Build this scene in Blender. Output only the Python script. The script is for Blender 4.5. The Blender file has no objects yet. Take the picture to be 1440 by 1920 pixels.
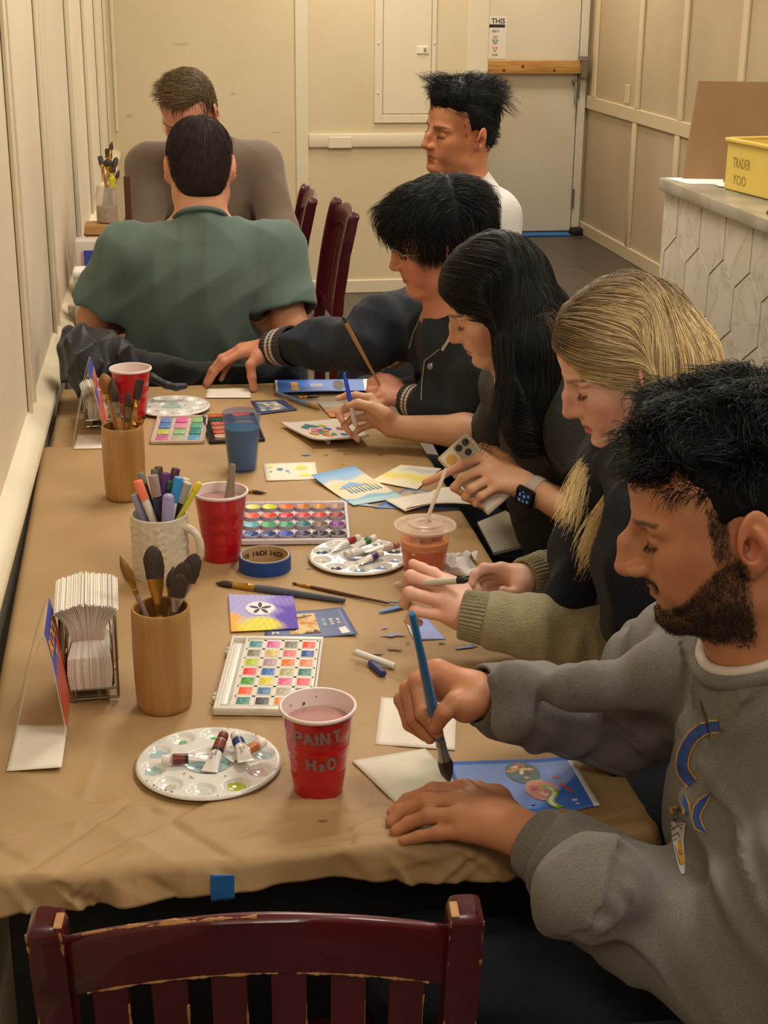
import bpy,bmesh,math,random
import numpy as np
from mathutils import Vector,Matrix
from mathutils.bvhtree import BVHTree
PI=math.pi
R=math.radians
COL=bpy.context.scene.collection
rng=random.Random(7)
F=2800.0;PITCH=R(19.8);YAW=R(9.26);ROLL=0.010
CAM=np.array([0.0,0.0,1.71])
_h=np.array([math.sin(YAW),math.cos(YAW),0.0])
_f=_h*math.cos(PITCH)+np.array([0,0,-math.sin(PITCH)])
_r0=np.array([math.cos(YAW),-math.sin(YAW),0.0])
_u0=np.cross(_r0,_f)
_r=_r0*math.cos(ROLL)+_u0*math.sin(ROLL)
_u=np.cross(_r,_f)
def ray(px,py):return _f+_r*((px-720)/F)-_u*((py-960)/F)
def W(px,py,d):return CAM+ray(px,py)*d
def T(px,py,z=0.7525):
 v=ray(px,py);return CAM+v*((z-CAM[2])/v[2])
def PX(px,py,x):
 v=ray(px,py);return CAM+v*((x-CAM[0])/v[0])
def PY(px,py,y):
 v=ray(px,py);return CAM+v*((y-CAM[1])/v[1])
def depth(p):return float((np.array(p,float)-CAM)@_f)
def proj(p):
 v=np.array(p,float)-CAM;d=v@_f
 return 720+F*(v@_r)/d,960-F*(v@_u)/d,d
def lin(c):
 if isinstance(c,str):
  c=c.lstrip('#');c=[int(c[i:i+2],16)/255 for i in(0,2,4)]
 return tuple((x/12.92 if x<=0.04045 else((x+0.055)/1.055)**2.4)for x in c[:3])+(1.0,)
_mats={}
def mat(name,col,rough=0.6,metal=0.0,spec=0.5,bump=None,vary=None,trans=0.0,ior=1.45,alpha=1.0,sheen=0.0,coat=0.0,sss=0.0,emit=None,stretch=None,attr=None):
 if name in _mats:return _mats[name]
 m=bpy.data.materials.new(name);m.use_nodes=True
 nt=m.node_tree;b=nt.nodes['Principled BSDF']
 c=lin(col)
 b.inputs['Base Color'].default_value=c
 b.inputs['Roughness'].default_value=rough
 b.inputs['Metallic'].default_value=metal
 b.inputs['Specular IOR Level'].default_value=spec
 b.inputs['IOR'].default_value=ior
 b.inputs['Transmission Weight'].default_value=trans
 b.inputs['Alpha'].default_value=alpha
 b.inputs['Sheen Weight'].default_value=sheen
 b.inputs['Coat Weight'].default_value=coat
 if sss:
  b.inputs['Subsurface Weight'].default_value=sss
  b.inputs['Subsurface Radius'].default_value=(1.0,0.35,0.2)
  b.inputs['Subsurface Scale'].default_value=0.004
 if emit:
  b.inputs['Emission Color'].default_value=lin(emit[0]);b.inputs['Emission Strength'].default_value=emit[1]
 L=nt.links
 co=None
 if bump or vary:
  tc=nt.nodes.new('ShaderNodeTexCoord');co=tc.outputs['Object']
  if stretch:
   mp=nt.nodes.new('ShaderNodeMapping');mp.inputs['Scale'].default_value=stretch
   L.new(co,mp.inputs['Vector']);co=mp.outputs['Vector']
 colout=None
 if attr:
  at=nt.nodes.new('ShaderNodeAttribute');at.attribute_name=attr;at.attribute_type='GEOMETRY'
  colout=at.outputs['Color']
 if vary:
  n=nt.nodes.new('ShaderNodeTexNoise');n.inputs['Scale'].default_value=vary[0];n.inputs['Detail'].default_value=4
  L.new(co,n.inputs['Vector'])
  lo=vary[2]if len(vary)>2 else 0.35;hi=vary[3]if len(vary)>3 else 0.65
  rp=nt.nodes.new('ShaderNodeMapRange');rp.inputs['From Min'].default_value=lo;rp.inputs['From Max'].default_value=hi
  L.new(n.outputs['Fac'],rp.inputs['Value'])
  mx=nt.nodes.new('ShaderNodeMix');mx.data_type='RGBA'
  L.new(rp.outputs['Result'],mx.inputs['Factor'])
  mx.inputs['A'].default_value=c;mx.inputs['B'].default_value=lin(vary[1])
  if colout:
   mx.blend_type='MULTIPLY';L.new(colout,mx.inputs['A'])
  colout=mx.outputs['Result']
 if colout:L.new(colout,b.inputs['Base Color'])
 if bump:
  n2=nt.nodes.new('ShaderNodeTexNoise');n2.inputs['Scale'].default_value=bump[0]
  n2.inputs['Detail'].default_value=bump[2]if len(bump)>2 else 3
  L.new(co,n2.inputs['Vector'])
  bp=nt.nodes.new('ShaderNodeBump');bp.inputs['Strength'].default_value=bump[1];bp.inputs['Distance'].default_value=0.01
  L.new(n2.outputs['Fac'],bp.inputs['Height']);L.new(bp.outputs['Normal'],b.inputs['Normal'])
 _mats[name]=m
 return m
class MB:
 def __init__(s):s.v=[];s.f=[];s.m=[]
 def add(s,vs,fs,mi=0):
  o=len(s.v);s.v+=[tuple(map(float,p))for p in vs];s.f+=[tuple(i+o for i in q)for q in fs];s.m+=[mi]*len(fs);return s
 def box(s,a,b,mi=0,M4=None):
  x0,y0,z0=a;x1,y1,z1=b
  vs=[(x0,y0,z0),(x1,y0,z0),(x1,y1,z0),(x0,y1,z0),(x0,y0,z1),(x1,y0,z1),(x1,y1,z1),(x0,y1,z1)]
  if M4 is not None:vs=[tuple(M4@Vector(p))for p in vs]
  return s.add(vs,[(0,3,2,1),(4,5,6,7),(0,1,5,4),(1,2,6,5),(2,3,7,6),(3,0,4,7)],mi)
 def rbox(s,a,b,r=0.003,seg=2,mi=0,M4=None):
  bm=bmesh.new();bmesh.ops.create_cube(bm,size=1)
  for v in bm.verts:v.co=Vector([a[i]+(b[i]-a[i])*(v.co[i]+0.5)for i in range(3)])
  bmesh.ops.bevel(bm,geom=list(bm.edges),offset=r,segments=seg,profile=0.5,affect='EDGES')
  bm.verts.index_update()
  vs=[tuple(M4@v.co)if M4 is not None else tuple(v.co)for v in bm.verts]
  s.add(vs,[tuple(v.index for v in f.verts)for f in bm.faces],mi);bm.free();return s
 def lathe(s,prof,n=32,mi=0,M4=None,closed_ends=True,mfun=None):
  vs=[];fs=[];k=len(prof)
  for i in range(n):
   a=2*PI*i/n;c,sn=math.cos(a),math.sin(a)
   for(r,z)in prof:vs.append((r*c,r*sn,z))
  ms=[]
  for i in range(n):
   j=(i+1)%n
   for q in range(k-1):
    fs.append((i*k+q,j*k+q,j*k+q+1,i*k+q+1));ms.append(mfun(q)if mfun else mi)
  if closed_ends:
   if prof[0][0]>1e-6:fs.append(tuple(i*k for i in reversed(range(n))));ms.append(mfun(0)if mfun else mi)
   if prof[-1][0]>1e-6:fs.append(tuple(i*k+k-1 for i in range(n)));ms.append(mfun(k-2)if mfun else mi)
  if M4 is not None:vs=[tuple(M4@Vector(p))for p in vs]
  o=len(s.v);s.v+=vs;s.f+=[tuple(i+o for i in q)for q in fs];s.m+=ms
  return s
 def tube(s,pts,rad,n=8,mi=0,cap=True,flat=None):
  pts=[Vector(p)for p in pts];k=len(pts)
  if not hasattr(rad,'__len__'):rad=[rad]*k
  vs=[];fs=[];up=None
  for i in range(k):
   t=(pts[min(i+1,k-1)]-pts[max(i-1,0)]).normalized()
   if up is None:
    up=Vector((0,0,1))if abs(t.z)<0.9 else Vector((1,0,0))
   side=t.cross(up).normalized();up=side.cross(t).normalized()
   for j in range(n):
    a=2*PI*j/n
    w,h=(1,1)if flat is None else flat[i]
    vs.append(pts[i]+side*(math.cos(a)*rad[i]*w)+up*(math.sin(a)*rad[i]*h))
  for i in range(k-1):
   for j in range(n):
    a,b=i*n+j,i*n+(j+1)%n
    fs.append((a,b,b+n,a+n))
  if cap:fs+=[tuple(reversed(range(n))),tuple(range((k-1)*n,k*n))]
  return s.add(vs,fs,mi)
 def poly(s,pts,n=None,t=0.0,mi=0):
  pts=[Vector(p)for p in pts]
  if t==0:return s.add(pts,[tuple(range(len(pts)))],mi)
  nn=Vector(n)if n is not None else(pts[1]-pts[0]).cross(pts[2]-pts[1]).normalized()
  k=len(pts);vs=pts+[p-nn*t for p in pts]
  fs=[tuple(range(k)),tuple(reversed(range(k,2*k)))]+[(i,i+k,(i+1)%k+k,(i+1)%k)for i in range(k)]
  return s.add(vs,fs,mi)
 def grid(s,fn,nu,nv,mi=0,mfun=None):
  vs=[fn(i/nu,j/nv)for j in range(nv+1)for i in range(nu+1)]
  fs=[];ms=[]
  for j in range(nv):
   for i in range(nu):
    a=j*(nu+1)+i;fs.append((a,a+1,a+nu+2,a+nu+1));ms.append(mfun((i+.5)/nu,(j+.5)/nv)if mfun else mi)
  o=len(s.v);s.v+=[tuple(map(float,p))for p in vs];s.f+=[tuple(i+o for i in q)for q in fs];s.m+=ms
  return s
 def build(s,name,mats,parent=None,smooth=35,loc=None,M4=None):
  me=bpy.data.meshes.new(name);me.from_pydata(s.v,[],s.f)
  if not isinstance(mats,(list,tuple)):mats=[mats]
  for m in mats:me.materials.append(m)
  if len(mats)>1:me.polygons.foreach_set('material_index',s.m)
  me.validate();me.update()
  if smooth:
   me.polygons.foreach_set('use_smooth',[True]*len(me.polygons))
   try:me.set_sharp_from_angle(angle=R(smooth))
   except Exception:pass
  return link(name,me,parent,loc,M4)
def link(name,me,parent=None,loc=None,M4=None):
 o=bpy.data.objects.new(name,me);COL.objects.link(o)
 if parent is not None:o.parent=parent
 if loc is not None:o.location=loc
 if M4 is not None:o.matrix_local=M4
 return o
def tag(o,label=None,cat=None,group=None,kind=None):
 if label:o['label']=label
 if cat:o['category']=cat
 if group:o['group']=group
 if kind:o['kind']=kind
 return o
def empty(name,loc=(0,0,0),rz=0,label=None,cat=None,group=None,M4=None):
 o=bpy.data.objects.new(name,None);COL.objects.link(o);o.empty_display_size=0.05
 o.location=tuple(loc);o.rotation_euler=(0,0,rz)
 if M4 is not None:o.matrix_local=M4
 return tag(o,label,cat,group)
def copy_tree(o,parent=None):
 c=o.copy();COL.objects.link(c);c.parent=parent
 for ch in[x for x in bpy.data.objects if x.parent==o]:copy_tree(ch,c)
 return c
def struct(o):o['kind']='structure';return o
def frame(p,z=None,x=None):
 z=Vector(z if z is not None else(0,0,1)).normalized()
 xh=Vector(x if x is not None else(1,0,0))
 if abs(xh.normalized().dot(z))>0.98:xh=Vector((0,1,0))
 y=z.cross(xh).normalized();xx=y.cross(z).normalized()
 M=Matrix.Identity(4)
 for i in range(3):M[i][0]=xx[i];M[i][1]=y[i];M[i][2]=z[i];M[i][3]=p[i]
 return M
def between(a,b):
 a=Vector(a);b=Vector(b);return frame(a,b-a),(b-a).length
def text_mesh(txt,size=0.01,bold=0.0,mi=0,align='CENTER',spacing=1.0,shear=0.0):
 cu=bpy.data.curves.new('t','FONT');cu.body=txt;cu.size=size;cu.align_x=align;cu.align_y='CENTER'
 cu.offset=bold;cu.resolution_u=2;cu.space_character=spacing;cu.shear=shear
 ob=bpy.data.objects.new('t',cu);COL.objects.link(ob)
 me=bpy.data.meshes.new_from_object(ob.evaluated_get(bpy.context.evaluated_depsgraph_get()))
 vs=[tuple(v.co)for v in me.vertices];fs=[tuple(p.vertices)for p in me.polygons]
 bpy.data.objects.remove(ob);bpy.data.curves.remove(cu);bpy.data.meshes.remove(me)
 return vs,fs
import openvdb as vdb
f32=np.float32
class Prim:
 __slots__=('fn','c','r','k','op')
 def __init__(s,fn,c,r,k,op):s.fn=fn;s.c=np.array(c,f32);s.r=float(r);s.k=k;s.op=op
class SDF:
 def __init__(s,k=0.01):s.p=[];s.k=k;s.A=np.eye(3);s.t=np.zeros(3);s.sc=1.0;s.disp=[];s.margin=0.0
 def space(s,A=None,t=None,sc=1.0):
  s.A=np.eye(3)if A is None else np.array(A,float);s.t=np.zeros(3)if t is None else np.array(t,float);s.sc=sc;return s
 def P(s,p):return s.A@(np.array(p,float)*s.sc)+s.t
 def cone(s,a,b,ra,rb=None,k=None,op=1):
  rb=ra if rb is None else rb
  a=s.P(a).astype(f32);b=s.P(b).astype(f32);ra=ra*s.sc;rb=rb*s.sc
  ba=b-a;L2=float(ba@ba)+1e-12
  def fn(X,Y,Z,a=a,ba=ba,L2=L2,ra=f32(ra),dr=f32(rb-ra)):
   px=X-a[0];py=Y-a[1];pz=Z-a[2]
   h=np.clip((px*ba[0]+py*ba[1]+pz*ba[2])/f32(L2),0,1)
   px=px-ba[0]*h;py=py-ba[1]*h;pz=pz-ba[2]*h
   return np.sqrt(px*px+py*py+pz*pz)-(ra+dr*h)
  s.p.append(Prim(fn,(a+b)/2,math.sqrt(L2)/2+max(ra,rb),(s.k if k is None else k)*s.sc,op));return s
 def chain(s,pts,rs,k=None,op=1):
  for i in range(len(pts)-1):s.cone(pts[i],pts[i+1],rs[i],rs[i+1],k,op)
  return s
 def ell(s,c,r,k=None,op=1,rot=None):
  if rot is None:B=np.eye(3)
  elif np.ndim(rot)==1:
   B=np.array(Matrix.Rotation(R(rot[2]),3,'Z')@Matrix.Rotation(R(rot[1]),3,'Y')@Matrix.Rotation(R(rot[0]),3,'X'))
  else:B=np.array(rot,float)
  B=(s.A@B).astype(f32);c=s.P(c).astype(f32);r=(np.array(r,float)*s.sc).astype(f32)
  mn=f32(r.min())
  def fn(X,Y,Z):
   px=X-c[0];py=Y-c[1];pz=Z-c[2]
   u=(px*B[0,0]+py*B[1,0]+pz*B[2,0]);v=(px*B[0,1]+py*B[1,1]+pz*B[2,1]);w=(px*B[0,2]+py*B[1,2]+pz*B[2,2])
   u1=u/r[0];v1=v/r[1];w1=w/r[2]
   k0=np.sqrt(u1*u1+v1*v1+w1*w1)
   u1/=r[0];v1/=r[1];w1/=r[2]
   k1=np.sqrt(u1*u1+v1*v1+w1*w1)+f32(1e-6)
   return k0*(k0-1)/k1
  s.p.append(Prim(fn,c,float(r.max()),(s.k if k is None else k)*s.sc,op));return s
 def rbox(s,c,half,rad=0.005,rot=None,k=None,op=1):
  if rot is None:B=np.eye(3)
  elif np.ndim(rot)==1:
   B=np.array(Matrix.Rotation(R(rot[2]),3,'Z')@Matrix.Rotation(R(rot[1]),3,'Y')@Matrix.Rotation(R(rot[0]),3,'X'))
  else:B=np.array(rot,float)
  B=(s.A@B).astype(f32);c=s.P(c).astype(f32);h=(np.array(half,float)*s.sc-rad*s.sc).astype(f32);rd=f32(rad*s.sc)
  def fn(X,Y,Z):
   px=X-c[0];py=Y-c[1];pz=Z-c[2]
   u=np.abs(px*B[0,0]+py*B[1,0]+pz*B[2,0])-h[0];v=np.abs(px*B[0,1]+py*B[1,1]+pz*B[2,1])-h[1];w=np.abs(px*B[0,2]+py*B[1,2]+pz*B[2,2])-h[2]
   o=np.sqrt(np.maximum(u,0)**2+np.maximum(v,0)**2+np.maximum(w,0)**2)
   return o+np.minimum(np.maximum(u,np.maximum(v,w)),0)-rd
  s.p.append(Prim(fn,c,float(np.linalg.norm(h))+rad*s.sc,(s.k if k is None else k)*s.sc,op));return s
 def cut(s,p,n,rad=0.2,k=0.002):
  p=s.P(p).astype(f32);n=(s.A@(np.array(n,float)/np.linalg.norm(n))).astype(f32);rad=rad*s.sc
  def fn(X,Y,Z):
   px=X-p[0];py=Y-p[1];pz=Z-p[2]
   return np.maximum(-(px*n[0]+py*n[1]+pz*n[2]),np.sqrt(px*px+py*py+pz*pz)-f32(rad))
  s.p.append(Prim(fn,p,rad,k*s.sc,-1));return s
 def displace(s,fn,amp):s.disp.append(fn);s.margin+=amp;return s
 def ev(s,X,Y,Z,prims=None,cell=0.0):
  d=None
  for q in(s.p if prims is None else prims):
   v=q.fn(X,Y,Z)
   if d is None:
    if q.op>0:d=v
    continue
   if q.op>0:
    if q.k>0:
     h=np.maximum(q.k-np.abs(d-v),0)/f32(q.k)
     d=np.minimum(d,v)-h*h*f32(q.k*0.25)
    else:d=np.minimum(d,v)
   elif q.op==-1:
    v=-v
    if q.k>0:
     h=np.maximum(q.k-np.abs(d-v),0)/f32(q.k)
     d=np.maximum(d,v)+h*h*f32(q.k*0.25)
    else:d=np.maximum(d,v)
  if d is None:return np.full(X.shape,1.0,f32)
  for fn in s.disp:d=d+fn(X,Y,Z)
  return d
 def at(s,pts):
  pts=np.asarray(pts,f32);return s.ev(pts[:,0],pts[:,1],pts[:,2])
 def bounds(s):
  lo=np.min([q.c-q.r for q in s.p if q.op>0],0);hi=np.max([q.c+q.r for q in s.p if q.op>0],0);return lo-0.02,hi+0.02
 def mesh(s,vox,adapt=0.0):
  B=16;S=B*vox
  lo,hi=s.bounds()
  i0=np.floor(lo/S).astype(int);i1=np.ceil(hi/S).astype(int)
  g=vdb.FloatGrid(background=3*vox);
  ax=np.arange(B,dtype=f32)*f32(vox)
  half=f32(S/2);diag=half*1.7321
  nx,ny,nz=(i1-i0)
  ci=np.stack(np.meshgrid(*[np.arange(i0[a],i1[a])for a in range(3)],indexing='ij'),-1).reshape(-1,3)
  cc=(ci*S+half).astype(f32)
  dc=s.ev(cc[:,0],cc[:,1],cc[:,2])
  keep=np.abs(dc)<(diag*1.6+s.margin+0.012)
  ci=ci[keep];cc=cc[keep]
  pc=np.array([q.c for q in s.p]);pr=np.array([q.r+q.k for q in s.p])
  X0,Y0,Z0=np.meshgrid(ax,ax,ax,indexing='ij')
  for bi,c in zip(ci,cc):
   dist=np.sqrt(((pc-c)**2).sum(1))-pr
   sel=[q for q,dd in zip(s.p,dist)if dd<diag+0.02+s.margin]
   if not any(q.op>0 for q in sel):continue
   o=bi*S
   v=s.ev(X0+f32(o[0]),Y0+f32(o[1]),Z0+f32(o[2]),sel)
   if v.min()>3*vox or v.max()<-3*vox:
    if v.min()>0:continue
   v=np.clip(v,-3*vox,3*vox)
   g.copyFromArray(v,ijk=tuple(int(b)*B for b in bi))
  g.signedFloodFill()
  pts,quads=g.convertToQuads(isovalue=0.0)if adapt==0 else(None,None)
  pts=np.asarray(pts,f32)*f32(vox)
  return pts,np.asarray(quads)[:,::-1]
def np_mesh(name,pts,faces,mats,parent=None,colors=None,mi=None,smooth=True,cname='tint'):
 me=bpy.data.meshes.new(name)
 n=len(pts);m=len(faces);k=faces.shape[1]
 me.vertices.add(n);me.vertices.foreach_set('co',np.asarray(pts,f32).ravel())
 me.loops.add(m*k);me.loops.foreach_set('vertex_index',np.asarray(faces,np.int32).ravel())
 me.polygons.add(m);me.polygons.foreach_set('loop_start',np.arange(0,m*k,k,dtype=np.int32))
 try:me.polygons.foreach_set('loop_total',np.full(m,k,np.int32))
 except Exception:pass
 if not isinstance(mats,(list,tuple)):mats=[mats]
 for q in mats:me.materials.append(q)
 if mi is not None:me.polygons.foreach_set('material_index',np.asarray(mi,np.int32))
 me.update(calc_edges=True)
 if smooth:me.polygons.foreach_set('use_smooth',np.ones(m,bool))
 if colors is not None:
  a=me.color_attributes.new(cname,'FLOAT_COLOR','POINT')
  c=np.ones((n,4),f32);c[:,:3]=colors;a.data.foreach_set('color',c.ravel())
 o=bpy.data.objects.new(name,me);COL.objects.link(o)
 if parent is not None:o.parent=parent
 return o
def relax(pts,quads,it=1,lam=0.5):
 n=len(pts)
 e=np.concatenate([quads[:,[0,1]],quads[:,[1,2]],quads[:,[2,3]],quads[:,[3,0]]])
 for _ in range(it):
  acc=np.zeros((n,3));cnt=np.zeros(n)
  for a in range(3):
   acc[:,a]=np.bincount(e[:,0],pts[e[:,1],a],n)+np.bincount(e[:,1],pts[e[:,0],a],n)
  cnt=np.bincount(e[:,0],minlength=n)+np.bincount(e[:,1],minlength=n)
  pts=pts+lam*(acc/np.maximum(cnt,1)[:,None]-pts)
 return pts.astype(f32)
def vsdf(s,name,vox,mats,parent=None,colors=None,it=1,mfun=None):
 pts,q=s.mesh(vox)
 pts=relax(pts,q,it)
 c=colors(pts)if colors else None
 return np_mesh(name,pts,q,mats,parent,c)
def sstep(a,b,x):
 t=np.clip((x-a)/(b-a),0,1);return t*t*(3-2*t)
def rotm(fwd,up):
 x=np.array(fwd,float);x/=np.linalg.norm(x)
 z=np.array(up,float);z-=x*(z@x);z/=np.linalg.norm(z)
 y=np.cross(z,x);return np.stack([x,y,z],1)
HP=dict(nose=1.0,nose_drop=0.0,bridge=0.0,jaw=1.0,chin=0.0,lips=1.0,brow=1.0,cheek=1.0,ear=1.0,width=1.0,neck=0.056,eyes='down',smile=0.0)
def head_sdf(s,A,t,sc=1.0,neck_to=None,neck_r=0.06,**kw):
 p=dict(HP);p.update(kw)
 s.space(A,t,sc)
 w=p['width']
 s.ell((-.010,0,.048),(.094,.074*w,.086),k=.02)
 s.ell((.030,0,.050),(.062,.060*w,.066),k=.03)
 s.ell((-.03,0,.0),(.062,.060*w,.062),k=.03)
 s.ell((.036,0,-.016),(.052,.056*w,.066),k=.03)
 j=p['jaw']
 for y in(-1,1):
  s.cone((.004,y*.050*w,-.020),(.010,y*.048*w*j,-.062),.018,.015,k=.025)
  s.cone((.010,y*.048*w*j,-.062),(.066,y*.018,-.092-p['chin']),.015,.015,k=.022)
  s.ell((.058,y*.043*w,-.014),(.022,.017,.018*p['cheek']),k=.022)
  s.ell((.056,y*.036*w,-.045),(.026,.020,.028),k=.02)
 s.ell((.075,0,-.090-p['chin']),(.017,.020,.016),k=.016)
 s.ell((.040,0,-.084),(.040,.034,.020),k=.02)
 s.ell((.070,0,-.058),(.0215,.028,.028),k=.018)
 s.ell((.068,0,-.034),(.022,.022,.022),k=.016)
 b=p['brow']
 for y in(-1,1):
  s.ell((.083,y*.020,.024),(.012,.020,.009*b),k=.014,rot=(0,0,-y*14))
  s.ell((.068,y*.042,.022),(.012,.016,.008*b),k=.012,rot=(0,0,-y*40))
  s.ell((.0940,y*.0345,.0075),(.0150,.0165,.0115),k=.012,op=-1)
  s.ell((.0722,y*.0325,.0062),(.0135,.0155,.0118),k=.0035)
  s.chain([(.0800,y*.0180,.0010),(.0868,y*.0265,-.0020),(.0862,y*.0360,-.0020),(.0790,y*.0470,.0020)],[.0011]*4,k=.002,op=-1)
  s.chain([(.0835,y*.0180,.0120),(.0850,y*.0300,.0150),(.0750,y*.0460,.0130)],[.0013]*3,k=.003,op=-1)
 s.cone((.072,0,.012),(.080,0,-.026),.0125,.0150,k=.012)
 n=p['nose'];nd=p['nose_drop'];br=p['bridge']
 tip=(.095+.018*n,0,-.029-nd)
 s.cone((.0865,0,.020),((.088+tip[0])/2+.003+br,0,-.003-nd*.4),.0070,.0080,k=.010)
 s.cone(((.088+tip[0])/2+.003+br,0,-.003-nd*.4),(tip[0]-.002,0,tip[2]+.003),.0080,.0088,k=.006)
 s.ell((tip[0]-.003,0,tip[2]),(.0105,.0105,.0090),k=.006)
 s.cone((.080,0,tip[2]-.002),(tip[0]-.008,0,tip[2]-.004),.0110,.0070,k=.008)
 s.cone((.078,0,tip[2]+.012),(tip[0]-.012,0,tip[2]+.006),.0125,.0072,k=.006);s.cone((.080,0,.004),(tip[0]-.014,0,tip[2]+.016),.0110,.0068,k=.006)
 for y in(-1,1):
  s.ell((tip[0]-.0155,y*.0120,tip[2]-.0020),(.0110,.0065,.0078),k=.005)
  s.ell((tip[0]-.010,y*.0062,tip[2]-.0105),(.0055,.0028,.0030),k=.002,op=-1)
 s.cone((.088,0,-.040-nd),(.088,0,-.052),.0065,.0055,k=.01)
 L=p['lips'];sm=p['smile']
 for y in(-1,1):
  s.cone((.0895,y*.001,-.0555),(.0800,y*.022,-.0610+sm),.0058*L,.0020,k=.004)
  s.cone((.0880,y*.001,-.0675),(.0795,y*.020,-.0625+sm),.0068*L,.0022,k=.004)
  s.cone((.0960,y*.000,-.0612),(.0825,y*.0245,-.0612+sm),.0012,.0011,k=.0025,op=-1)
 s.ell((.0915,0,-.0775),(.007,.018,.0045),k=.008,op=-1)
 e=p['ear']
 for y in(-1,1):
  ey=.0745*w
  E=lambda x,z,o=0.0:(-.012+x*e-z*e*.12,y*(ey+.004+.010*o),z*e)
  rz_=y*22
  s.ell(E(-.003,.006,.60),(.0195*e,.0060,.0300*e),k=.006,rot=(0,-8,rz_))
  s.ell(E(.001,-.022,.35),(.0085*e,.0046,.0105*e),k=.008)
  s.ell(E(-.003,.009,1.35),(.0140*e,.0062,.0225*e),k=.0035,op=-1,rot=(0,-8,rz_))
  s.ell(E(-.009,.004,.80),(.0050*e,.0040,.0170*e),k=.006,rot=(0,14,rz_))
  s.ell(E(.002,-.002,1.0),(.0085*e,.0075,.0120*e),k=.003,op=-1)
  s.ell(E(.011,.000,.35),(.0035*e,.0040,.0060*e),k=.004)
 if neck_to is not None:
  nt=s.A.T@(np.array(neck_to)-s.t)/s.sc
  s.cone((-.024,0,-.030),nt,neck_r,neck_r*1.05,k=.035)
  s.cone((.012,0,-.070),nt+np.array([.028,0,.0]),.034,.04,k=.03)
 s.space();return s
def head_tint(A,t,sc,skin,lip,brow=None,beard=None,cheek=None,lash='241a14',eye_y=(1,-1),makeup=0.0):
 sk=np.array(lin(skin)[:3]);lp=np.array(lin(lip)[:3]);ch=np.array(lin(cheek or lip)[:3])
 def fn(pts):
  q=((np.asarray(pts,float)-t)@A)/sc
  x,y,z=q[:,0],q[:,1],q[:,2];ay=np.abs(y)
  near=(np.linalg.norm(q,axis=1)<.16)
  c=np.tile(sk,(len(q),1))
  def mix(m,col):
   m=(m*near)[:,None];return c*(1-m)+np.array(col)*m
  g=lambda cx,cy,cz,r:np.exp(-((x-cx)**2+(ay-cy)**2+(z-cz)**2)/r**2)
  c=mix(.55*g(.06,.045,-.03,.026),ch)
  c=mix(.55*g(.112,0,-.03,.014),ch)
  c=mix(.6*g(-.012,.083,.0,.034)*(ay>.07),ch)
  c=mix(.35*g(.085,.03,.0,.014),sk*.6)
  zz=z+.0612-0.0;wl=np.clip(1-(ay/.0235)**2,0,1)
  m=sstep(.0,.0022,.0095*np.sqrt(wl)*(zz>0)+.0105*np.sqrt(wl)*(zz<=0)-np.abs(zz))*(x>.072)
  c=mix(.85*m,lp)
  m=np.exp(-(zz/.0012)**2)*(ay<.024)*(x>.072);c=mix(.6*m,lp*.35)
  if lash is not None:
   zl=-.0026+14.0*(ay-.0320)**2
   m=np.exp(-((z-zl)/.0016)**2)*(np.abs(ay-.0335)<.0145)*(x>.052);c=mix(.95*m,lin(lash)[:3])
   m=np.exp(-((z-.0152+12*(ay-.031)**2)/.0012)**2)*(np.abs(ay-.0320)<.0135)*(x>.06);c=mix(.4*m,sk*.35)
  if brow is not None:
   zb=.0265+(ay-.030)*.12-6*(ay-.034)**2
   n=.88+.12*np.sin(x*2300+z*3100)
   m=sstep(0,.0018,.0042-.05*np.maximum(ay-.034,0)-np.abs(z-zb))*(ay>.011)*(ay<.056)*(x>.045)
   c=mix(.9*m*n,lin(brow)[:3])
  if beard is not None:
   m=beard[1](x,ay,z);n=.82+.18*np.sin(x*1900+7*np.sin(z*900))*np.sin(z*2100+y*1700)
   c=mix(np.clip(m*n,0,1),lin(beard[0])[:3])
  return c
 return fn
def noise3(p,f,seed=0):
 r=np.random.RandomState(seed);o=np.zeros(len(p))
 for i in range(4):
  k=r.normal(size=3)*f;ph=r.uniform(0,6.28);o+=np.sin(p@k+ph)
 return o/2.0
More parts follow.
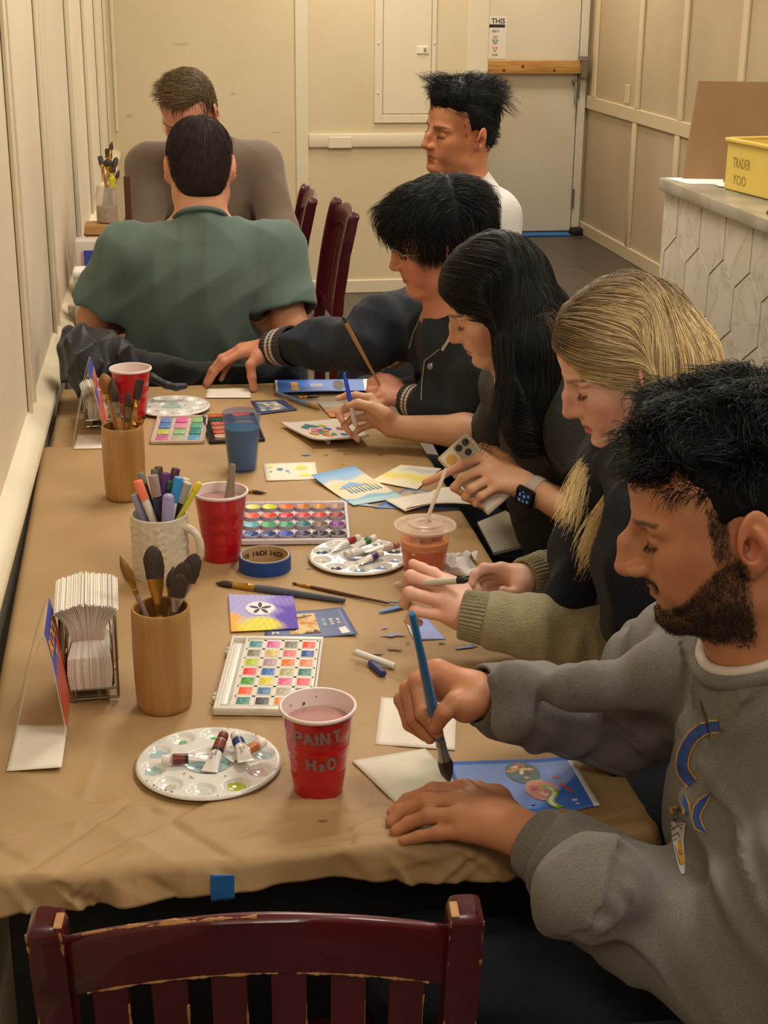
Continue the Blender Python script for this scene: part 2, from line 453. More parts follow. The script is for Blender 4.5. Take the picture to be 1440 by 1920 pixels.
def strands(name,roots,flow,body,L,steps,mats,parent,width=0.0006,lift=0.002,seed=0,tip=0.25,colf=None,wob=0.0,wobf=60,push=0.8,offs=None,clump=0.0,hug=0.0):
 N=len(roots);rs=np.random.RandomState(seed)
 P=np.zeros((steps+1,N,3));P[0]=roots;p=roots.copy();L=np.broadcast_to(L,(N,))
 h=(L/steps)[:,None]
 off=lift*(0.5+rs.rand(N))if offs is None else offs
 ph=rs.rand(N,3)*6.28
 for i in range(steps):
  u=i/steps
  d=flow(p,u)
  d=d/(np.linalg.norm(d,axis=1,keepdims=True)+1e-9)
  if wob:d=d+wob*np.stack([np.sin(p[:,2]*wobf+ph[:,0]*.5+p[:,0]*wobf*.7),np.sin(p[:,0]*wobf+ph[:,1]*.5),np.sin(p[:,1]*wobf*.8+ph[:,2]*.5+p[:,2]*wobf)],1)
  p=p+d*h
  if body is not None:
   e=0.002
   dd=body.at(p)
   gx=body.at(p+[e,0,0])-dd;gy=body.at(p+[0,e,0])-dd;gz=body.at(p+[0,0,e])-dd
   g=np.stack([gx,gy,gz],1);g/=(np.linalg.norm(g,axis=1,keepdims=True)+1e-9)
   need=np.clip(off*min(1,(i+1)/3)-dd,0,.03)
   p=p+g*(need*push)[:,None]
   if hug:p=p-g*(np.clip(dd-off*1.3,0,.02)*hug)[:,None]
  P[i+1]=p
 if clump:
  ng=max(1,N//14);gi=rs.randint(0,N,ng)
  d2=((roots[:,None,:]-roots[gi][None,:,:])**2).sum(2);near=gi[np.argmin(d2,1)]
  for i in range(1,steps+1):
   wgt=clump*(i/steps)
   P[i]=P[i]*(1-wgt)+(P[i][near]+(roots-roots[near])*.25)*wgt
 tg=np.gradient(P,axis=0);tg/=(np.linalg.norm(tg,axis=2,keepdims=True)+1e-9)
 ref=rs.normal(size=(1,N,3));s1=np.cross(tg,np.repeat(ref,steps+1,0));s1/=(np.linalg.norm(s1,axis=2,keepdims=True)+1e-9)
 s2=np.cross(tg,s1)
 wv=width*(0.7+.6*rs.rand(N))[None,:,None]*np.linspace(1,tip,steps+1)[:,None,None]
 V=np.stack([P+wv*(s1*math.cos(a)+s2*math.sin(a))for a in(0,2.094,4.189)],2)
 V=V.transpose(1,0,2,3)
 pts=V.reshape(-1,3)
 base=(np.arange(N)*(steps+1)*3)[:,None,None]
 st=(np.arange(steps)*3)[None,:,None]
 fl=[]
 for j in range(3):
  a=j;b=(j+1)%3
  fl.append(np.stack([base+st+a+0*st,base+st+b,base+st+b+3,base+st+a+3],-1).reshape(-1,4))
 faces=np.concatenate(fl)
 c=None
 if colf is not None:
  cs=colf(roots,rs,P)
  if cs.ndim==2:cs=np.repeat(cs[None],steps+1,0)
  c=np.repeat(cs.transpose(1,0,2)[:,:,None,:],3,2).reshape(-1,3)
 return np_mesh(name,pts,faces,mats,parent,c,smooth=True)
def sample_roots(A,t,sc,n,keep,seed=0,ell=((-.010,0,.048),(.096,.0765,.088)),pts=None):
 rs=np.random.RandomState(seed);out=[]
 tot=0
 if pts is not None:
  q=((np.asarray(pts,float)-t)@A)/sc;q=q[keep(q,rs)];q=q[rs.randint(0,len(q),n)]+rs.normal(size=(n,3))*.0006
  return q,(q*sc)@A.T+t
 while tot<n:
  v=rs.normal(size=(n*3,3));v/=np.linalg.norm(v,axis=1,keepdims=True)
  q=v*np.array(ell[1])+np.array(ell[0]);q=q[keep(q,rs)]
  out.append(q);tot+=len(q)
  if len(q)==0:break
 q=np.concatenate(out)[:n]
 return q,(q*sc)@A.T+t
def face_hair(root,A,t,sc,col,brow=1.0,lash=1.0,seed=1,browcol=None,browz=.0,lashw=.00028):
 rs=np.random.RandomState(seed);sides=(1,-1)
 def go(name,Q,D,L,w,c):
  P=(Q*sc)@A.T+t;Dw=D@A.T
  o=strands(name,P,lambda p,u:Dw+(A@np.array([0,0,.35*u]))[None,:]*(1 if name=='eyelash' else 0),None,L*sc,4,[m_hair],None,width=w,seed=seed,colf=darkcol(*c))
  return place(o,root)
 n=int(150*brow);Q=[];D=[]
 for y in sides:
  u=rs.rand(n);v=rs.rand(n)-.5
  ay=.012+.040*u;z=.0262+(ay-.030)*.12-6*(ay-.034)**2+v*.0075*(1-.55*u)+browz
  x=.0955-.16*np.maximum(ay-.012,0)-7.5*np.maximum(ay-.012,0)**2
  Q.append(np.stack([x,y*ay,z],1));D.append(np.stack([-.25-.5*u,y*(1-.2*u),.55-.9*u+.0*u],1))
 if brow:go('eyebrow',np.concatenate(Q),np.concatenate(D),.0075,.00030,browcol or col)
 n=int(46*lash);Q=[];D=[]
 for y in sides:
  u=rs.rand(n);ay=.0205+.0255*u;z=-.0022+14*(ay-.0320)**2
  x=.0875-22*(ay-.0290)**2;x=np.where(ay>.029,.0875-26*(ay-.029)**2,.0875-40*(ay-.029)**2)
  Q.append(np.stack([x-.001,y*ay,z],1));D.append(np.stack([.9-.5*u,y*(.1+.8*u),-.55+0*u],1))
 if lash:go('eyelash',np.concatenate(Q),np.concatenate(D),.0075,lashw,col)
sc=bpy.context.scene
cam_d=bpy.data.cameras.new('camera');cam=bpy.data.objects.new('camera',cam_d);COL.objects.link(cam)
cam_d.sensor_fit='VERTICAL';cam_d.sensor_height=32.0;cam_d.lens=32.0*F/1920.0
cam_d.clip_start=0.05;cam_d.clip_end=60
Mc=Matrix.Identity(4)
for i in range(3):Mc[i][0]=_r[i];Mc[i][1]=_u[i];Mc[i][2]=-_f[i];Mc[i][3]=CAM[i]
cam.matrix_world=Mc;sc.camera=cam
m_wall=mat('cream_wall_paint','d6c6a4',.55,bump=(35,.06),vary=(1.2,'cfbd98'))
m_walll=mat('cream_panel_paint','ddd0b8',.45,bump=(30,.05),vary=(2.5,'d6c6ab'))
m_trim=mat('cream_gloss_trim','dccfb3',.38,bump=(40,.04))
m_wallr=mat('taupe_wall_paint','c4b294',.5,bump=(30,.06),vary=(1.5,'baa688'))
m_trimr=mat('taupe_gloss_trim','d6c4a2',.4)
m_door=mat('white_door_paint','dcd4c0',.45,bump=(25,.04),vary=(1.6,'d5c9b2'))
m_ceil=mat('ceiling_paint','e8dfcc',.8)
m_steel=mat('brushed_steel','9a958c',.35,metal=.9)
m_scuff=mat('grey_scuff','a08f76',.7)
def floor_mat():
 m=mat('dark_floor_planks','5b5047',.38)
 nt=m.node_tree;L=nt.links;b=nt.nodes['Principled BSDF']
 tc=nt.nodes.new('ShaderNodeTexCoord');br=nt.nodes.new('ShaderNodeTexBrick')
 mp=nt.nodes.new('ShaderNodeMapping');mp.inputs['Rotation'].default_value=(0,0,R(90));L.new(tc.outputs['Object'],mp.inputs['Vector'])
 br.inputs['Scale'].default_value=1.0;br.inputs['Brick Width'].default_value=1.2;br.inputs['Row Height'].default_value=.3
 br.inputs['Mortar Size'].default_value=.003;br.inputs['Color1'].default_value=lin('5a4e44');br.inputs['Color2'].default_value=lin('4f453c');br.inputs['Mortar'].default_value=lin('2e2722')
 L.new(mp.outputs['Vector'],br.inputs['Vector'])
 n=nt.nodes.new('ShaderNodeTexNoise');n.inputs['Scale'].default_value=6;L.new(mp.outputs['Vector'],n.inputs['Vector'])
 mx=nt.nodes.new('ShaderNodeMix');mx.data_type='RGBA';mx.blend_type='MULTIPLY';mx.inputs['Factor'].default_value=.35
 L.new(br.outputs['Color'],mx.inputs['A']);L.new(n.outputs['Color'],mx.inputs['B']);L.new(mx.outputs['Result'],b.inputs['Base Color'])
 return m
m_floor=floor_mat()
def xl(y):return-0.315+0.024*(y-1.0)
YB,YD,XR,ZC=8.36,10.3,3.07,2.9
fl=MB().box((-2.0,-3.2,-.1),(3.6,10.8,0)).build('floor',m_floor,smooth=0);struct(fl)
ce=MB().box((-2.0,-3.2,ZC),(3.6,10.8,ZC+.1)).build('ceiling',m_ceil,smooth=0);struct(ce)
w=MB();y0,y1=-3.2,YB+.1
w.add([(xl(y0),y0,0),(xl(y1),y1,0),(xl(y1),y1,ZC),(xl(y0),y0,ZC),(xl(y0)-.12,y0,0),(xl(y1)-.12,y1,0),(xl(y1)-.12,y1,ZC),(xl(y0)-.12,y0,ZC)],[(0,1,2,3),(4,7,6,5),(0,4,5,1),(3,2,6,7),(0,3,7,4),(1,5,6,2)])
wl=struct(w.build('wall_left',m_walll,smooth=0))
ang=math.atan(0.024)
def lw(y,dx=0.0,z=0.0):return Matrix.Translation((xl(y)+dx,y,z))@Matrix.Rotation(-ang,4,'Z')
def add_strip(b,y,w_,z0,z1,t=.006,M=None):
 b.rbox((0,-w_/2,z0),(t,w_/2,z1),.003,1,M4=lw(y))
 for s_ in(-1,1):b.rbox((t*.2,s_*w_/2-.010,z0),(t+.004,s_*w_/2+.010,z1),.003,2,M4=lw(y))
for i,(ya,wd)in enumerate([(2.4,.09),(3.25,.09),(4.02,.10),(5.15,.10),(6.1,.09),(7.05,.09),(7.95,.09)]):
 b=MB();add_strip(b,ya,wd,.80,ZC);struct(b.build('trim_%d'%(i+1),m_trim))
b=MB()
prof=[(0,.670),(.022,.672),(.024,.745),(.030,.760),(.040,.768),(.044,.780),(.040,.792),(.020,.800),(0,.812)]
k=len(prof);vs=[]
for yy in(y0,y1):vs+=[(xl(yy)+p[0],yy,p[1])for p in prof]
b.add(vs,[(i,i+1,i+1+k,i+k)for i in range(k-1)]+[tuple(range(k)),tuple(range(k,2*k))])
struct(b.build('trim_20',m_trim,smooth=50))
b=MB();b.add([(xl(y)+d,y,z)for y in(y0,y1)for d,z in((0,0),(.016,0),(.016,.11),(.008,.125),(0,.125))],[(i,i+1,i+6,i+5)for i in range(4)]);struct(b.build('baseboard_left',m_trim))
XC=1.915
struct(MB().box((-.25,YB,0),(XC,YB+.12,ZC)).build('wall_back',m_wall,smooth=0))
struct(MB().box((XC-.12,YB+.1,0),(XC,YD+.1,ZC)).build('wall_alcove',m_wall,smooth=0))
struct(MB().rbox((.853,YB-.012,.075),(.922,YB+.01,ZC),.003,1).build('trim_8',m_trim))
b=MB().rbox((.922,YB-.022,.812),(XC-.115,YB+.01,.885),.006,2);b.rbox((1.03,YB-.026,.808),(1.16,YB,.868),.003,1)
struct(b.build('trim_9',m_trim))
struct(MB().rbox((XC-.115,YB-.014,.075),(XC,YB+.01,ZC),.003,1).build('trim_10',m_trim))
struct(MB().rbox((-.2,YB-.016,0),(XC,YB+.01,.075),.004,1).build('baseboard_back',m_trim))
struct(MB().rbox((-.118,YB-.008,.9),(-.100,YB,ZC),.004,1).build('trim_11',m_trim))
ep=empty('electrical_panel',(1.46,YB,.94),label='flat cream electrical panel cover set in the back wall',cat='panel')
b=MB()
for a_,c_ in(((-.175,-.014,0),(-.13,0,1.2)),((.14,-.014,0),(.165,0,1.2)),((-.13,-.014,0),(.14,0,.045))):b.rbox(a_,c_,.003,1)
b.build('panel_frame',m_trim,ep)
MB().rbox((-.127,-.010,.048),(.137,-.001,1.2),.003,1).build('panel_door',m_trim,ep)
lt=MB().rbox((.055,-.018,.365),(.120,-.008,.405),.003,1).build('latch',mat('latch_white','e6dcc6',.4),ep)
MB().rbox((.093,-.021,.376),(.108,-.016,.396),.002,1).build('latch_button',mat('latch_grey','8d8474',.5),lt)
for(x_,z_)in((-.155,.42),(.153,.42),(-.155,.16)):MB().lathe([(.006,0),(.006,.003),(.003,.005),(0,.005)],12,M4=frame((x_,-.014,z_),(0,-1,0))).build('screw',m_trim,ep)
rs=np.random.RandomState(3)
for(px_,py_,w_,h_)in((340,82,.045,.006),(242,217,.02,.012),(517,248,.03,.004),(437,175,.015,.008),(270,275,.05,.002)):
 p=PY(px_,py_,YB)
 b=MB();n=14
 b.add([(p[0]+w_*math.cos(2*PI*i/n)*rs.uniform(.5,1.2),YB-.0012,p[2]+h_*math.sin(2*PI*i/n)*rs.uniform(.4,1.2))for i in range(n)],[tuple(range(n))])
 struct(b.build('wall_scuff',mat('scuff_soft','c4b38f',.8)))
struct(MB().box((XC-.05,YD,0),(3.4,YD+.1,ZC)).build('wall_alcove_back',m_wall,smooth=0))
d=MB();d.rbox((XC,YD-.035,.018),(2.985,YD-.002,2.15),.003,1)
door=struct(d.build('door_1',m_door));
struct(MB().rbox((2.99,YD-.05,0),(3.045,YD,ZC),.004,1).build('trim_12',m_door))
for z_ in(.18,.93):
 h_=MB().lathe([(.009,0),(.009,.13),(0,.135)],12,M4=Matrix.Translation((2.99,YD-.055,z_))).build('hinge',m_steel,door)
bm_=MB();bm_.rbox((XC,YD-.10,1.088),(3.02,YD-.045,1.172),.004,2)
m_pine=mat('pine_board','c99a58',.55,vary=(5,'b07c3c',.4,.62),stretch=(1,6,9),bump=(60,.1))
bar=tag(bm_.build('security_bar',m_pine),'pine board barring the white door across its middle','board')
for x_ in(2.45,2.58,2.80):
 MB().lathe([(.011,0),(.010,.0012),(.006,.002),(0,.002)],12,M4=frame((x_,YD-.1005,1.12+(.015 if x_==2.58 else-.01)),(0,-1,0))).build('knot',mat('pine_knot','6b421c',.6),bar)
b=MB();b.rbox((2.985,YD-.115,1.06),(3.03,YD-.04,1.20),.004,1);b.rbox((2.975,YD-.118,1.17),(3.04,YD-.05,1.185),.002,1)
br_=tag(b.build('door_bracket',m_steel),'steel bracket holding the right end of the pine bar','bracket')
b=MB();b.tube([(2.965,YD-.075,1.03),(2.965,YD-.08,.99),(2.962,YD-.085,.88)],.011,8);b.lathe([(.022,0),(.022,.02),(0,.022)],14,M4=frame((2.965,YD-.035,1.03),(0,-1,0)))
b.build('door_handle',m_steel,door)
nt_=empty('door_notice',(2.40,YD-.036,1.17),label='white printed notice taped to the door above the bar',cat='notice')
MB().box((-.075,-.0012,.01),(.072,0,.285)).build('sheet',mat('notice_paper','e6e0d4',.7),nt_)
def flat_text(parent,name,txt,size,m,org,xdir=(1,0,0),ydir=(0,0,1),off=.0006,bold=0.0,align='CENTER',sx=1.0,spacing=1.0,shear=0.0):
 vs,fs=text_mesh(txt,size,bold,align=align,spacing=spacing,shear=shear)
 X=Vector(xdir).normalized();Y=Vector(ydir).normalized();N=X.cross(Y);O=Vector(org)+N*off
 return MB().add([O+X*(v[0]*sx)+Y*v[1]for v in vs],fs).build(name,m,parent,smooth=0)
m_blk=mat('black_ink','2a2622',.6);m_red=mat('red_ink','c8452e',.6)
flat_text(nt_,'notice_heading','THIS',.046,m_blk,(.015,-.0012,.252),bold=.001)
MB().box((-.055,-.002,.212),(.062,-.0012,.232)).build('notice_bar',m_blk,nt_)
for z_,c_,t_ in((.188,m_blk,'IIIIII II'),(.150,m_red,'IIIIII'),(.128,m_blk,'IIII III'),(.112,m_blk,'IIIII'),(.080,m_red,'III III'),(.062,m_red,'IIII'),(.035,m_blk,'II IIII')):
 flat_text(nt_,'notice_line',t_,.021,c_,(-.002,-.0012,z_),bold=.0004)
tag(MB().rbox((XC+.02,YD-.16,0.001),(2.96,YD-.04,.012),.002,1).build('tape_strip',mat('painters_tape','1c5fa8',.5,vary=(9,'2a71bb'))),'blue tape strip stuck along the floor under the white door','tape')
tag(MB().rbox((2.97,YD-.14,0),(3.05,YD-.06,.05),.012,2).build('door_stop',mat('black_rubber','1c1a18',.6)),'black rubber door stop in the corner beside the door','door stop')
struct(MB().box((XR,-3.2,0),(XR+.12,YD+.1,ZC)).build('wall_right',m_wallr,smooth=0))
b=MB();b.rbox((XR-.018,-3.2,.855),(XR,YD,.94),.004,1);struct(b.build('trim_13',m_trimr))
b=MB();b.rbox((XR-.018,-3.2,0),(XR,YD,.085),.004,1);struct(b.build('baseboard_right',m_trimr))
for i,ya in enumerate((10.12,9.19,8.41,7.55,6.6,5.6,4.5)):
 struct(MB().rbox((XR-.018,ya-.035,.94),(XR,ya+.035,ZC),.004,1).build('trim_%d'%(14+i),m_trimr))
 if i and i<4:struct(MB().rbox((XR-.018,ya-.02,.085),(XR,ya+.05,.855),.006,2).build('trim_%d'%(30+i),m_trimr))
struct(MB().box((-2.0,-3.3,0),(3.6,-3.2,ZC)).build('wall_rear',m_wall,smooth=0))
ou=tag(MB().rbox((XR-.006,9.36,.955),(XR,9.46,1.07),.003,1).build('wall_plate',m_trimr),'small painted cover plate low on the right wall above the rail','cover plate')
m_lamp=mat('lamp_diffuser','fff1da',.5,emit=('ffd9a8',2.5))
def lamp(x,y,sx,sy,e,col=(1,.915,.785),z=ZC-.05):
 l=bpy.data.lights.new('ceiling_lamp_light','AREA');l.shape='RECTANGLE';l.size=sx;l.size_y=sy;l.energy=e;l.color=col
 o=bpy.data.objects.new('ceiling_lamp_light',l);COL.objects.link(o);o.location=(x,y,z-.01)
 return o
LAMPS=[(1.3,1.2,.5,.9,27),(.6,3.4,.5,.9,24),(1.3,5.8,.6,1.2,42),(1.2,7.6,.6,.9,24),(2.5,9.3,.5,.6,22),(2.5,3.5,.4,1.2,24),(.1,-.8,.6,.9,22)]
for(x_,y_,a_,b_,e_)in LAMPS:
 lamp(x_,y_,a_,b_,e_)
wd=bpy.data.worlds.new('world');sc.world=wd;wd.use_nodes=True
wd.node_tree.nodes['Background'].inputs[0].default_value=(.9,.75,.55,1);wd.node_tree.nodes['Background'].inputs[1].default_value=.3
sc.cycles.max_bounces=6;sc.cycles.diffuse_bounces=3;sc.cycles.glossy_bounces=3;sc.cycles.transmission_bounces=4;sc.cycles.transparent_max_bounces=8;sc.cycles.caustics_reflective=False;sc.cycles.caustics_refractive=False
sc.view_settings.view_transform='Standard';sc.view_settings.look='None';sc.view_settings.gamma=1.0;sc.view_settings.exposure=0.30
try:sc.view_settings.use_curve_mapping=False
except Exception:pass
XB,YE,ZT=1.95,5.48,1.0
ct=empty('bar_counter',(2.3,3.5,0),label='bar counter faced with elongated hexagon marble tiles',cat='counter')
def L3(x,y,z):return(x-2.3,y-3.5,z)
MB().box(L3(XB+.012,1.2,0),L3(2.62,YE-.03,ZT-.045)).build('carcass',mat('bar_grout','4c463d',.8),ct,smooth=0)
m_slab=mat('grey_quartz_top','8f8878',.22,vary=(6,'a69f8e',.4,.6),bump=(20,.02))
MB().rbox(L3(XB-.02,1.2,ZT-.045),L3(2.68,YE,ZT),.004,2).build('worktop',m_slab,ct)
def marble():
 m=mat('veined_marble','d2cabb',.3)
 nt=m.node_tree;L=nt.links;b=nt.nodes['Principled BSDF']
 tc=nt.nodes.new('ShaderNodeTexCoord');n=nt.nodes.new('ShaderNodeTexNoise');n.inputs['Scale'].default_value=3.2;n.inputs['Detail'].default_value=6;n.inputs['Distortion'].default_value=1.6
 L.new(tc.outputs['Object'],n.inputs['Vector'])
 cr=nt.nodes.new('ShaderNodeValToRGB');e=cr.color_ramp.elements;e[0].position=.40;e[0].color=lin('d3cab9');e[1].position=.60;e[1].color=lin('cdc4b3')
 x=cr.color_ramp.elements.new(.5);x.color=lin('b3aa9a');x=cr.color_ramp.elements.new(.48);x.color=lin('cbc2b1');x=cr.color_ramp.elements.new(.515);x.color=lin('cbc2b1')
 L.new(n.outputs['Fac'],cr.inputs['Fac']);L.new(cr.outputs['Color'],b.inputs['Base Color']);return m
mb=MB();TWd,TH2,TP=.235,.0725,.075
rows=5
for r_ in range(rows):
 zc=.8775-r_*(2*TH2+TP)
 for c_ in range(-2,20):
  yc=5.187-c_*TWd-(TWd/2 if r_%2 else 0)
  g=.0045
  pts=[(yc-TWd/2+g,zc-TH2),(yc,zc-TH2-TP+g),(yc+TWd/2-g,zc-TH2),(yc+TWd/2-g,zc+TH2),(yc,zc+TH2+TP-g),(yc-TWd/2+g,zc+TH2)]
  def clip(P,ax,v,keep):
   out=[]
   for i in range(len(P)):
    a,b2=P[i],P[(i+1)%len(P)]
    ia,ib=keep(a[ax]),keep(b2[ax])
    if ia:out.append(a)
    if ia!=ib:
     t_=(v-a[ax])/(b2[ax]-a[ax]);out.append((a[0]+(b2[0]-a[0])*t_,a[1]+(b2[1]-a[1])*t_))
   return out
  for ax,v,kp in((0,YE-.03,lambda q:q<=YE-.03),(0,1.2,lambda q:q>=1.2),(1,ZT-.045,lambda q:q<=ZT-.045),(1,0.0,lambda q:q>=0.0)):
   pts=clip(pts,ax,v,kp)
   if len(pts)<3:break
  if len(pts)<3:continue
  mb.poly([L3(XB,q[0],q[1])for q in pts],n=(-1,0,0),t=.010)
mb.build('tile_facing',marble(),ct,smooth=0)
MB().box(L3(XB,YE-.0299,0),L3(2.62,YE-.02,ZT-.045)).build('end_panel',marble(),ct,smooth=0)
a_=T(1281,336,ZT);dl=depth(a_)
tl=W(1311,152,dl+.06);tr=W(1500,182,dl-.25);br2=T(1500,340,ZT)
tr=br2+(tl-a_)
b=MB();b.add([a_,br2,tr,tl]+[np.array(q)+np.array([0.0,.012,0])for q in(a_,br2,tr,tl)],[(0,1,2,3),(7,6,5,4),(0,4,5,1),(1,5,6,2),(2,6,7,3),(3,7,4,0)])
tag(b.build('cardboard_sheet',mat('brown_cardboard','80623f',.85,vary=(3.5,'765838'),bump=(8,.25)),smooth=0),'brown cardboard sheet standing up at the back of the bar counter','cardboard')
for i,(q,z_)in enumerate((([(1247,333),(1356,333),(1356,345),(1290,344)],.002),([(1336,344),(1372,341),(1372,350),(1350,349)],.0045))):
 b=MB();b.poly([T(x_,y_,ZT+z_)for x_,y_ in q],n=(0,0,1),t=.0015)
 tag(b.build('paper_sheet',mat('white_paper','e9e4da',.7),smooth=0),['long white paper sheet lying at the far end of the bar counter','short white paper sheet tucked against the yellow crate'][i],'paper')
A_=T(1357,354,ZT+.001);B_=T(1470,383,ZT+.001);ux=Vector(B_-A_).normalized();uy=Vector((0,0,1)).cross(ux)
cr_=empty('yellow_crate',A_,label='yellow plastic crate with lettering on the bar counter',cat='crate')
Mx=Matrix.Identity(4)
for i in range(3):Mx[i][0]=ux[i];Mx[i][1]=uy[i]
cr_.matrix_local=Matrix.Translation(A_)@Mx
m_yel=mat('yellow_plastic','d8bb5c',.4,bump=(30,.03));wX,wY,hZ=.40,.27,.178
b=MB();t_=.008
b.rbox((0,0,0),(wX,t_,hZ),.003,1);b.rbox((0,wY-t_,0),(wX,wY,hZ+.035),.003,1);b.rbox((0,0,0),(t_,wY,hZ),.003,1);b.rbox((wX-t_,0,0),(wX,wY,hZ),.003,1);b.rbox((0,0,0),(wX,wY,t_),.003,1)
b.build('crate_body',m_yel,cr_)
b=MB()
b.rbox((-.006,-.008,hZ-.012),(wX+.006,.010,hZ+.002),.003,2);b.rbox((-.006,wY-.01,hZ+.018),(wX+.006,wY+.006,hZ+.032),.003,2)
b.rbox((-.008,-.006,hZ-.012),(.008,wY,hZ+.002),.003,2);b.rbox((wX-.008,-.006,hZ-.012),(wX+.008,wY,hZ+.002),.003,2)
b.build('crate_rim',m_yel,cr_)
m_yd=mat('crate_ink','9a8438',.6)
flat_text(cr_,'lettering','TRADER',.050,m_yd,(.105,-.0005,.098),sx=.62);flat_text(cr_,'lettering','YOO',.050,m_yd,(.100,-.0005,.040),sx=.8)
pn=empty('black_stand',tuple(T(1446,404,ZT)),label='black gadget edge standing on the bar counter in front of the crate',cat='stand')
MB().rbox((-.006,-.03,0),(.05,.03,.012),.004,2).build('foot',mat('black_plastic','16171a',.35),pn)
MB().rbox((-.004,-.005,.012),(.03,.005,.17),.004,2).build('upright',mat('black_plastic','16171a',.35),pn)
PZ=0.7525
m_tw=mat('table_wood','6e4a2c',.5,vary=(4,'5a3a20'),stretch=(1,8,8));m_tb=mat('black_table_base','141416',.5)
def make_table(name,x0,x1,y0,y1,label,z=.745):
 t=empty(name,((x0+x1)/2,(y0+y1)/2,0),label=label,cat='table',group=None)
 cx,cy=(x0+x1)/2,(y0+y1)/2;hx,hy=(x1-x0)/2,(y1-y0)/2
 MB().rbox((-hx,-hy,z-.035),(hx,hy,z),.005,2).build('tabletop',m_tw,t)
 MB().tube([(0,0,.04),(0,0,z-.035)],.035,16).build('column',m_tb,t)
 b=MB();b.rbox((-hx*.8,-.03,0.001),(hx*.8,.03,.03),.006,2);b.rbox((-.03,-hy*.55,0.001),(.03,hy*.55,.03),.006,2)
 b.build('base',m_tb,t);MB().rbox((-.16,-.16,z-.045),(.16,.16,z-.036),.003,1).build('mounting_plate',m_tb,t);return t
t1_=make_table('table',-.205,.560,1.503,2.28,'square wooden table nearest the camera under brown paper')
make_table('table',-.215,.560,2.285,3.10,'square wooden table in the middle under brown paper')
make_table('table',-.205,.565,3.12,3.60,'wooden table at the far end of the painters row under brown paper')
make_table('table',-.150,.330,4.12,4.72,'wooden table between the two men at the back')
MB().rbox((-.37,-.345,.012),(.36,-.33,.70),.003,1).build('shade_panel',m_tb,t1_)  # added panel, its black stands in for the shade under the table
def kraft():
 m=mat('kraft_paper','ab8b60',.62,bump=(14,.10,6),vary=(3.2,'a08055',.35,.65),stretch=(1,1,1))
 return m
m_kraft=kraft()
def seg_creases(n,x0,x1,y0,y1,amp,seed,ln=(.04,.2),wd=(.006,.02)):
 rs=np.random.RandomState(seed)
 return[(rs.uniform(x0,x1),rs.uniform(y0,y1),rs.uniform(0,PI),rs.uniform(*ln),rs.uniform(*wd),amp*rs.uniform(.4,1)*rs.choice([-1,1]))for _ in range(n)]
def crease_h(X,Y,cr):
 h=np.zeros_like(X)
 for(cx,cy,a,ln,wd,am)in cr:
  u=(X-cx)*math.cos(a)+(Y-cy)*math.sin(a);v=-(X-cx)*math.sin(a)+(Y-cy)*math.cos(a)
  fall=np.exp(-(u/ln)**2)
  h+=am*fall*(np.exp(-np.abs(v)/wd)+.5*np.tanh(v/wd)*np.exp(-np.abs(v)/(wd*3)))
 return h
def paper_cover(name,x0,x1,y0,y1,z,front=0.0,right=0.02,label='',seed=1,step=.0038,ragged=.006,frontcr=True):
 rs=np.random.RandomState(seed)
 rr=.012
 ny=int((y1-y0)/step);nf=int((front)/.0035)
 vpar=[-(i)*.0035 for i in range(nf,0,-1)]+[i*(y1-y0)/ny for i in range(ny+1)]
 nx=int((x1-x0)/step);nr=5
 upar=[-(i)*.006 for i in range(3,0,-1)]+[i*(x1-x0)/nx for i in range(nx+1)]+[(x1-x0)+i*.006 for i in range(1,nr+1)]
 U,V=np.meshgrid(np.array(upar),np.array(vpar))
 def roll(s):
  a=np.clip(-s/rr,0,PI/2)
  out=rr*np.sin(a);dn=rr*(1-np.cos(a))+np.maximum(-s-rr*PI/2,0)
  return np.where(s<0,out,0),np.where(s<0,dn,0)
 oy,dy=roll(V);ox1,dx1=roll(U);W_=x1-x0
 ox2,dx2=roll(W_-U)
 X=x0+np.clip(U,0,W_)-ox1+ox2;Y=y0+np.maximum(V,0)-oy;Z=z-dy-np.maximum(dx1,dx2)
 cr=seg_creases(46,x0,x1,y0,y1,.0016,seed+1,(.05,.3),(.008,.03))
 if frontcr:
  cr+=seg_creases(52,x0,x1,y0-.02,y0+.19,.0085,seed+2,(.03,.15),(.0035,.010))
 h=crease_h(X,Y+np.minimum(V,0),cr)
 h+=.0007*np.sin(X*17+2*np.sin(Y*5))*np.sin(Y*9+X*4)
 edge=np.exp(-np.maximum(V,0)/.16)
 lift=np.exp(-np.maximum(V,0)/(.022+.075*sstep(.24,.14,X)))*(.0055 if front else 0)+.0005
 h=np.clip(h*np.where(V>-.0001,1,.4),-lift,lift*1.3)+lift-.0005
 if front:
  wv=.0055*np.sin(X*19+1.3)+.004*np.sin(X*43+4)+.0025*np.sin(X*90)
  hang=np.clip(-V/front,0,1)
  fold=crease_h(X,V,seg_creases(34,x0,x1,-front,.01,.0130,seed+5,(.02,.07),(.0025,.009)))
  Y=Y-np.maximum(hang*(.012+wv+fold),-.001)-np.where(V<0,.002,0)
  Z=Z+np.where(V<0,(.004*np.sin(X*13)+.006*np.sin(X*7+1))*hang,0)
  h=h+np.exp(-np.maximum(V,0)/.03)*np.maximum(.003*np.sin(X*11+3)*np.sin(X*23),0)
 Z=Z+h
 pts=np.stack([X,Y,Z],-1).reshape(-1,3);nu=U.shape[1];nv=U.shape[0]
 i=np.arange(nu-1)[None,:];j=np.arange(nv-1)[:,None]
 a=j*nu+i;q=np.stack([a,a+1,a+nu+1,a+nu],-1).reshape(-1,4)
 o=np_mesh(name,pts,q,m_kraft)
 md=o.modifiers.new('thickness','SOLIDIFY');md.thickness=.0006;md.offset=-1
 tag(o,label,'paper cover');return o
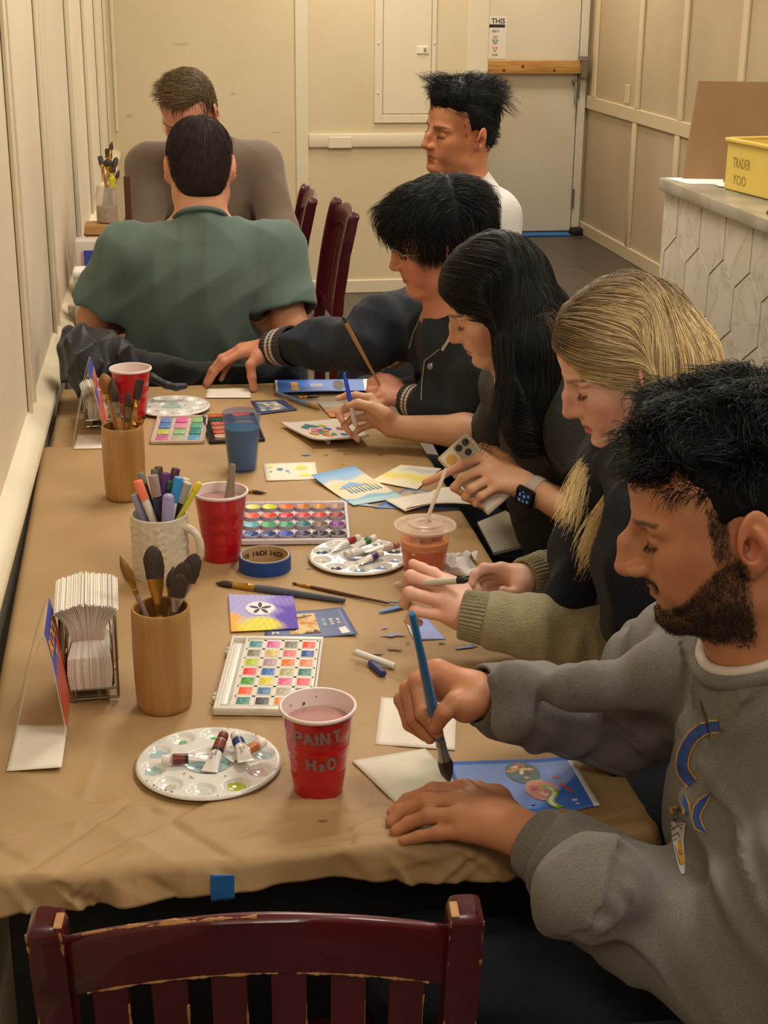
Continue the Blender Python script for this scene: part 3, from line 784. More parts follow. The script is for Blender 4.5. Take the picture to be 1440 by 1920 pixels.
cov2=paper_cover('paper_cover',-.205,.572,3.095,3.60,PZ-.0012,right=.02,label='brown kraft paper sheet over the far third of the painting tables',seed=5,frontcr=False)
cov1=paper_cover('paper_cover',-.222,.568,1.490,3.125,PZ,front=.052,label='brown kraft paper with crumpled hanging edge covering the near tables',seed=11)
def blob(parent,name,px,py,rx,ry,m,z=PZ+.0016,n=18,seed=0,rot=0,jag=.35,t=0,world=False):
 rs=np.random.RandomState(seed+int(px));c=np.array([px,py])if world else T(px,py,z)
 pts=[]
 for i in range(n):
  a=2*PI*i/n;k_=1+jag*(rs.rand()-.5)*2
  u=rx*math.cos(a)*k_;v=ry*math.sin(a)*k_
  pts.append((c[0]+u*math.cos(rot)-v*math.sin(rot),c[1]+u*math.sin(rot)+v*math.cos(rot),z))
 b=MB();b.poly(pts,n=(0,0,1),t=t);return b.build(name,m,parent,smooth=0)
m_st1=mat('stain_brown','8a6a48',.5);m_st2=mat('stain_blue','8c95a8',.6);m_st3=mat('stain_dark','4a4038',.5);m_st4=mat('stain_teal','6f9099',.6)
for(x_,y_,a_,b_,r_,mm)in((690,1224,.026,.007,-.15,m_st1),(740,1216,.015,.005,-.3,m_st1),(765,1205,.004,.002,0,m_st3),(738,1190,.024,.007,0,m_st2),(722,1176,.008,.003,.4,m_st2),(870,1213,.02,.006,.2,m_st2),(885,1209,.014,.003,-.5,m_st2),(828,1206,.007,.003,0,m_st3),(575,852,.012,.006,0,m_st4),(612,852,.006,.003,0,m_st1),(648,850,.004,.003,0,m_st3),(713,852,.008,.002,0,m_st3),(580,1065,.006,.003,0,m_st4),(643,870,.002,.002,0,m_st3),(1140,1437,.012,.006,-.9,m_st3),(1150,1455,.003,.003,0,m_st3),(605,1538,.008,.0015,0,m_st1),(505,1165,.004,.002,0,m_st1),(1000,1510,.003,.002,0,m_st1)):
 blob(cov1,'paint_stain',x_,y_,a_*.8,b_*.8,mm,rot=r_,z=PZ+.0022)
def tape(px,py,w_,h_,label,front=True):
 p=PY(px,py,1.478)if front else T(px,py,PZ)
 b=MB();nU,nV=5,10
 return p
p_=PY(417,1660,1.462)
b=MB();b.grid(lambda u,v:(p_[0]-.014+.027*u,1.4495-.004*v,p_[2]-.012+.038*v-(.003*u if v>.9 else 0)),4,8)
tp=b.build('tape_strip',mat('painters_tape','1c5fa8',.5));md=tp.modifiers.new('t','SOLIDIFY');md.thickness=.0006
tag(tp,'short blue tape piece holding the paper on the front edge of the table','tape')
def cherry():
 m=mat('cherry_lacquer','560a18',.34,coat=.22,vary=(2.5,'38060f'),bump=(18,.02));return m
m_ch=cherry();m_chw=mat('worn_bare_wood','a87848',.6,bump=(80,.2));m_seat=mat('oxblood_vinyl','4a1218',.5,coat=.08,bump=(120,.05))
def make_chair(label,wear=False,group=None,cat='chair',name='slat_back_chair'):
 c=empty(name,label=label,cat=cat,group=group)
 w2,back,sz=.192,-.20,.45
 def post(sx):
  b=MB()
  prof=[(0,.0),(.0,.25),(.0,.45),(-.012,.60),(-.035,.75),(-.062,.875),(-.074,.905)]
  vs=[];fs=[]
  n=24;pts=[]
  for i in range(n+1):
   t=i/n*(len(prof)-1);k_=min(int(t),len(prof)-2);f_=t-k_;f_=f_
   y=prof[k_][0]*(1-f_)+prof[k_+1][0]*f_;z=prof[k_][1]*(1-f_)+prof[k_+1][1]*f_
   pts.append((sx*(w2-.0)+0,back+y-.02,z))
  r_=[]
  bm=bmesh.new();prev=None
  for i,p in enumerate(pts):
   th=.020 if i<n-1 else(.017 if i==n-1 else.010)
   tw=.0165 if i<n-1 else(.014 if i==n-1 else.008)
   zt=p[2]
   ring=[bm.verts.new((p[0]+a*tw,p[1]+b_*th,zt+(.004*b_ if i>=n-1 else 0)))for a,b_ in((-1,-1),(1,-1),(1,1),(-1,1))]
   if prev:
    for q in range(4):bm.faces.new((prev[q],prev[(q+1)%4],ring[(q+1)%4],ring[q]))
   else:bm.faces.new(tuple(reversed(ring)))
   prev=ring
  bm.faces.new(tuple(prev))
  ed=[e for e in bm.edges if abs((e.verts[0].co-e.verts[1].co).normalized().z)>.5]
  bmesh.ops.bevel(bm,geom=ed,offset=.0045,segments=2,profile=.6,affect='EDGES')
  bm.verts.index_update()
  b.add([tuple(v.co)for v in bm.verts],[tuple(v.index for v in f.verts)for f in bm.faces]);bm.free()
  return b
 for sx in(-1,1):
  po=post(sx).build('back_post',m_ch,c)
  if wear:
   rs=np.random.RandomState(4+sx)
   for(edge_x,edge_y)in((-1*sx if sx>0 else 1,-1),(1,-1))if sx>0 else((1,-1),(-1,-1)):
    b=MB();pts=[];
    zz=np.linspace(.50,.896,60)
    for z in zz:
     y=np.interp(z,[.45,.60,.75,.875,.905],[0,-.012,-.035,-.062,-.074])+back-.02
     pts.append((sx*w2+edge_x*.0150,y+edge_y*.0185,z))
    wds=np.clip(.0003+.0016*np.maximum(np.sin(zz*60+sx),0)*rs.rand(60)+.0007*rs.rand(60),.0002,.003)
    b.tube(pts,list(wds),6);b.build('worn_edge',m_chw,po)
   t_=MB();t_.rbox((sx*w2-.013*sx-.003,back-.114,.9045),(sx*w2-.013*sx+.005,back-.090,.9062),.0008,1);t_.build('worn_edge',m_chw,po)
 def back_y(z):return np.interp(z,[.45,.60,.75,.875,.905],[0,-.012,-.035,-.062,-.074])+back-.02
 def crest(u,v,side):
  x=(-1+2*u)*(w2-.014);bow=-.012*(1-(x/w2)**2);crown=.042*(1-(x/w2)**2)
  z=.798+(.868-.798)*v+crown*v+crown*.9*(1-v)
  return(x,back_y(z)+bow+side*.0085*(1-max(0,(v-.9)/.1)*.4),z)
 b=MB();nu=28
 prof=[(0.0,-1),(.04,-1.05),(.5,-1),(.93,-1),(.985,-.7),(1.0,0),(.985,.7),(.93,1),(.5,1),(.04,1.05),(0.0,1)]
 vs=[]
 for i in range(nu+1):vs+=[crest(i/nu,v,s_)for v,s_ in prof]
 k_=len(prof);fs=[(i*k_+j,i*k_+(j+1)%k_,(i+1)*k_+(j+1)%k_,(i+1)*k_+j)for i in range(nu)for j in range(k_)]
 b.add(vs,fs+[tuple(range(k_)),tuple(reversed(range(nu*k_,(nu+1)*k_)))])
 cr=b.build('crest_rail',m_ch,c,smooth=50)
 if wear:
  rs=np.random.RandomState(9)
  for(v_,s_,a0,a1)in((1.0,-.3,.05,.35),(.985,-.7,.22,.5),(0.0,-1,.05,.55),(0.0,-1,.6,.95)):
   n=40;us=np.linspace(a0,a1,n);pts=[crest(u,v_,s_*1.0)for u in us]
   wd=np.clip(.0008+.0018*np.sin(us*60+v_*3)*rs.rand(n)+.0008*rs.rand(n),.0001,.003)
   MB().tube(pts,list(wd),6).build('worn_edge',m_chw,cr)
 b=MB();vs=[]
 for i in range(nu+1):
  x=(-1+2*i/nu)*(w2-.014);bow=-.012*(1-(x/w2)**2)*.6
  vs+=[(x,back_y(z)+bow+s_*.009,z)for z,s_ in((.505,-1),(.545,-1),(.545,1),(.505,1))]
 b.add(vs,[(i*4+j,i*4+(j+1)%4,(i+1)*4+(j+1)%4,(i+1)*4+j)for i in range(nu)for j in range(4)]+[(0,1,2,3),tuple(reversed(range(nu*4,nu*4+4)))])
 b.build('lower_rail',m_ch,c,smooth=40)
 for i in range(6):
  x=-w2+.052+i*(2*w2-.104)/5
  b=MB();vs=[];N=10
  for j in range(N+1):
   z=.535+(.855-.535)*j/N;bow=-.012*(1-(x/w2)**2)*(.6+.4*j/N)
   vs+=[(x+a*.0165,back_y(z)+bow+s_*.005,z)for a,s_ in((-1,-1),(1,-1),(1,1),(-1,1))]
  b.add(vs,[(j*4+q,j*4+(q+1)%4,(j+1)*4+(q+1)%4,(j+1)*4+q)for j in range(N)for q in range(4)]+[(3,2,1,0),tuple(range(N*4,N*4+4))])
  sl=b.build('slat',m_ch,c,smooth=40)
  if wear:
   sg=1 if i<4 else 1
   rs=np.random.RandomState(20+i);zz=np.linspace(.60,.79,26)
   pts=[(x+sg*.0163,back_y(z)-.012*(1-(x/w2)**2)*.9-.005,z)for z in zz]
   MB().tube(pts,list(np.clip(.0004+.0016*rs.rand(26)*(np.sin(zz*50+i)>-.2),.0001,.0025)),5).build('worn_edge',m_chw,sl)
 b=MB();b.rbox((-.20,-.205,.40),(.20,.205,.435),.006,2);b.build('seat_frame',m_ch,c)
 b=MB();b.rbox((-.205,-.195,.436),(.205,.215,.470),.016,4);b.build('seat',m_seat,c)
 for sx in(-1,1):
  b=MB();b.rbox((sx*.185-.018,.165,0),(sx*.185+.018,.200,.40),.004,1);b.build('leg',m_ch,c)
  b=MB();b.rbox((sx*.192-.010,-.20,.16),(sx*.192+.010,.17,.19),.003,1);b.build('stretcher',m_ch,c)
 return c
ch=make_chair('worn cherry wood slat-back chair nearest the camera, tucked under the table end',wear=True)
ch.location=(.104,1.455,0);ch.rotation_euler=(0,0,R(-5.5))
proto=make_chair('dark cherry chair with wine seat beside the back wall, nearer of the two empty ones',group=None)
pA=T(664,402,.9);pB=T(592,372,.9)
proto.location=(pA[0]-.295,pA[1]+.19,0);proto.rotation_euler=(0,0,R(92))
c2=copy_tree(proto);c2.location=(pB[0]-.295,pB[1]+.19,0);c2.rotation_euler=(0,0,R(88))
c2['label']='dark cherry chair with wine seat beside the back wall, farther of the two empty ones'
SEATS={}
def seat_for(key,x,y,deg,label):
 c=copy_tree(proto);c.location=(x,y,0);c.rotation_euler=(0,0,R(deg));c['label']=label;SEATS[key]=c;return c
m_stw=mat('stool_wood','3a1c14',.35,coat=.3)
def stool_for(x,y,label,first=[]):
 if not first:
  c=empty('wooden_stool',cat='stool');MB().lathe([(0,.435),(.165,.435),(.172,.445),(.172,.462),(.165,.470),(0,.468)],40,closed_ends=False).build('seat',m_stw,c)
  for a in range(4):
   an=PI/4+a*PI/2;MB().tube([(.17*math.cos(an),.17*math.sin(an),.001),(.125*math.cos(an),.125*math.sin(an),.437)],[.014,.018],12).build('leg',m_stw,c)
  b=MB();b.tube([(.155*math.cos(t),.155*math.sin(t),.16)for t in np.linspace(0,2*PI,33)],.008,8);b.build('foot_ring',m_stw,c);first.append(c)
 else:c=copy_tree(first[0])
 c.location=(x,y,0);c['label']=label;return c
def zat(px,py,p):
 v=ray(px,py);n=np.array([v[0],v[1]]);s_=((p[0]-CAM[0])*n[0]+(p[1]-CAM[1])*n[1])/(n@n);return CAM[2]+v[2]*s_
def flatM(p,ang=0.0):return Matrix.Translation(Vector(p))@Matrix.Rotation(ang,4,'Z')
def quadframe(BL,BR,TL,z=PZ+.001):
 a,b_,c=T(*BL,z),T(*BR,z),T(*TL,z)
 ux=Vector(b_-a);w_=ux.length;ux.normalize();uy=Vector((0,0,1)).cross(ux);h_=(Vector(c)-Vector(a)).dot(uy)
 M=Matrix.Identity(4)
 for i in range(3):M[i][0]=ux[i];M[i][1]=uy[i];M[i][3]=a[i]
 return M,w_,h_
m_gold=mat('brass_ferrule','b8893a',.32,metal=.85,bump=(60,.05));m_silv=mat('nickel_ferrule','a9a39a',.3,metal=.85)
m_bris=mat('dark_bristle','3a2c23',.5,bump=(260,.35),stretch=(1,1,.08));m_brisb=mat('brown_bristle','86561f',.5,bump=(260,.35),stretch=(1,1,.08))
m_brisg=mat('golden_bristle','a8742c',.5,bump=(260,.8),stretch=(1,1,.08))
HANDLES=dict(taupe=mat('taupe_handle','8d7a68',.35),grey=mat('slate_grey_handle','4b4f5a',.35),brown=mat('brown_handle','5a3420',.4),tan=mat('bare_wood_handle','b3814e',.5),clear=mat('clear_pink_handle','b99a86',.15,trans=.4),blue=mat('blue_handle','2a6fa6',.35,coat=.5),black=mat('black_handle','1d1c1e',.35),orange=mat('orange_handle','c77d22',.4),steelblue=mat('steel_blue_handle','6c7f9c',.4),ochre=mat('ochre_handle','a5792f',.45))
def brush(tip,tail,head=.022,hw=.006,ferr=.03,kind='round',bris=None,fm=None,hm='brown',hr=.0035,label='',group=None,name='paintbrush',flat=1.0,parts=True,roll=None):
 M,Ln=between(tail,tip)
 if roll is not None:M=M@Matrix.Rotation(roll,4,'Z')
 t=empty(name,M4=M,label=label,cat='brush',group=group)
 bris=bris or m_bris;fm=fm or m_gold
 Lh=Ln-head-ferr
 fl_=.45 if kind in('filbert','flat')else 1.0
 def scl(prof,n=14,fx=1.0,fy=1.0):
  b=MB();b.lathe(prof,n);b.v=[(x*fx,y*fy,z)for x,y,z in b.v];return b
 scl([(hr*.55,0),(hr*.7,.004),(hr*.8,Lh*.3),(hr*1.15,Lh*.75),(hr,Lh*.97),(hr*.9,Lh)],12).build('handle',HANDLES[hm],t)
 n=8;b=MB();vs=[]
 ring=[(0,hr,hr),(ferr*.25,hr*1.02,hr*1.02),(ferr*.3,hr*1.1,hr*1.1),(ferr*.34,hr*1.0,hr),(ferr*.8,hw*.85,hw*.85*fl_),(ferr,hw*.95,hw*.9*fl_)]
 N=16
 for(z,a,c_)in ring:vs+=[(a*math.cos(2*PI*i/N),c_*math.sin(2*PI*i/N),Lh+z)for i in range(N)]
 b.add(vs,[(j*N+i,j*N+(i+1)%N,(j+1)*N+(i+1)%N,(j+1)*N+i)for j in range(len(ring)-1)for i in range(N)]+[tuple(reversed(range(N))),tuple(range((len(ring)-1)*N,len(ring)*N))])
 b.build('ferrule',fm,t)
 z0=Lh+ferr-.001;b=MB();vs=[]
 prof={'round':[(0,.9),(.25,1.15),(.55,.95),(.8,.5),(.95,.15),(1,.02)],'mop':[(0,.8),(.2,1.1),(.5,1.25),(.75,1.05),(.9,.6),(1,.05)],'filbert':[(0,.95),(.3,1.1),(.6,1.08),(.8,.85),(.93,.5),(1,.05)],'flat':[(0,.95),(.4,1.02),(.8,1.0),(.97,.92),(1,.85)]}[kind]
 for(q,a)in prof:
  for i in range(N):
   th=2*PI*i/N;rr_=a*hw*(1+.05*math.sin(i*5+q*9))
   vs.append((rr_*math.cos(th),rr_*math.sin(th)*(fl_*(1-.5*q)if fl_<1 else 1),z0+q*head))
 b.add(vs,[(j*N+i,j*N+(i+1)%N,(j+1)*N+(i+1)%N,(j+1)*N+i)for j in range(len(prof)-1)for i in range(N)]+[tuple(range((len(prof)-1)*N,len(prof)*N))])
 b.build('bristles',bris,t)
 return t
def bamboo_mat():
 m=mat('bamboo','b58a52',.42,vary=(14,'a07440',.35,.65),stretch=(5,5,.35),bump=(45,.12));return m
m_bam=bamboo_mat();m_bamd=mat('bamboo_inside','8a5c2c',.6)
def bamboo(px,py_base,rim_px,rim_py,rbase,rtop,label):
 c=T(px,py_base);H_=zat(rim_px,rim_py,c)-c[2]
 t=empty('bamboo_cup',c,label=label,cat='cup')
 b=MB();w_=.004
 out=[(0,0),(rbase*.90,0),(rbase*.96,.003),(rbase*.99,.010),(rbase*1.03,H_*.3),(rbase*1.05,H_*.6),(rtop*1.01,H_*.9),(rtop,H_-.002),(rtop-.001,H_),(rtop-w_*.8,H_),(rtop-w_,H_-.002)]
 b.lathe(out,48,closed_ends=False);b.build('cup_wall',m_bam,t,smooth=60)
 MB().lathe([(rtop-w_,H_-.002),(rtop-w_-.001,H_*.5),(rbase-w_-.002,.006),(0,.006)],40,closed_ends=False).build('lining',m_bamd,t,smooth=60)
 return t,c,H_
bc1,c1,H1=bamboo(309,1322,308,1137,.0385,.0395,'tall bamboo cup of brushes nearest the camera')
bc2,c2_,H2=bamboo(236,932,235,797,.0385,.0395,'bamboo cup of brushes standing behind the marker mug')
def cup_brush(cup,H_,r_,tip,bot,dd=0.0,**k):
 d0=depth((cup[0],cup[1],cup[2]+H_))+dd
 tp_=W(tip[0],tip[1],d0)
 ft=Vector((cup[0]+bot[0]*r_,cup[1]+bot[1]*r_,cup[2]+.008))
 return brush(tuple(tp_),tuple(ft),group='brushes standing in the %s bamboo cup'%k.pop('which'),**k)
w1=dict(which='nearest')
cup_brush(c1,H1,.03,(224,1040),(.75,.2),0,head=.038,hw=.0068,ferr=.022,kind='round',bris=m_brisb,fm=m_gold,hm='clear',hr=.0038,label='round brush with golden brown hair leaning left out of the near bamboo cup',**w1)
cup_brush(c1,H1,.03,(285,1021),(.1,.1),.01,head=.046,hw=.0125,ferr=.052,kind='filbert',bris=m_bris,fm=m_gold,hm='ochre',hr=.006,label='widest oval brush with brass ferrule in the near bamboo cup',roll=0,**w1)
cup_brush(c1,H1,.03,(339,1074),(-.2,-.4),-.02,head=.034,hw=.0105,ferr=.030,kind='filbert',fm=m_silv,hm='clear',hr=.0048,label='squat dark oval brush with silver ferrule at the front of the near bamboo cup',**w1)
cup_brush(c1,H1,.03,(348,1051),(-.5,.1),.005,head=.038,hw=.0112,ferr=.028,kind='filbert',fm=m_gold,hm='brown',hr=.0048,label='dark oval brush with brass ferrule right behind the squat silver one',**w1)
cup_brush(c1,H1,.03,(368,1036),(-.6,.3),.02,head=.042,hw=.0118,ferr=.030,kind='filbert',fm=m_silv,hm='clear',hr=.0048,label='rounded dark brush leaning farthest right in the near bamboo cup',**w1)
cup_brush(c1,H1,.03,(325,1060),(.0,.5),.03,head=.030,hw=.0080,ferr=.026,kind='round',fm=m_gold,hm='ochre',hr=.004,label='slim dark brush at the back of the near bamboo cup',**w1)
cup_brush(c1,H1,.03,(243,1075),(.5,.5),.02,head=.020,hw=.0035,ferr=.020,kind='round',fm=m_silv,bris=m_brisb,hm='clear',hr=.003,label='thin brush close to the left rim of the near bamboo cup',**w1)
w2_=dict(which='far')
cup_brush(c2_,H2,.03,(193,699),(.5,.1),0,head=.040,hw=.0110,ferr=.018,kind='mop',bris=m_brisb,fm=m_gold,hm='tan',hr=.0055,label='fluffy brown mop brush leaning left in the far bamboo cup',**w2_)
cup_brush(c2_,H2,.03,(209,706),(.3,-.2),-.01,head=.048,hw=.0085,ferr=.03,kind='round',fm=mat('taupe_ferrule','8d7768',.4,metal=.3),hm='tan',hr=.006,label='long pointed dark brush with taupe ferrule in the far bamboo cup',**w2_)
cup_brush(c2_,H2,.03,(240,729),(0,0),-.01,head=.034,hw=.0060,ferr=.03,kind='round',fm=mat('olive_ferrule','6b6250',.4,metal=.4),hm='ochre',hr=.0055,label='short pointed black brush in the middle of the far bamboo cup',**w2_)
cup_brush(c2_,H2,.03,(263,710),(-.4,0),0,head=.040,hw=.0080,ferr=.02,kind='flat',fm=m_gold,hm='tan',hr=.006,label='flat dark brush leaning right in the far bamboo cup',**w2_)
cup_brush(c2_,H2,.03,(246,750),(-.1,.4),.01,head=.012,hw=.005,ferr=.02,kind='round',fm=m_gold,hm='ochre',hr=.005,label='stubby brush with brass ferrule in the far bamboo cup',**w2_)
cup_brush(c2_,H2,.03,(224,757),(.1,.5),.02,head=.012,hw=.006,ferr=.02,kind='flat',bris=m_brisg,fm=m_silv,hm='orange',hr=.005,label='orange handled brush at the back of the far bamboo cup',**w2_)
cup_brush(c2_,H2,.03,(272,775),(-.7,.2),0,head=.010,hw=.004,ferr=.012,kind='round',fm=m_gold,hm='orange',hr=.004,label='small brush at the right rim of the far bamboo cup',**w2_)
cup_brush(c2_,H2,.03,(255,778),(-.5,-.5),-.01,head=.010,hw=.005,ferr=.012,kind='flat',bris=m_brisg,fm=m_gold,hm='ochre',hr=.0055,label='low brush with golden hair near the right rim of the far bamboo cup',**w2_)
m_red_=mat('red_party_plastic','b80f1e',.22,coat=.4);m_cupw=mat('white_cup_lining','e6d5d0',.35);m_wat=mat('murky_pink_water','b98a84',.08,spec=.6)
def red_cup(px,py_base,label,s=1.0,level=.55,wat=None,Hc=.118):
 c=T(px,py_base);t=empty('red_cup',c,label=label,cat='cup')
 rb,rt,H_=.0305*s,.0455*s,Hc*s
 rad=lambda z:rb+(rt-rb)*z/H_
 pf=[(0,.004),(rb*.86,.004),(rb*.9,0),(rb,.0005)]
 zs=[.006,.018,.030,.032,.034,.036,.052,.054,.056,.072,.0735,.075,.0765,.078,.0795,.081,.096,H_-.006]
 for i,z in enumerate(zs):
  z*=1;g=.0007 if z in(.032,.036,.054,.0735,.0765,.0795)else 0
  pf.append((rad(z)-g,z))
 MB().lathe(pf,56,closed_ends=False).build('cup_wall',m_red_,t,smooth=50)
 MB().lathe([(rt-.0012,H_-.006),(rt+.0016,H_-.0055),(rt+.0026,H_-.003),(rt+.0020,H_-.0006),(rt+.0004,H_),(rt-.0012,H_-.001)],56,closed_ends=False).build('rim',m_cupw,t,smooth=60)
 MB().lathe([(rt-.0012,H_-.001),(rad(.012)-.0016,.012),(0,.010)],48,closed_ends=False).build('lining',m_cupw,t,smooth=60)
 zl=H_*level
 MB().lathe([(rad(zl)-.002,zl),(0,zl)],40,closed_ends=False).build('paint_water',wat or m_wat,t)
 return t,c,rad,H_
rc1,cr1,rad1,Hr1=red_cup(597,1479,'red plastic cup lettered PAINT in grey, nearest the camera',level=.80)
rc2,cr2,_,Hr2=red_cup(417,1046,'red plastic cup holding one brush, beside the tray of round paint pans',level=.86,wat=mat('grey_rose_water','a9807a',.08),Hc=.125)
rc3,cr3,_,Hr3=red_cup(249,783,'red plastic cup standing behind the far bamboo cup near the black bag',level=.8)
m_brushink=mat('grey_brush_paint','8d7470',.5)
GL={'P':[[(0,0),(.05,1)],[(.03,.95),(.5,.95),(.62,.72),(.45,.5),(.05,.48)]],'A':[[(0,0),(.32,1),(.66,0)],[(.12,.36),(.54,.36)]],'I':[[(.1,0),(.12,1)]],'N':[[(0,0),(.03,1),(.55,.05),(.6,1)]],'T':[[(-.02,.95),(.66,1)],[(.33,.98),(.30,0)]],'H':[[(0,0),(.03,1)],[(.55,0),(.57,1)],[(.02,.5),(.56,.52)]],'2':[[(.02,.55),(.25,.75),(.42,.55),(.05,.08),(.50,.10)]],'O':[[(.3,1),(.05,.7),(.08,.2),(.35,0),(.62,.3),(.6,.8),(.3,1)]]}
def cup_word(word,a0,z0,hgt,adv,parent,drop=0.0):
 x=0.0
 for i,chx in enumerate(word):
  gl=GL[chx];b=MB()
  for stx in gl:
   pts=[]
   for k in range(len(stx)-1):
    for q in range(6):f_=q/6;pts.append((stx[k][0]*(1-f_)+stx[k+1][0]*f_,stx[k][1]*(1-f_)+stx[k+1][1]*f_))
   pts.append(stx[-1])
   wv=[];ring=[]
   L_=[];Rr=[]
   for k,(u,v)in enumerate(pts):
    k2=min(k+1,len(pts)-1);k1=max(k-1,0);dx=pts[k2][0]-pts[k1][0];dy=pts[k2][1]-pts[k1][1];dl=math.hypot(dx,dy)+1e-6
    hw_=.0020*(1+.25*math.sin(k*1.7+i))
    sz=hgt*(.72 if chx=='2' else 1)
    for sg,arr in((1,L_),(-1,Rr)):
     xx=x+u*sz-sg*dy/dl*hw_;zz=z0+v*sz+sg*dx/dl*hw_-drop*x
     r_=rad1(zz)+.0007;an=a0+xx/r_
     arr.append((r_*math.cos(an),r_*math.sin(an),zz))
   n=len(pts);b.add(L_+Rr,[(k+n,k+n+1,k+1,k)for k in range(n-1)])
  b.build('lettering',m_brushink,parent,smooth=0);x+=adv[i]
a_view=math.atan2(CAM[1]-cr1[1],CAM[0]-cr1[0])
cup_word('PAINT',a_view-.72,.083,.0165,[.0135,.0140,.0072,.0150,.015],rc1,drop=-.03)
cup_word('H2O',a_view-.36,.046,.0165,[.0150,.0100,.015],rc1,drop=.0)
for(an,zz,r_)in((1.9,.100,.0016),(2.4,.104,.0010),(1.5,.107,.0008)):
 rr=rad1(zz)-.0026;b=MB();b.lathe([(r_*1.3,0),(0,.0003)],10,M4=frame((rr*math.cos(an),rr*math.sin(an),zz),(-math.cos(an),-math.sin(an),0)),closed_ends=False);b.build('paint_drop',mat('grey_drop','5e4c48',.5),rc1)
brush(tuple(np.array(cr2)+[.004,-.012,.02]),tuple(W(436,870,depth((cr2[0],cr2[1],.9))+.01)),head=.02,hw=.005,ferr=.03,hm='taupe',hr=.0085,fm=m_silv,label='brush standing head down in the red cup beside the paint pan tray')
cm=T(303,1076);mug=empty('mug',cm,label='off-white cable-knit textured mug full of markers',cat='mug')
m_cer=mat('offwhite_glaze','cfc6b2',.35,bump=(55,.3));Hm=.108;rm=.0475
def mugr(a,z):
 e=sstep(.006,.014,z)*sstep(Hm-.004,Hm-.012,z)
 c_=.0011*math.sin(a*22)*(.5+.5*math.sin(z*330+3*math.sin(a*11)))+.0016*math.exp(-((math.fmod(a*1.0+6.28,1.05)-.5)/.16)**2)*abs(math.sin(z*260+(1 if math.fmod(a+6.28,1.05)>.5 else-1)*1.1))
 return c_*e
b=MB();nA,nZ=168,60
b.grid(lambda u,v:((rm*(.96+.04*min(1,v*6))+mugr(u*2*PI,v*Hm))*math.cos(u*2*PI),(rm*(.96+.04*min(1,v*6))+mugr(u*2*PI,v*Hm))*math.sin(u*2*PI),v*Hm),nA,nZ)
b.lathe([(rm,Hm),(rm-.001,Hm+.0015),(rm-.003,Hm+.0015),(rm-.0045,Hm-.002),(rm-.005,.008),(0,.006)],48,closed_ends=False);b.lathe([(0,.0005),(rm*.96,.0005)],48,closed_ends=False)
b.build('mug_body',m_cer,mug,smooth=50)
b=MB();ha=R(-28);hp=[]
for i in range(15):
 t_=i/14*PI;hp.append((rm-.003+.030*math.sin(t_)**.8,.056+.034*math.cos(t_)))
b.tube([(r_*math.cos(ha),r_*math.sin(ha),z)for r_,z in hp],[.0068]*15,10);b.build('handle',m_cer,mug)
def marker(tip,foot,cap_len,cap_col,body_col,r_=.0055,label='',body2=None,cap_r=1.12,clear=False,group='markers standing in the mug',cap_shape='flat'):
 M,Ln=between(foot,tip);t=empty('marker',M4=M,label=label,cat='marker',group=group)
 mb_=mat('marker_body_'+body_col,body_col,.35);mc_=mat('marker_cap_'+cap_col+('c' if clear else ''),cap_col,.25,trans=.5 if clear else 0)
 zc=Ln-cap_len
 MB().lathe([(r_*.7,0),(r_*.95,.003),(r_,.01),(r_,zc),(r_*.9,zc+.001)],16).build('body',mb_,t)
 if body2:MB().lathe([(r_*1.02,zc-.030),(r_*1.03,zc-.029),(r_*1.03,zc-.004),(r_*1.02,zc-.003)],16).build('label_band',mat('marker_band_'+body2,body2,.4),t)
 rc_=r_*cap_r
 MB().lathe([(rc_,zc),(rc_,Ln-.002),(rc_*.85,Ln),(0,Ln)]if cap_shape=='flat' else[(rc_,zc),(rc_,Ln-.006),(rc_*.8,Ln-.002),(rc_*.45,Ln),(0,Ln)],16).build('cap',mc_,t)
 return t
dm=depth((cm[0],cm[1],cm[2]+Hm))
def mk(px,py,fx,fy,cl,cc,bc,dd=0,**k):
 return marker(tuple(W(px,py,dm+dd)),(cm[0]+fx*.028,cm[1]+fy*.028,cm[2]+.010),cl,cc,bc,**k)
mk(258,901,.7,-.5,.034,'f08060','d9ccc0',-.02,r_=.0068,label='highlighter with salmon cap leaning left in the mug')
mk(252,927,.0,-.1,.045,'8f8aa0','8a86a2',-.01,r_=.0062,label='grey lilac marker at the left rim of the mug')
mk(263,886,.5,.2,.020,'7d7a74','23222a',.0,r_=.006,label='black marker with square grey cap in the mug')
mk(287,891,.5,-.4,.036,'c9b3ae','17171f',-.02,r_=.0075,clear=True,label='black marker with clear pinkish cap in the mug',body2='3a2c5a')
mk(297,875,.1,.7,.03,'5a4036','3c2c28',.02,r_=.0065,label='brown marker at the back of the mug')
mk(289,880,.0,.4,.03,'6a6660','2b2a2c',.01,r_=.0055,label='grey capped marker behind the clear capped one in the mug')
mk(311,887,-.1,.3,.038,'5d3576','3d2550',.0,r_=.0070,label='purple marker in the middle of the mug')
mk(320,902,-.2,.1,.014,'2f5a38','1e1e22',-.005,r_=.0050,label='dark marker with small green cap in the mug')
mk(330,878,-.3,.7,.05,'54304c','54304c',.02,r_=.0068,label='plum coloured marker at the back right of the mug')
mk(335,895,-.1,-.3,.042,'2f8fd0','d8d2c8',-.015,r_=.0070,label='marker with bright blue cap and white barrel in the mug')
mk(316,926,.2,-.8,.060,'9c93c0','9c93c0',-.03,r_=.0088,cap_shape='round',label='fat lilac marker at the front of the mug')
mk(352,905,-.4,.1,.036,'c9c4bc','1e1c24',-.01,r_=.0072,clear=True,label='black marker with clear cap on the right of the mug')
mk(349,897,-.6,.5,.02,'d5d0c6','c9c4ba',.015,r_=.0068,label='white patterned marker behind the clear capped one in the mug')
mk(375,904,-.8,-.1,.018,'e3cf2c','c8c23a',-.01,r_=.0052,cap_shape='round',label='thin yellow capped marker leaning right out of the mug')
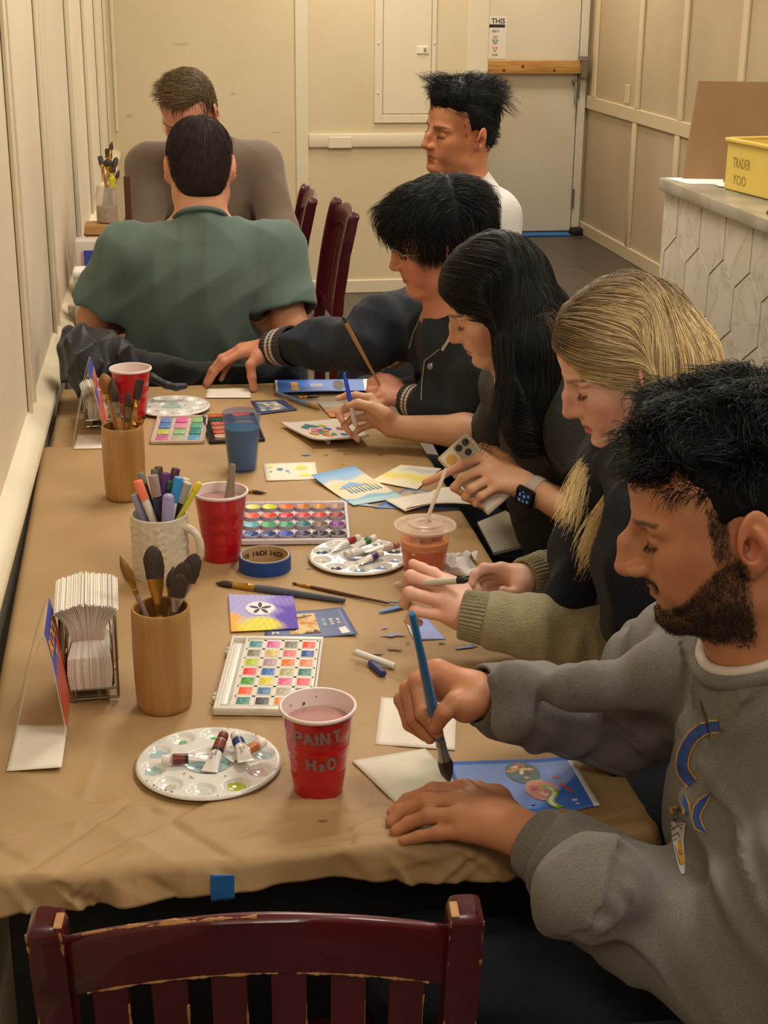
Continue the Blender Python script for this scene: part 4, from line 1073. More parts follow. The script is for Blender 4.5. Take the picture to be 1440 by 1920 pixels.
ctp=T(497,1066);tr_=empty('tape_roll',ctp,label='roll of blue painters tape lying on the paper',cat='tape')
Ht=.026;ro,ri=.0445,.0410
MB().lathe([(ri+.001,0),(ro,0),(ro,Ht),(ri+.001,Ht)],64,closed_ends=False).build('tape',mat('tape_blue_side','17458f',.45,bump=(12,.05)),tr_,smooth=30)
m_core=mat('tape_core_card','b89a78',.6)
MB().lathe([(ri-.0015,0.0),(ri-.0015,Ht+.0006),(ri+.001,Ht+.0006),(ri+.001,0)],64,closed_ends=False).build('core',m_core,tr_,smooth=30)
for k,(an,w_)in enumerate(((.95,'14:DI'),(1.75,'14:DI'),(2.6,'14:DI'))):
 vs,fs=text_mesh(w_,.012,.0005);r_=ri-.0022
 MB().add([(r_*math.cos(an-v[0]/r_),r_*math.sin(an-v[0]/r_),Ht*.5+v[1])for v in vs],fs).build('core_print',mat('core_ink','4a3322',.6),tr_,smooth=0)
def rich(h,g=1.35):
 c=[int(h[i:i+2],16)/255 for i in(0,2,4)];m_=sum(c)/3;return ''.join('%02x'%int(255*min(1,max(0,(m_+(x-m_)*1.25))**g))for x in c)
Mw,ww,hw2=quadframe((399,1342),(589,1345),(402,1203))
wb=empty('watercolor_box',M4=Mw,label='open white plastic watercolour box with small square pans',cat='paint box')
m_wp=mat('white_box_plastic','ddd8cc',.35,bump=(40,.04),vary=(25,'cfc8ba',.55,.75));D_=.012
PC=[['5f9aa0','d27bb0','8a8a80','e0603a'],['8f8e85','cfc08a','dc8a96','3f68a0'],['b6c552','b9a0a8','d98526','d9a088'],['dc5a5e','3f7fb8','b9b795','5b9087'],['5aa046','d0c840','e083a8','de7a80'],['e0733a','6f8fae','b9b4a5','9a8fa0'],['62988f','5c5c5c','dc9a5c','c9b9a0']]
b=MB();b.rbox((0,0,0),(ww,hw2,.004),.002,1);b.rbox((0,0,0),(.004,hw2,D_),.0015,1);b.rbox((ww-.004,0,0),(ww,hw2,D_),.0015,1);b.rbox((0,0,0),(ww,.010,D_),.003,2);b.rbox((0,hw2-.010,0),(ww,hw2,D_),.003,2)
x0_=.026;b.rbox((x0_-.004,.008,0),(x0_,hw2-.008,D_),.001,1)
pxs=[(i*.0265)+x0_ for i in range(4)];pitch=(hw2-.024)/7;pw,ph=.0225,pitch-.006
for i in range(5):b.box((x0_-.0022+i*.0265,.010,.004),(x0_+i*.0265+.0016,hw2-.010,D_-.002))
for j in range(8):b.box((x0_,.012+j*pitch-.004,.004),(x0_+4*.0265,.012+j*pitch,D_-.002))
for y_ in(.04,.052,hw2-.05,hw2-.038):b.rbox((-.006,y_-.003,.002),(.001,y_+.003,.009),.002,1)
b.rbox((ww*.42,hw2-.001,.004),(ww*.58,hw2+.005,.009),.002,1)
b.build('tray',m_wp,wb,smooth=30)
MB().rbox((.0075,.022,.003),(.0175,hw2-.022,.0075),.002,2).build('brush_slot',mat('slot_plastic','e6e2d8',.3),wb)
for j in range(7):
 for i in range(4):
  col=PC[j][i];xx=x0_+.0016+i*.0265;yy=hw2-.012-(j+1)*pitch+.0012
  pn_=MB().rbox((xx,yy,.004),(xx+pw,yy+ph,D_-.0015),.001,1).build('pan',m_wp,wb)
  MB().rbox((xx+.0018,yy+.0018,.005),(xx+pw-.0018,yy+ph-.0018,D_-.001),.001,2).build('paint_cake',mat('cake_'+col,rich(col),.35,bump=(150,.25),vary=(110,'e8e2d8',.68,.8)),pn_)
def well_palette(px,py,rad,label,puddles,z=.0105,nw=10,rotw=0.0,cw=.36,tilt=0.0,wr=.165):
 c=T(px,py,PZ+z);t=empty('round_palette',(c[0],c[1],PZ),rz=rotw,label=label,cat='palette')
 m_pal=mat('white_palette_plastic','dcd9d2',.25,coat=.3,vary=(60,'c9c8c4',.66,.8));R_=rad
 cs=[((R_*.765)*math.cos(2*PI*i/nw),(R_*.765)*math.sin(2*PI*i/nw))for i in range(nw)]
 X=np.linspace(0,1,64)[1:];A_=np.linspace(0,2*PI,180,endpoint=False)
 def hz(x,y):
  h=z*np.ones_like(x)
  for cx,cy in cs:
   an=math.atan2(cy,cx);u=(x-cx)*math.cos(an)+(y-cy)*math.sin(an);v=-(x-cx)*math.sin(an)+(y-cy)*math.cos(an)
   q=(u/(R_*wr))**2+(v/(R_*wr*1.12))**2;h=np.minimum(h,z-.0075*np.sqrt(np.maximum(1-q,0)))
  q=(x*x+y*y)/(R_*cw)**2;h=np.minimum(h,z-.006*np.sqrt(np.maximum(1-q,0)))
  r_=np.sqrt(x*x+y*y)/R_;h=h-.0035*sstep(.965,1.0,r_);return h
 rr_,aa=np.meshgrid(X,A_,indexing='ij');x=R_*rr_*np.cos(aa);y=R_*rr_*np.sin(aa);h=hz(x,y)
 pts=np.concatenate([[[0,0,float(hz(np.array([0.]),np.array([0.]))[0])]],np.stack([x,y,h],-1).reshape(-1,3)])
 nA_,nR=len(A_),len(X);F_=[]
 i=np.arange(nR-1)[:,None];j=np.arange(nA_)[None,:]
 a=1+i*nA_+j;b_=1+i*nA_+(j+1)%nA_
 q=np.stack([a+0*b_,a+nA_,b_+nA_,b_+0*a],-1).reshape(-1,4)
 q0=np.stack([np.zeros(nA_,int),1+np.arange(nA_),1+(np.arange(nA_)+1)%nA_,1+(np.arange(nA_)+1)%nA_],-1)
 ms=MB();ms.v=[tuple(p)for p in pts];ms.f=[tuple(int(k)for k in f)for f in q]+[(0,int(f[1]),int(f[2]))for f in q0];ms.m=[0]*len(ms.f)
 o=ms.build('palette_disc',m_pal,t,smooth=60);md=o.modifiers.new('t','SOLIDIFY');md.thickness=.0014;md.offset=-1
 b=MB()
 for k in range(4):
  an=2*PI*(k+.5)/4;b.lathe([(.008,0),(.008,z-.002)],12,M4=Matrix.Translation((R_*.5*math.cos(an),R_*.5*math.sin(an),0)))
 b.build('feet',m_pal,t)
 rs=np.random.RandomState(int(px))
 for(wi,col,fr,lv)in puddles:
  if wi<0:cx,cy,rx,dz=0,0,R_*cw,.006
  else:cx,cy=cs[wi];rx=R_*wr;dz=.0075
  zz=z-dz*math.sqrt(max(0,1-fr*fr))+.0005;n=20;ox,oy=(rs.rand(2)-.5)*rx*(1-fr)*.8
  b=MB();p_=[]
  for k in range(n):
   a__=2*PI*k/n;rr2=rx*fr*(.86+.14*rs.rand())*.97;p_.append((cx+ox+rr2*math.cos(a__),cy+oy+rr2*math.sin(a__)))
  zz2=[float(hz(np.array([u]),np.array([v]))[0])+.0005 for u,v in p_];zc=float(hz(np.array([cx+ox]),np.array([cy+oy]))[0])+.0005
  vs=[(cx+ox,cy+oy,zc)];
  for f_ in(.35,.7,1.0):vs+=[(cx+ox+(u-cx-ox)*f_,cy+oy+(v-cy-oy)*f_,float(hz(np.array([cx+ox+(u-cx-ox)*f_]),np.array([cy+oy+(v-cy-oy)*f_]))[0])+.0006)for u,v in p_]
  fs=[(0,1+k,1+(k+1)%n)for k in range(n)]+[(1+r_*n+k,1+(r_+1)*n+k,1+(r_+1)*n+(k+1)%n,1+r_*n+(k+1)%n)for r_ in range(2)for k in range(n)]
  b.add(vs,fs);b.build('paint_puddle',mat('puddle_'+col,col,lv),t,smooth=60)
 for k in range(26):
  r_=R_*(.93+.03*rs.rand())if k%2 else R_*(.46+.08*rs.rand());an=rs.rand()*2*PI
  zz=float(hz(np.array([r_*math.cos(an)]),np.array([r_*math.sin(an)]))[0])
  if zz<z-.002:continue
  MB().lathe([(.0012*(.4+rs.rand()),.0005),(0,.0006)],7,M4=Matrix.Translation((r_*math.cos(an),r_*math.sin(an),zz)),closed_ends=False).build('paint_speck',mat('speck_%d'%(k%3),['3f5a72','6b6f86','7a4438'][k%3],.4),t)
 return t,c
palA,cA=well_palette(391,1426,.093,'round white palette with wells and four paint tubes, nearest the camera',[(-1,'9fc0c2',.9,.12),(0,'a6b3b8',.9,.15),(9,'c9b0b0',.8,.15),(8,'b3b53c',.85,.12),(7,'c9c8c6',.7,.12),(6,'b9b7a6',.5,.12),(5,'9fb9b8',.8,.12),(4,'a3bfc4',.8,.12),(3,'7fae7a',.4,.12),(2,'5fae62',.5,.12),(1,'b7c6c0',.8,.12)],rotw=.15)
palB,cB=well_palette(672,1040,.0865,'round white palette heaped with tubes beside the iced drink',[(-1,'8fa0ae',.85,.15),(0,'4d4f58',.9,.2),(9,'8ca6c8',.7,.15),(8,'7f9cc9',.8,.15),(7,'8aa3bd',.85,.15),(6,'343c58',.75,.2),(5,'b5b48c',.7,.2),(4,'2f5b78',.85,.2),(3,'3b7c86',.7,.2),(2,'5c7a64',.8,.2),(1,'6d7480',.8,.2)],rotw=.2)
palC,cC=well_palette(324,759,.087,'round white palette at the far end, behind the far bamboo cup',[(-1,'a5bdb6',.8,.15),(0,'b7a8b0',.7,.15),(9,'9dbbaf',.8,.15),(7,'c9a7a0',.7,.15),(5,'8fb5a0',.6,.15),(2,'a9b5b9',.7,.15),(3,'b9c4a8',.7,.15)],rotw=.1)
m_tw2=mat('white_tube_metal','dcd8d0',.3,metal=.1,bump=(50,.15))
def ptube(cap,crimp,r_=.0065,band='7a3020',band2=None,capc='e3ddd2',label='',group='paint tubes on the near palette',lines=True,up=(0,0,1)):
 a,b_=Vector(crimp),Vector(cap);M=frame(a,b_-a,x=Vector(up).cross(b_-a));L_=(b_-a).length
 t=empty('paint_tube',M4=M,label=label,cat='paint tube',group=group)
 Lc=.011;Lb=L_-Lc;N=20;b=MB();vs=[]
 prof=[(0,1.45,.06),(.04,1.45,.10),(.06,1.42,.12),(.3,1.2,.62),(.55,1.05,.92),(.8,1,1),(.95,1,1),(.985,.85,.85),(1,.5,.5)]
 for(q,sx,sy)in prof:vs+=[(r_*sx*math.cos(2*PI*i/N),r_*sy*math.sin(2*PI*i/N),q*Lb)for i in range(N)]
 def seg(i0,i1):return[(j*N+i,j*N+(i+1)%N,(j+1)*N+(i+1)%N,(j+1)*N+i)for j in range(i0,i1)for i in range(N)]
 b.add(vs,seg(0,len(prof)-1)+[tuple(reversed(range(N))),tuple(range((len(prof)-1)*N,len(prof)*N))]);b.build('tube_body',m_tw2,t)
 def ring(q0,q1,col,nm):
  bb=MB();
  def at(q):
   for k in range(len(prof)-1):
    if prof[k][0]<=q<=prof[k+1][0]:
     f_=(q-prof[k][0])/(prof[k+1][0]-prof[k][0]);return prof[k][1]*(1-f_)+prof[k+1][1]*f_,prof[k][2]*(1-f_)+prof[k+1][2]*f_
  vv=[];n_=6
  for k in range(n_+1):
   q=q0+(q1-q0)*k/n_;sx,sy=at(q);vv+=[((r_*sx+.0003)*math.cos(2*PI*i/N),(r_*sy+.0003)*math.sin(2*PI*i/N),q*Lb)for i in range(N)]
  bb.add(vv,[(j*N+i,j*N+(i+1)%N,(j+1)*N+(i+1)%N,(j+1)*N+i)for j in range(n_)for i in range(N)]);bb.build(nm,mat('band_'+col,col,.3),t)
 if band:ring(.66,.97,band,'colour_band')
 if band2:ring(.58,.67,band2,'dark_band')
 if lines:
  for k,(q,txt)in enumerate(((.50,'IIIIIIII III'),(.38,'IIIII IIIII'))):
   vs_,fs_=text_mesh(txt,r_*.62,.0)
   sy=.85 if q>.45 else.72
   MB().add([(v[1]*0+(v[1]-r_*.25+k*r_*.55),r_*(sy+.10),q*Lb+v[0]*.9)for v in vs_],fs_).build('print',m_blk,t,smooth=0)
 MB().lathe([(r_*.62,0),(r_*.9,.001),(r_*.95,.002),(r_*.88,Lc-.001),(r_*.8,Lc),(0,Lc)],18,M4=Matrix.Translation((0,0,Lb))).build('cap',mat('tube_cap_'+capc,capc,.4),t)
 return t
TP_=lambda px,py,z:tuple(T(px,py,PZ+z))
ptube(TP_(303,1424,.020),TP_(398,1421,.016),band='6b2a1e',band2='241818',label='paint tube with white cap and brown band, lying at the left of the near palette')
ptube(TP_(420,1377,.030),TP_(392,1447,.013),r_=.0075,band='7a3322',band2='2a1a18',capc='6b2a1e',label='paint tube with brown shoulder standing over the others, crimped end towards the camera')
ptube(TP_(441,1377,.030),TP_(462,1428,.020),r_=.0078,band='26346e',capc='dcd8d0',label='paint tube with navy band lying across the near palette')
ptube(TP_(497,1390,.020),TP_(428,1424,.014),r_=.0065,band='b5652a',capc='e8ded0',label='paint tube with orange band pointing right on the near palette')
gB='paint tubes heaped on the palette by the drink'
for(a_,b_,za,zb,bd,lb,r_,cc)in(((705,1007),(662,1026),.030,.018,'2f6b34','green paint tube with white cap on top of the heap by the drink',.0066,'dedad0'),((674,1007),(620,1030),.020,.016,'8a2a22','white paint tube with red shoulder at the back of the heap',.0066,'dcd8d0'),((647,1040),(695,1030),.020,.016,None,'plain white paint tube with ribbed white cap in the heap',.0068,'d2cbbd'),((717,1036),(672,1056),.022,.014,'5a2a6e','purple paint tube lying at the front of the heap',.0068,'dcd8d0'),((748,1022),(682,1033),.022,.020,'c9a9a0','long pale paint tube reaching right under the cup',.0064,'a8604a')):
 ptube(TP_(*a_,za),TP_(*b_,zb),r_=r_,band=bd,capc=cc,label=lb,group=gB,lines=False)
m_nap=mat('white_napkin','efe8da',.8,bump=(220,.1));m_wire=mat('chrome_wire','a09a90',.22,metal=1.0)
def napkins(base,w_,dep,Hn,label,hl,ang=0.0,n=60):
 t=empty('napkin_holder',base,rz=ang,label=hl,cat='napkin holder')
 r_=.0021
 b=MB()
 for sx in(-1,1):
  x=sx*(w_/2+.006);arc=[(x,-dep*.42,.02),(x,-dep*.42,Hn*.55),(x,-dep*.36,Hn*.78),(x,-dep*.15,Hn*.92),(x,dep*.1,Hn*.92),(x,dep*.36,Hn*.78),(x,dep*.42,Hn*.5),(x,dep*.42,.02)]
  b.tube(arc,r_,8)
  b.tube([(x-sx*.006,-dep*.3,.02),(x-sx*.006,-dep*.3,Hn*.5),(x-sx*.006,0,Hn*.78),(x-sx*.006,dep*.3,Hn*.5),(x-sx*.006,dep*.3,.02)],r_,8)
 for z in(.02,.006):
  b.tube([(-w_/2-.006,-dep*.42,z),(w_/2+.006,-dep*.42,z)],r_,8);b.tube([(-w_/2-.006,dep*.42,z),(w_/2+.006,dep*.42,z)],r_,8)
 for sx in(-1,1):
  b.tube([(sx*(w_/2+.006),-dep*.42,.02),(sx*(w_/2+.006),-dep*.42,.006)],r_,8)
  for y_ in(-.42,.42):b.tube([(sx*w_*.36,y_*dep,.02),(sx*w_*.36,y_*dep,.0)],r_*1.3,8)
  b.tube([(sx*w_*.36,-.42*dep,.006),(sx*w_*.36,.42*dep,.006)],r_,8)
 b.build('wire_frame',m_wire,t)
 MB().rbox((-w_/2,-dep*.4,.018),(w_/2,dep*.4,.0215),.001,1).build('base_plate',m_wire,t)
 b=MB();rs=np.random.RandomState(2)
 zs=[.022,.045,.07,.085,.10,.12,.14,1.0]
 hp=np.array([0,.18,.36,.52,.66,.80,.92,1.0]);wp=np.array([.92,1.0,.95,.70,.74,.95,1.22,1.42]);yp=np.array([-.44,-.47,-.46,-.34,-.42,-.44,-.50,-.56])
 for i in range(n):
  s_=-1+2*i/(n-1);jt=rs.uniform(-.0015,.0015);jh=rs.uniform(-.003,.0015);th=.0012
  arc_top=-.010*s_*s_
  P0=[]
  for side in(-1,1):
   for yy in(0,1):
    for k in range(8):
     z=.022+hp[k]*(Hn*1.08-.022)+(jh+arc_top)*hp[k]**3
     x=s_*w_/2*wp[k]*.97+side*th*.5+jt*.3
     y=(yp[k]*dep+jt)if yy==0 else(.46*dep+.10*dep*hp[k]**3)
     P0.append((x,y,z))
  o=len(b.v);b.v+=P0
  L=lambda sd,yy,k:o+sd*16+yy*8+k
  for k in range(7):
   b.f+=[(L(0,0,k),L(0,0,k+1),L(0,1,k+1),L(0,1,k)),(L(1,0,k),L(1,1,k),L(1,1,k+1),L(1,0,k+1)),(L(0,0,k),L(1,0,k),L(1,0,k+1),L(0,0,k+1)),(L(0,1,k),L(0,1,k+1),L(1,1,k+1),L(1,1,k))];b.m+=[0]*4
  b.f+=[(L(0,0,7),L(1,0,7),L(1,1,7),L(0,1,7)),(L(0,0,0),L(0,1,0),L(1,1,0),L(1,0,0))];b.m+=[0,0]
 o=b.build('napkin_stack',m_nap,smooth=20);o.location=tuple(base);o.rotation_euler=(0,0,ang)
 tag(o,label,'napkins',kind='stuff');return t
cn=(T(137,1318)+T(205,1322))/2+np.array([.0,.050,0]);zt=zat(170,1112,cn+np.array([0,-.02,0]))
napkins(tuple(cn),.062,.105,(zt-PZ)/1.08,'folded white paper napkins packed in the near wire holder','chrome wire napkin holder beside the nearest bamboo cup',ang=.02)
cn2=T(182,800)+np.array([0,.03,0])
napkins((cn2[0],cn2[1],PZ-.001),.045,.10,.085,'folded white paper napkins in the far wire holder','chrome wire napkin holder under the far acrylic sign tent',ang=.1,n=30)
m_acr=bpy.data.materials.new('clear_acrylic');m_acr.use_nodes=True
_b=m_acr.node_tree.nodes['Principled BSDF'];_b.inputs['Base Color'].default_value=(.95,.93,.9,1);_b.inputs['Alpha'].default_value=.07;_b.inputs['Roughness'].default_value=.06;_b.inputs['Coat Weight'].default_value=.3
m_acre=mat('acrylic_edge','d9cdb8',.2,alpha=.7)
m_fly1=mat('flyer_blue','3a49a6',.45);m_fly2=mat('flyer_coral','d9583f',.45);m_flyo=mat('flyer_orange','e89a3a',.5);m_flyw=mat('flyer_white','e4e0dc',.5);m_flyv=mat('flyer_violet','6a5ac0',.45)
def sign_tent(xl_,xr_,xt,y0,y1,zt_,label,foot=None,yt0=None,yt1=None):
 t=empty('sign_holder',(xt,y0,PZ),label=label,cat='sign holder')
 yt0=y0 if yt0 is None else yt0;yt1=y1 if yt1 is None else yt1
 H_=zt_-PZ
 def right(u,v,off=0.0):
  x=(xr_-xt)*(v**.75);z=H_*(1-v);y=(yt0-y0)*(1-v)+((yt1-y0)*(1-v)+(y1-y0)*v-(yt0-y0)*(1-v))*u
  return(x+off,y,z)
 def left(u,v):
  x=(xl_-xt)*(v**.85);z=H_*(1-v);y=(yt0-y0)*(1-v)+((yt1-y0)*(1-v)+(y1-y0)*v-(yt0-y0)*(1-v))*u
  return(x,y,z)
 for fn,nm in((right,'front_sheet'),(left,'rear_sheet')):
  o=MB().grid(lambda u,v:fn(u,v),4,14).build(nm,m_acr,t);md=o.modifiers.new('t','SOLIDIFY');md.thickness=.0016;md.offset=0
  for u in(0,1):MB().tube([fn(u,v/14)for v in range(15)],.0008,6).build('sheet_edge',m_acre,t)
 fl=MB().grid(lambda u,v:right(.03+.94*u,v*.93+.0,.0016),24,40).build('flyer',[m_fly1,m_fly2,m_flyv],t)
 me=fl.data
 for p in me.polygons:
  i=p.index%24;j=p.index//24;u,v=(i+.5)/24,(j+.5)/40
  p.material_index=0 if v<.34+.22*(1-u)-.1 else(2 if v<.40+.25*(1-u)-.1 and u<.5 else 1)
 def ontent(txt,u0,v0,size,m,nm):
  vs,fs=text_mesh(txt,size,size*.04)
  dv=1.0/math.hypot(H_,xr_-xt);du=1.0/(y1-y0)
  MB().add([right(u0+v[0]*du,v0-v[1]*dv,.0024)for v in vs],fs).build(nm,m,t,smooth=0)
 ontent('BLOOD',.45,.17,.030,m_flyo,'flyer_title');ontent('IIIII',.45,.0+.33,.012,m_flyw,'flyer_line');ontent('II III',.55,.42,.009,m_flyw,'flyer_line')
 m_str=mat('flyer_stripe','ef9a72',.45)
 for k in range(9):
  u0=.1+k*.1;b=MB();n=16;vs=[]
  for q in range(n+1):
   v=.48+.44*q/n;u=u0-.35*(q/n)+.2
   for du in(-.008,.008):vs.append(right(min(max(u+du,.03),.97),v,.0023))
  b.add(vs,[(2*q,2*q+1,2*q+3,2*q+2)for q in range(n)]);b.build('flyer_stripe',m_str,t,smooth=0)
 return t
sign_tent(-.198,-.128,-.150,1.805,1.935,.905,'clear acrylic sign tent with blue and coral flyer beside the near napkins',yt0=1.80,yt1=1.93)
sign_tent(-.168,-.095,-.128,3.12,3.24,.905,'clear acrylic sign tent with flyer near the black bag',yt0=3.14,yt1=3.30)
def card(name,pix,label,z=PZ+.0008,th=.0008,m=None,cat='card',curl=None,group=None,nu=12,nv=12,mats=None,mfun=None):
 P_=[T(x,y,z)for x,y in pix]
 def fn(u,v):
  p=(P_[3]*(1-u)+P_[2]*u)*(1-v)+(P_[0]*(1-u)+P_[1]*u)*v
  return(p[0],p[1],p[2]+(curl(u,v)if curl else 0)+th)
 o=MB().grid(fn,nu,nv,mfun=mfun).build(name,mats or m or m_card,smooth=60)
 md=o.modifiers.new('t','SOLIDIFY');md.thickness=th;md.offset=-1
 tag(o,label,cat,group);o['fn']=0
 return o,fn
m_card=mat('white_card','e2d9ca',.75,bump=(260,.06))
def wash(name,base,stops,sc_=9,rough=.7):
 m=mat(name,base,rough);nt=m.node_tree;L=nt.links;b=nt.nodes['Principled BSDF'];tc=nt.nodes.new('ShaderNodeTexCoord')
 prev=None
 for i,(col,seed,lo,hi)in enumerate(stops):
  n=nt.nodes.new('ShaderNodeTexNoise');n.noise_dimensions='4D';n.inputs['W'].default_value=seed;n.inputs['Scale'].default_value=sc_;n.inputs['Detail'].default_value=3
  L.new(tc.outputs['Object'],n.inputs['Vector']);mr=nt.nodes.new('ShaderNodeMapRange');mr.inputs['From Min'].default_value=lo;mr.inputs['From Max'].default_value=hi;L.new(n.outputs['Fac'],mr.inputs['Value'])
  mx=nt.nodes.new('ShaderNodeMix');mx.data_type='RGBA';L.new(mr.outputs['Result'],mx.inputs['Factor'])
  if prev:L.new(prev,mx.inputs['A'])
  else:mx.inputs['A'].default_value=lin(base)
  mx.inputs['B'].default_value=lin(col);prev=mx.outputs['Result']
 L.new(prev,b.inputs['Base Color']);return m
def oncard(fn,parent,name,pts,m,off=.0004,sub=1):
 b=MB();P_=[]
 for i in range(len(pts)):
  a,c_=pts[i],pts[(i+1)%len(pts)]
  for q in range(sub):f_=q/sub;P_.append((a[0]*(1-f_)+c_[0]*f_,a[1]*(1-f_)+c_[1]*f_))
 cx=sum(p[0]for p in P_)/len(P_);cy=sum(p[1]for p in P_)/len(P_)
 vs=[fn(cx,cy)]+[fn(*p)for p in P_];vs=[(x,y,z+off)for x,y,z in vs]
 b.add(vs,[(0,1+i,1+(i+1)%len(P_))for i in range(len(P_))]);return b.build(name,m,parent,smooth=0)
def oval(cx,cy,rx,ry,n=20,rot=0,jag=0,seed=0):
 rs=np.random.RandomState(seed);return[(cx+(rx*math.cos(2*PI*i/n)*math.cos(rot)-ry*math.sin(2*PI*i/n)*math.sin(rot))*(1+jag*(rs.rand()-.5)),cy+(rx*math.cos(2*PI*i/n)*math.sin(rot)+ry*math.sin(2*PI*i/n)*math.cos(rot))*(1+jag*(rs.rand()-.5)))for i in range(n)]
def text_oncard(fn,parent,name,txt,u0,v0,size_u,asp,m,rot=0.0,off=.0005,bold=.03):
 vs,fs=text_mesh(txt,1.0,bold);c_,s_=math.cos(rot),math.sin(rot)
 V=[fn(u0+(v[0]*c_-v[1]*s_)*size_u,v0+(v[0]*s_+v[1]*c_)*size_u*asp)for v in vs]
 return MB().add([(x,y,z+off)for x,y,z in V],fs).build(name,m,parent,smooth=0)
sq,f_=card('folded_card',[(33,1362),(127,1362),(116,1445),(12,1448)],'folded square of white paper in front of the near acrylic sign tent',curl=lambda u,v:.0035*u*(1-v)+.001,th=.0012)
card('folded_card',[(146,815),(200,815),(198,841),(137,842)],'small white paper flap at the foot of the far acrylic sign tent')
card('blank_card',[(714,1308),(856,1320),(853,1407),(703,1396)],'blank white card lying under the hand that holds the blue brush')
pc,fn=card('painting_card',[(797,1407),(877,1489),(800,1562),(660,1430)],'white card with a pale grey-green wash under the blue brush',curl=lambda u,v:.002*(1-u)**2,th=.0011)
pc.data.materials.clear();
b_=wash('greywash_card','ddd5c4',[('bcbd9f',3.1,.44,.62),('c9c9b4',5.0,.5,.6)],9);pc.data.materials.append(b_)
m_bl=mat('flyer_sky_blue','3f6fc4',.4)
fl1,fn=card('flyer',[(836,1430),(1070,1423),(1124,1519),(880,1535)],'blue printed flyer with photo collage under the resting hand',curl=lambda u,v:.006*max(0,u-.75)*4*(1-v*.5)+.0006,nu=24,nv=12,mats=[m_bl,m_flyw],mfun=lambda u,v:1 if(u>.965 or v>.975)else 0,cat='flyer')
rs=np.random.RandomState(5)
fl_c=['2f4a40','c98a4a','e0a05a','b85a3c','3a6a8a','d9b25a','6a3a2c','e8d0b0']
oncard(fn,fl1,'photo_circle',oval(.56,.74,.135,.21,28),mat('photo_dark_green','2c463f',.45),.0004)
for k in range(18):
 a=rs.rand()*6.28;r_=rs.rand()**.5*.8
 oncard(fn,fl1,'photo_patch',oval(.56+.12*r_*math.cos(a),.74+.18*r_*math.sin(a),.018+.02*rs.rand(),.02+.03*rs.rand(),8,rs.rand()*3,.5,k),mat('patch_'+fl_c[k%8],fl_c[k%8],.5),.0005+k*.00001)
oncard(fn,fl1,'photo_circle',oval(.64,.40,.125,.19,28,0,.12,4),mat('photo_coral','d98a6a',.45),.0006)
fl_d=['e0889a','e8a060','c04a5a','f0c8b0','b87aa0','e87a4a']
for k in range(18):
 a=rs.rand()*6.28;r_=rs.rand()**.5*.8
 oncard(fn,fl1,'photo_patch',oval(.64+.11*r_*math.cos(a),.40+.17*r_*math.sin(a),.016+.018*rs.rand(),.02+.03*rs.rand(),8,rs.rand()*3,.5,50+k),mat('patch_'+fl_d[k%6],fl_d[k%6],.5),.0007+k*.00001)
def band(fn,parent,name,pts,w_,m,off):
 vs=[]
 for i,(u,v)in enumerate(pts):
  a=pts[max(i-1,0)];c_=pts[min(i+1,len(pts)-1)];dx,dy=c_[0]-a[0],c_[1]-a[1];l=math.hypot(dx,dy)
  for s_ in(-1,1):x,y,z=fn(u-s_*dy/l*w_,v+s_*dx/l*w_);vs.append((x,y,z+off))
 MB().add(vs,[(2*i,2*i+1,2*i+3,2*i+2)for i in range(len(pts)-1)]).build(name,m,parent,smooth=0)
bp_=[(.66+.05*math.sin(k*.55)+k*.006,.48-k*.038)for k in range(12)]
band(fn,fl1,'banner',bp_,.034,mat('banner_green','8fae2a',.45),.0010);band(fn,fl1,'banner',bp_[1:-1],.016,m_flyw,.0011)
m_rt=mat('flyer_red_text','d8503c',.5)
text_oncard(fn,fl1,'lettering','aiaiaio',.835,.40,.055,1.6,m_rt,rot=-1.15);oncard(fn,fl1,'red_mark',oval(.80,.62,.02,.035,12,.5,.3,2),m_rt)
text_oncard(fn,fl1,'lettering','IIIII',.845,.16,.035,1.6,m_flyw,rot=-.1);text_oncard(fn,fl1,'lettering','IIII',.85,.09,.030,1.4,m_flyw,rot=-.1)
fl2,fn=card('flyer',[(505,1149),(641,1142),(671,1193),(494,1199)],'slate blue flyer half under the purple and yellow painting',mats=[mat('flyer_slate','5a6690',.45)],cat='flyer',curl=lambda u,v:.004*max(0,u-.7)*3)
oncard(fn,fl2,'photo',[(.28,.12),(.62,.14),(.60,.88),(.30,.86)],wash('flower_photo','d9bb8a',[('5a4638',1.5,.52,.6),('c98a4a',2.5,.52,.6)],60),.0004)
for k,(u,t_)in enumerate(((.69,'III II IIIII'),(.78,'IIII III III'),(.86,'IIIII I III'))):text_oncard(fn,fl2,'lettering',t_,u,.52,.062-k*.006,1.4,mat('flyer_mint_text','9fd0c4',.5)if k==0 else m_flyw,rot=-1.57)
oncard(fn,fl2,'white_tag',[(.84,.06),(.93,.08),(.91,.30),(.83,.27)],m_flyw);text_oncard(fn,fl2,'lettering','M',.12,.18,.10,1.2,m_flyw)
def painted(name,pix,label,colf,z=PZ+.001,n=64,th=.0009,curl=None,cat='card'):
 o,fn=card(name,pix,label,z=z,th=th,m=mat('painted_card','ffffff',.65,attr='tint',bump=(300,.05)),nu=n,nv=n,curl=curl,cat=cat)
 uu,vv=np.meshgrid((np.arange(n+1))/n,(np.arange(n+1))/n);uu=uu.ravel();vv=vv.ravel()
 c=colf(uu,vv);a=o.data.color_attributes.new('tint','FLOAT_COLOR','POINT')
 d=np.ones((len(uu),4),f32);d[:,:3]=c;a.data.foreach_set('color',d.ravel());return o,fn
H_=lambda h:np.array(lin(h)[:3])
def nz(u,v,f,s=0):return noise3(np.stack([u,v,u*0+s],1),f,s)
def mixc(c,col,m):m=np.clip(m,0,1)[:,None];return c*(1-m)+H_(col)*m
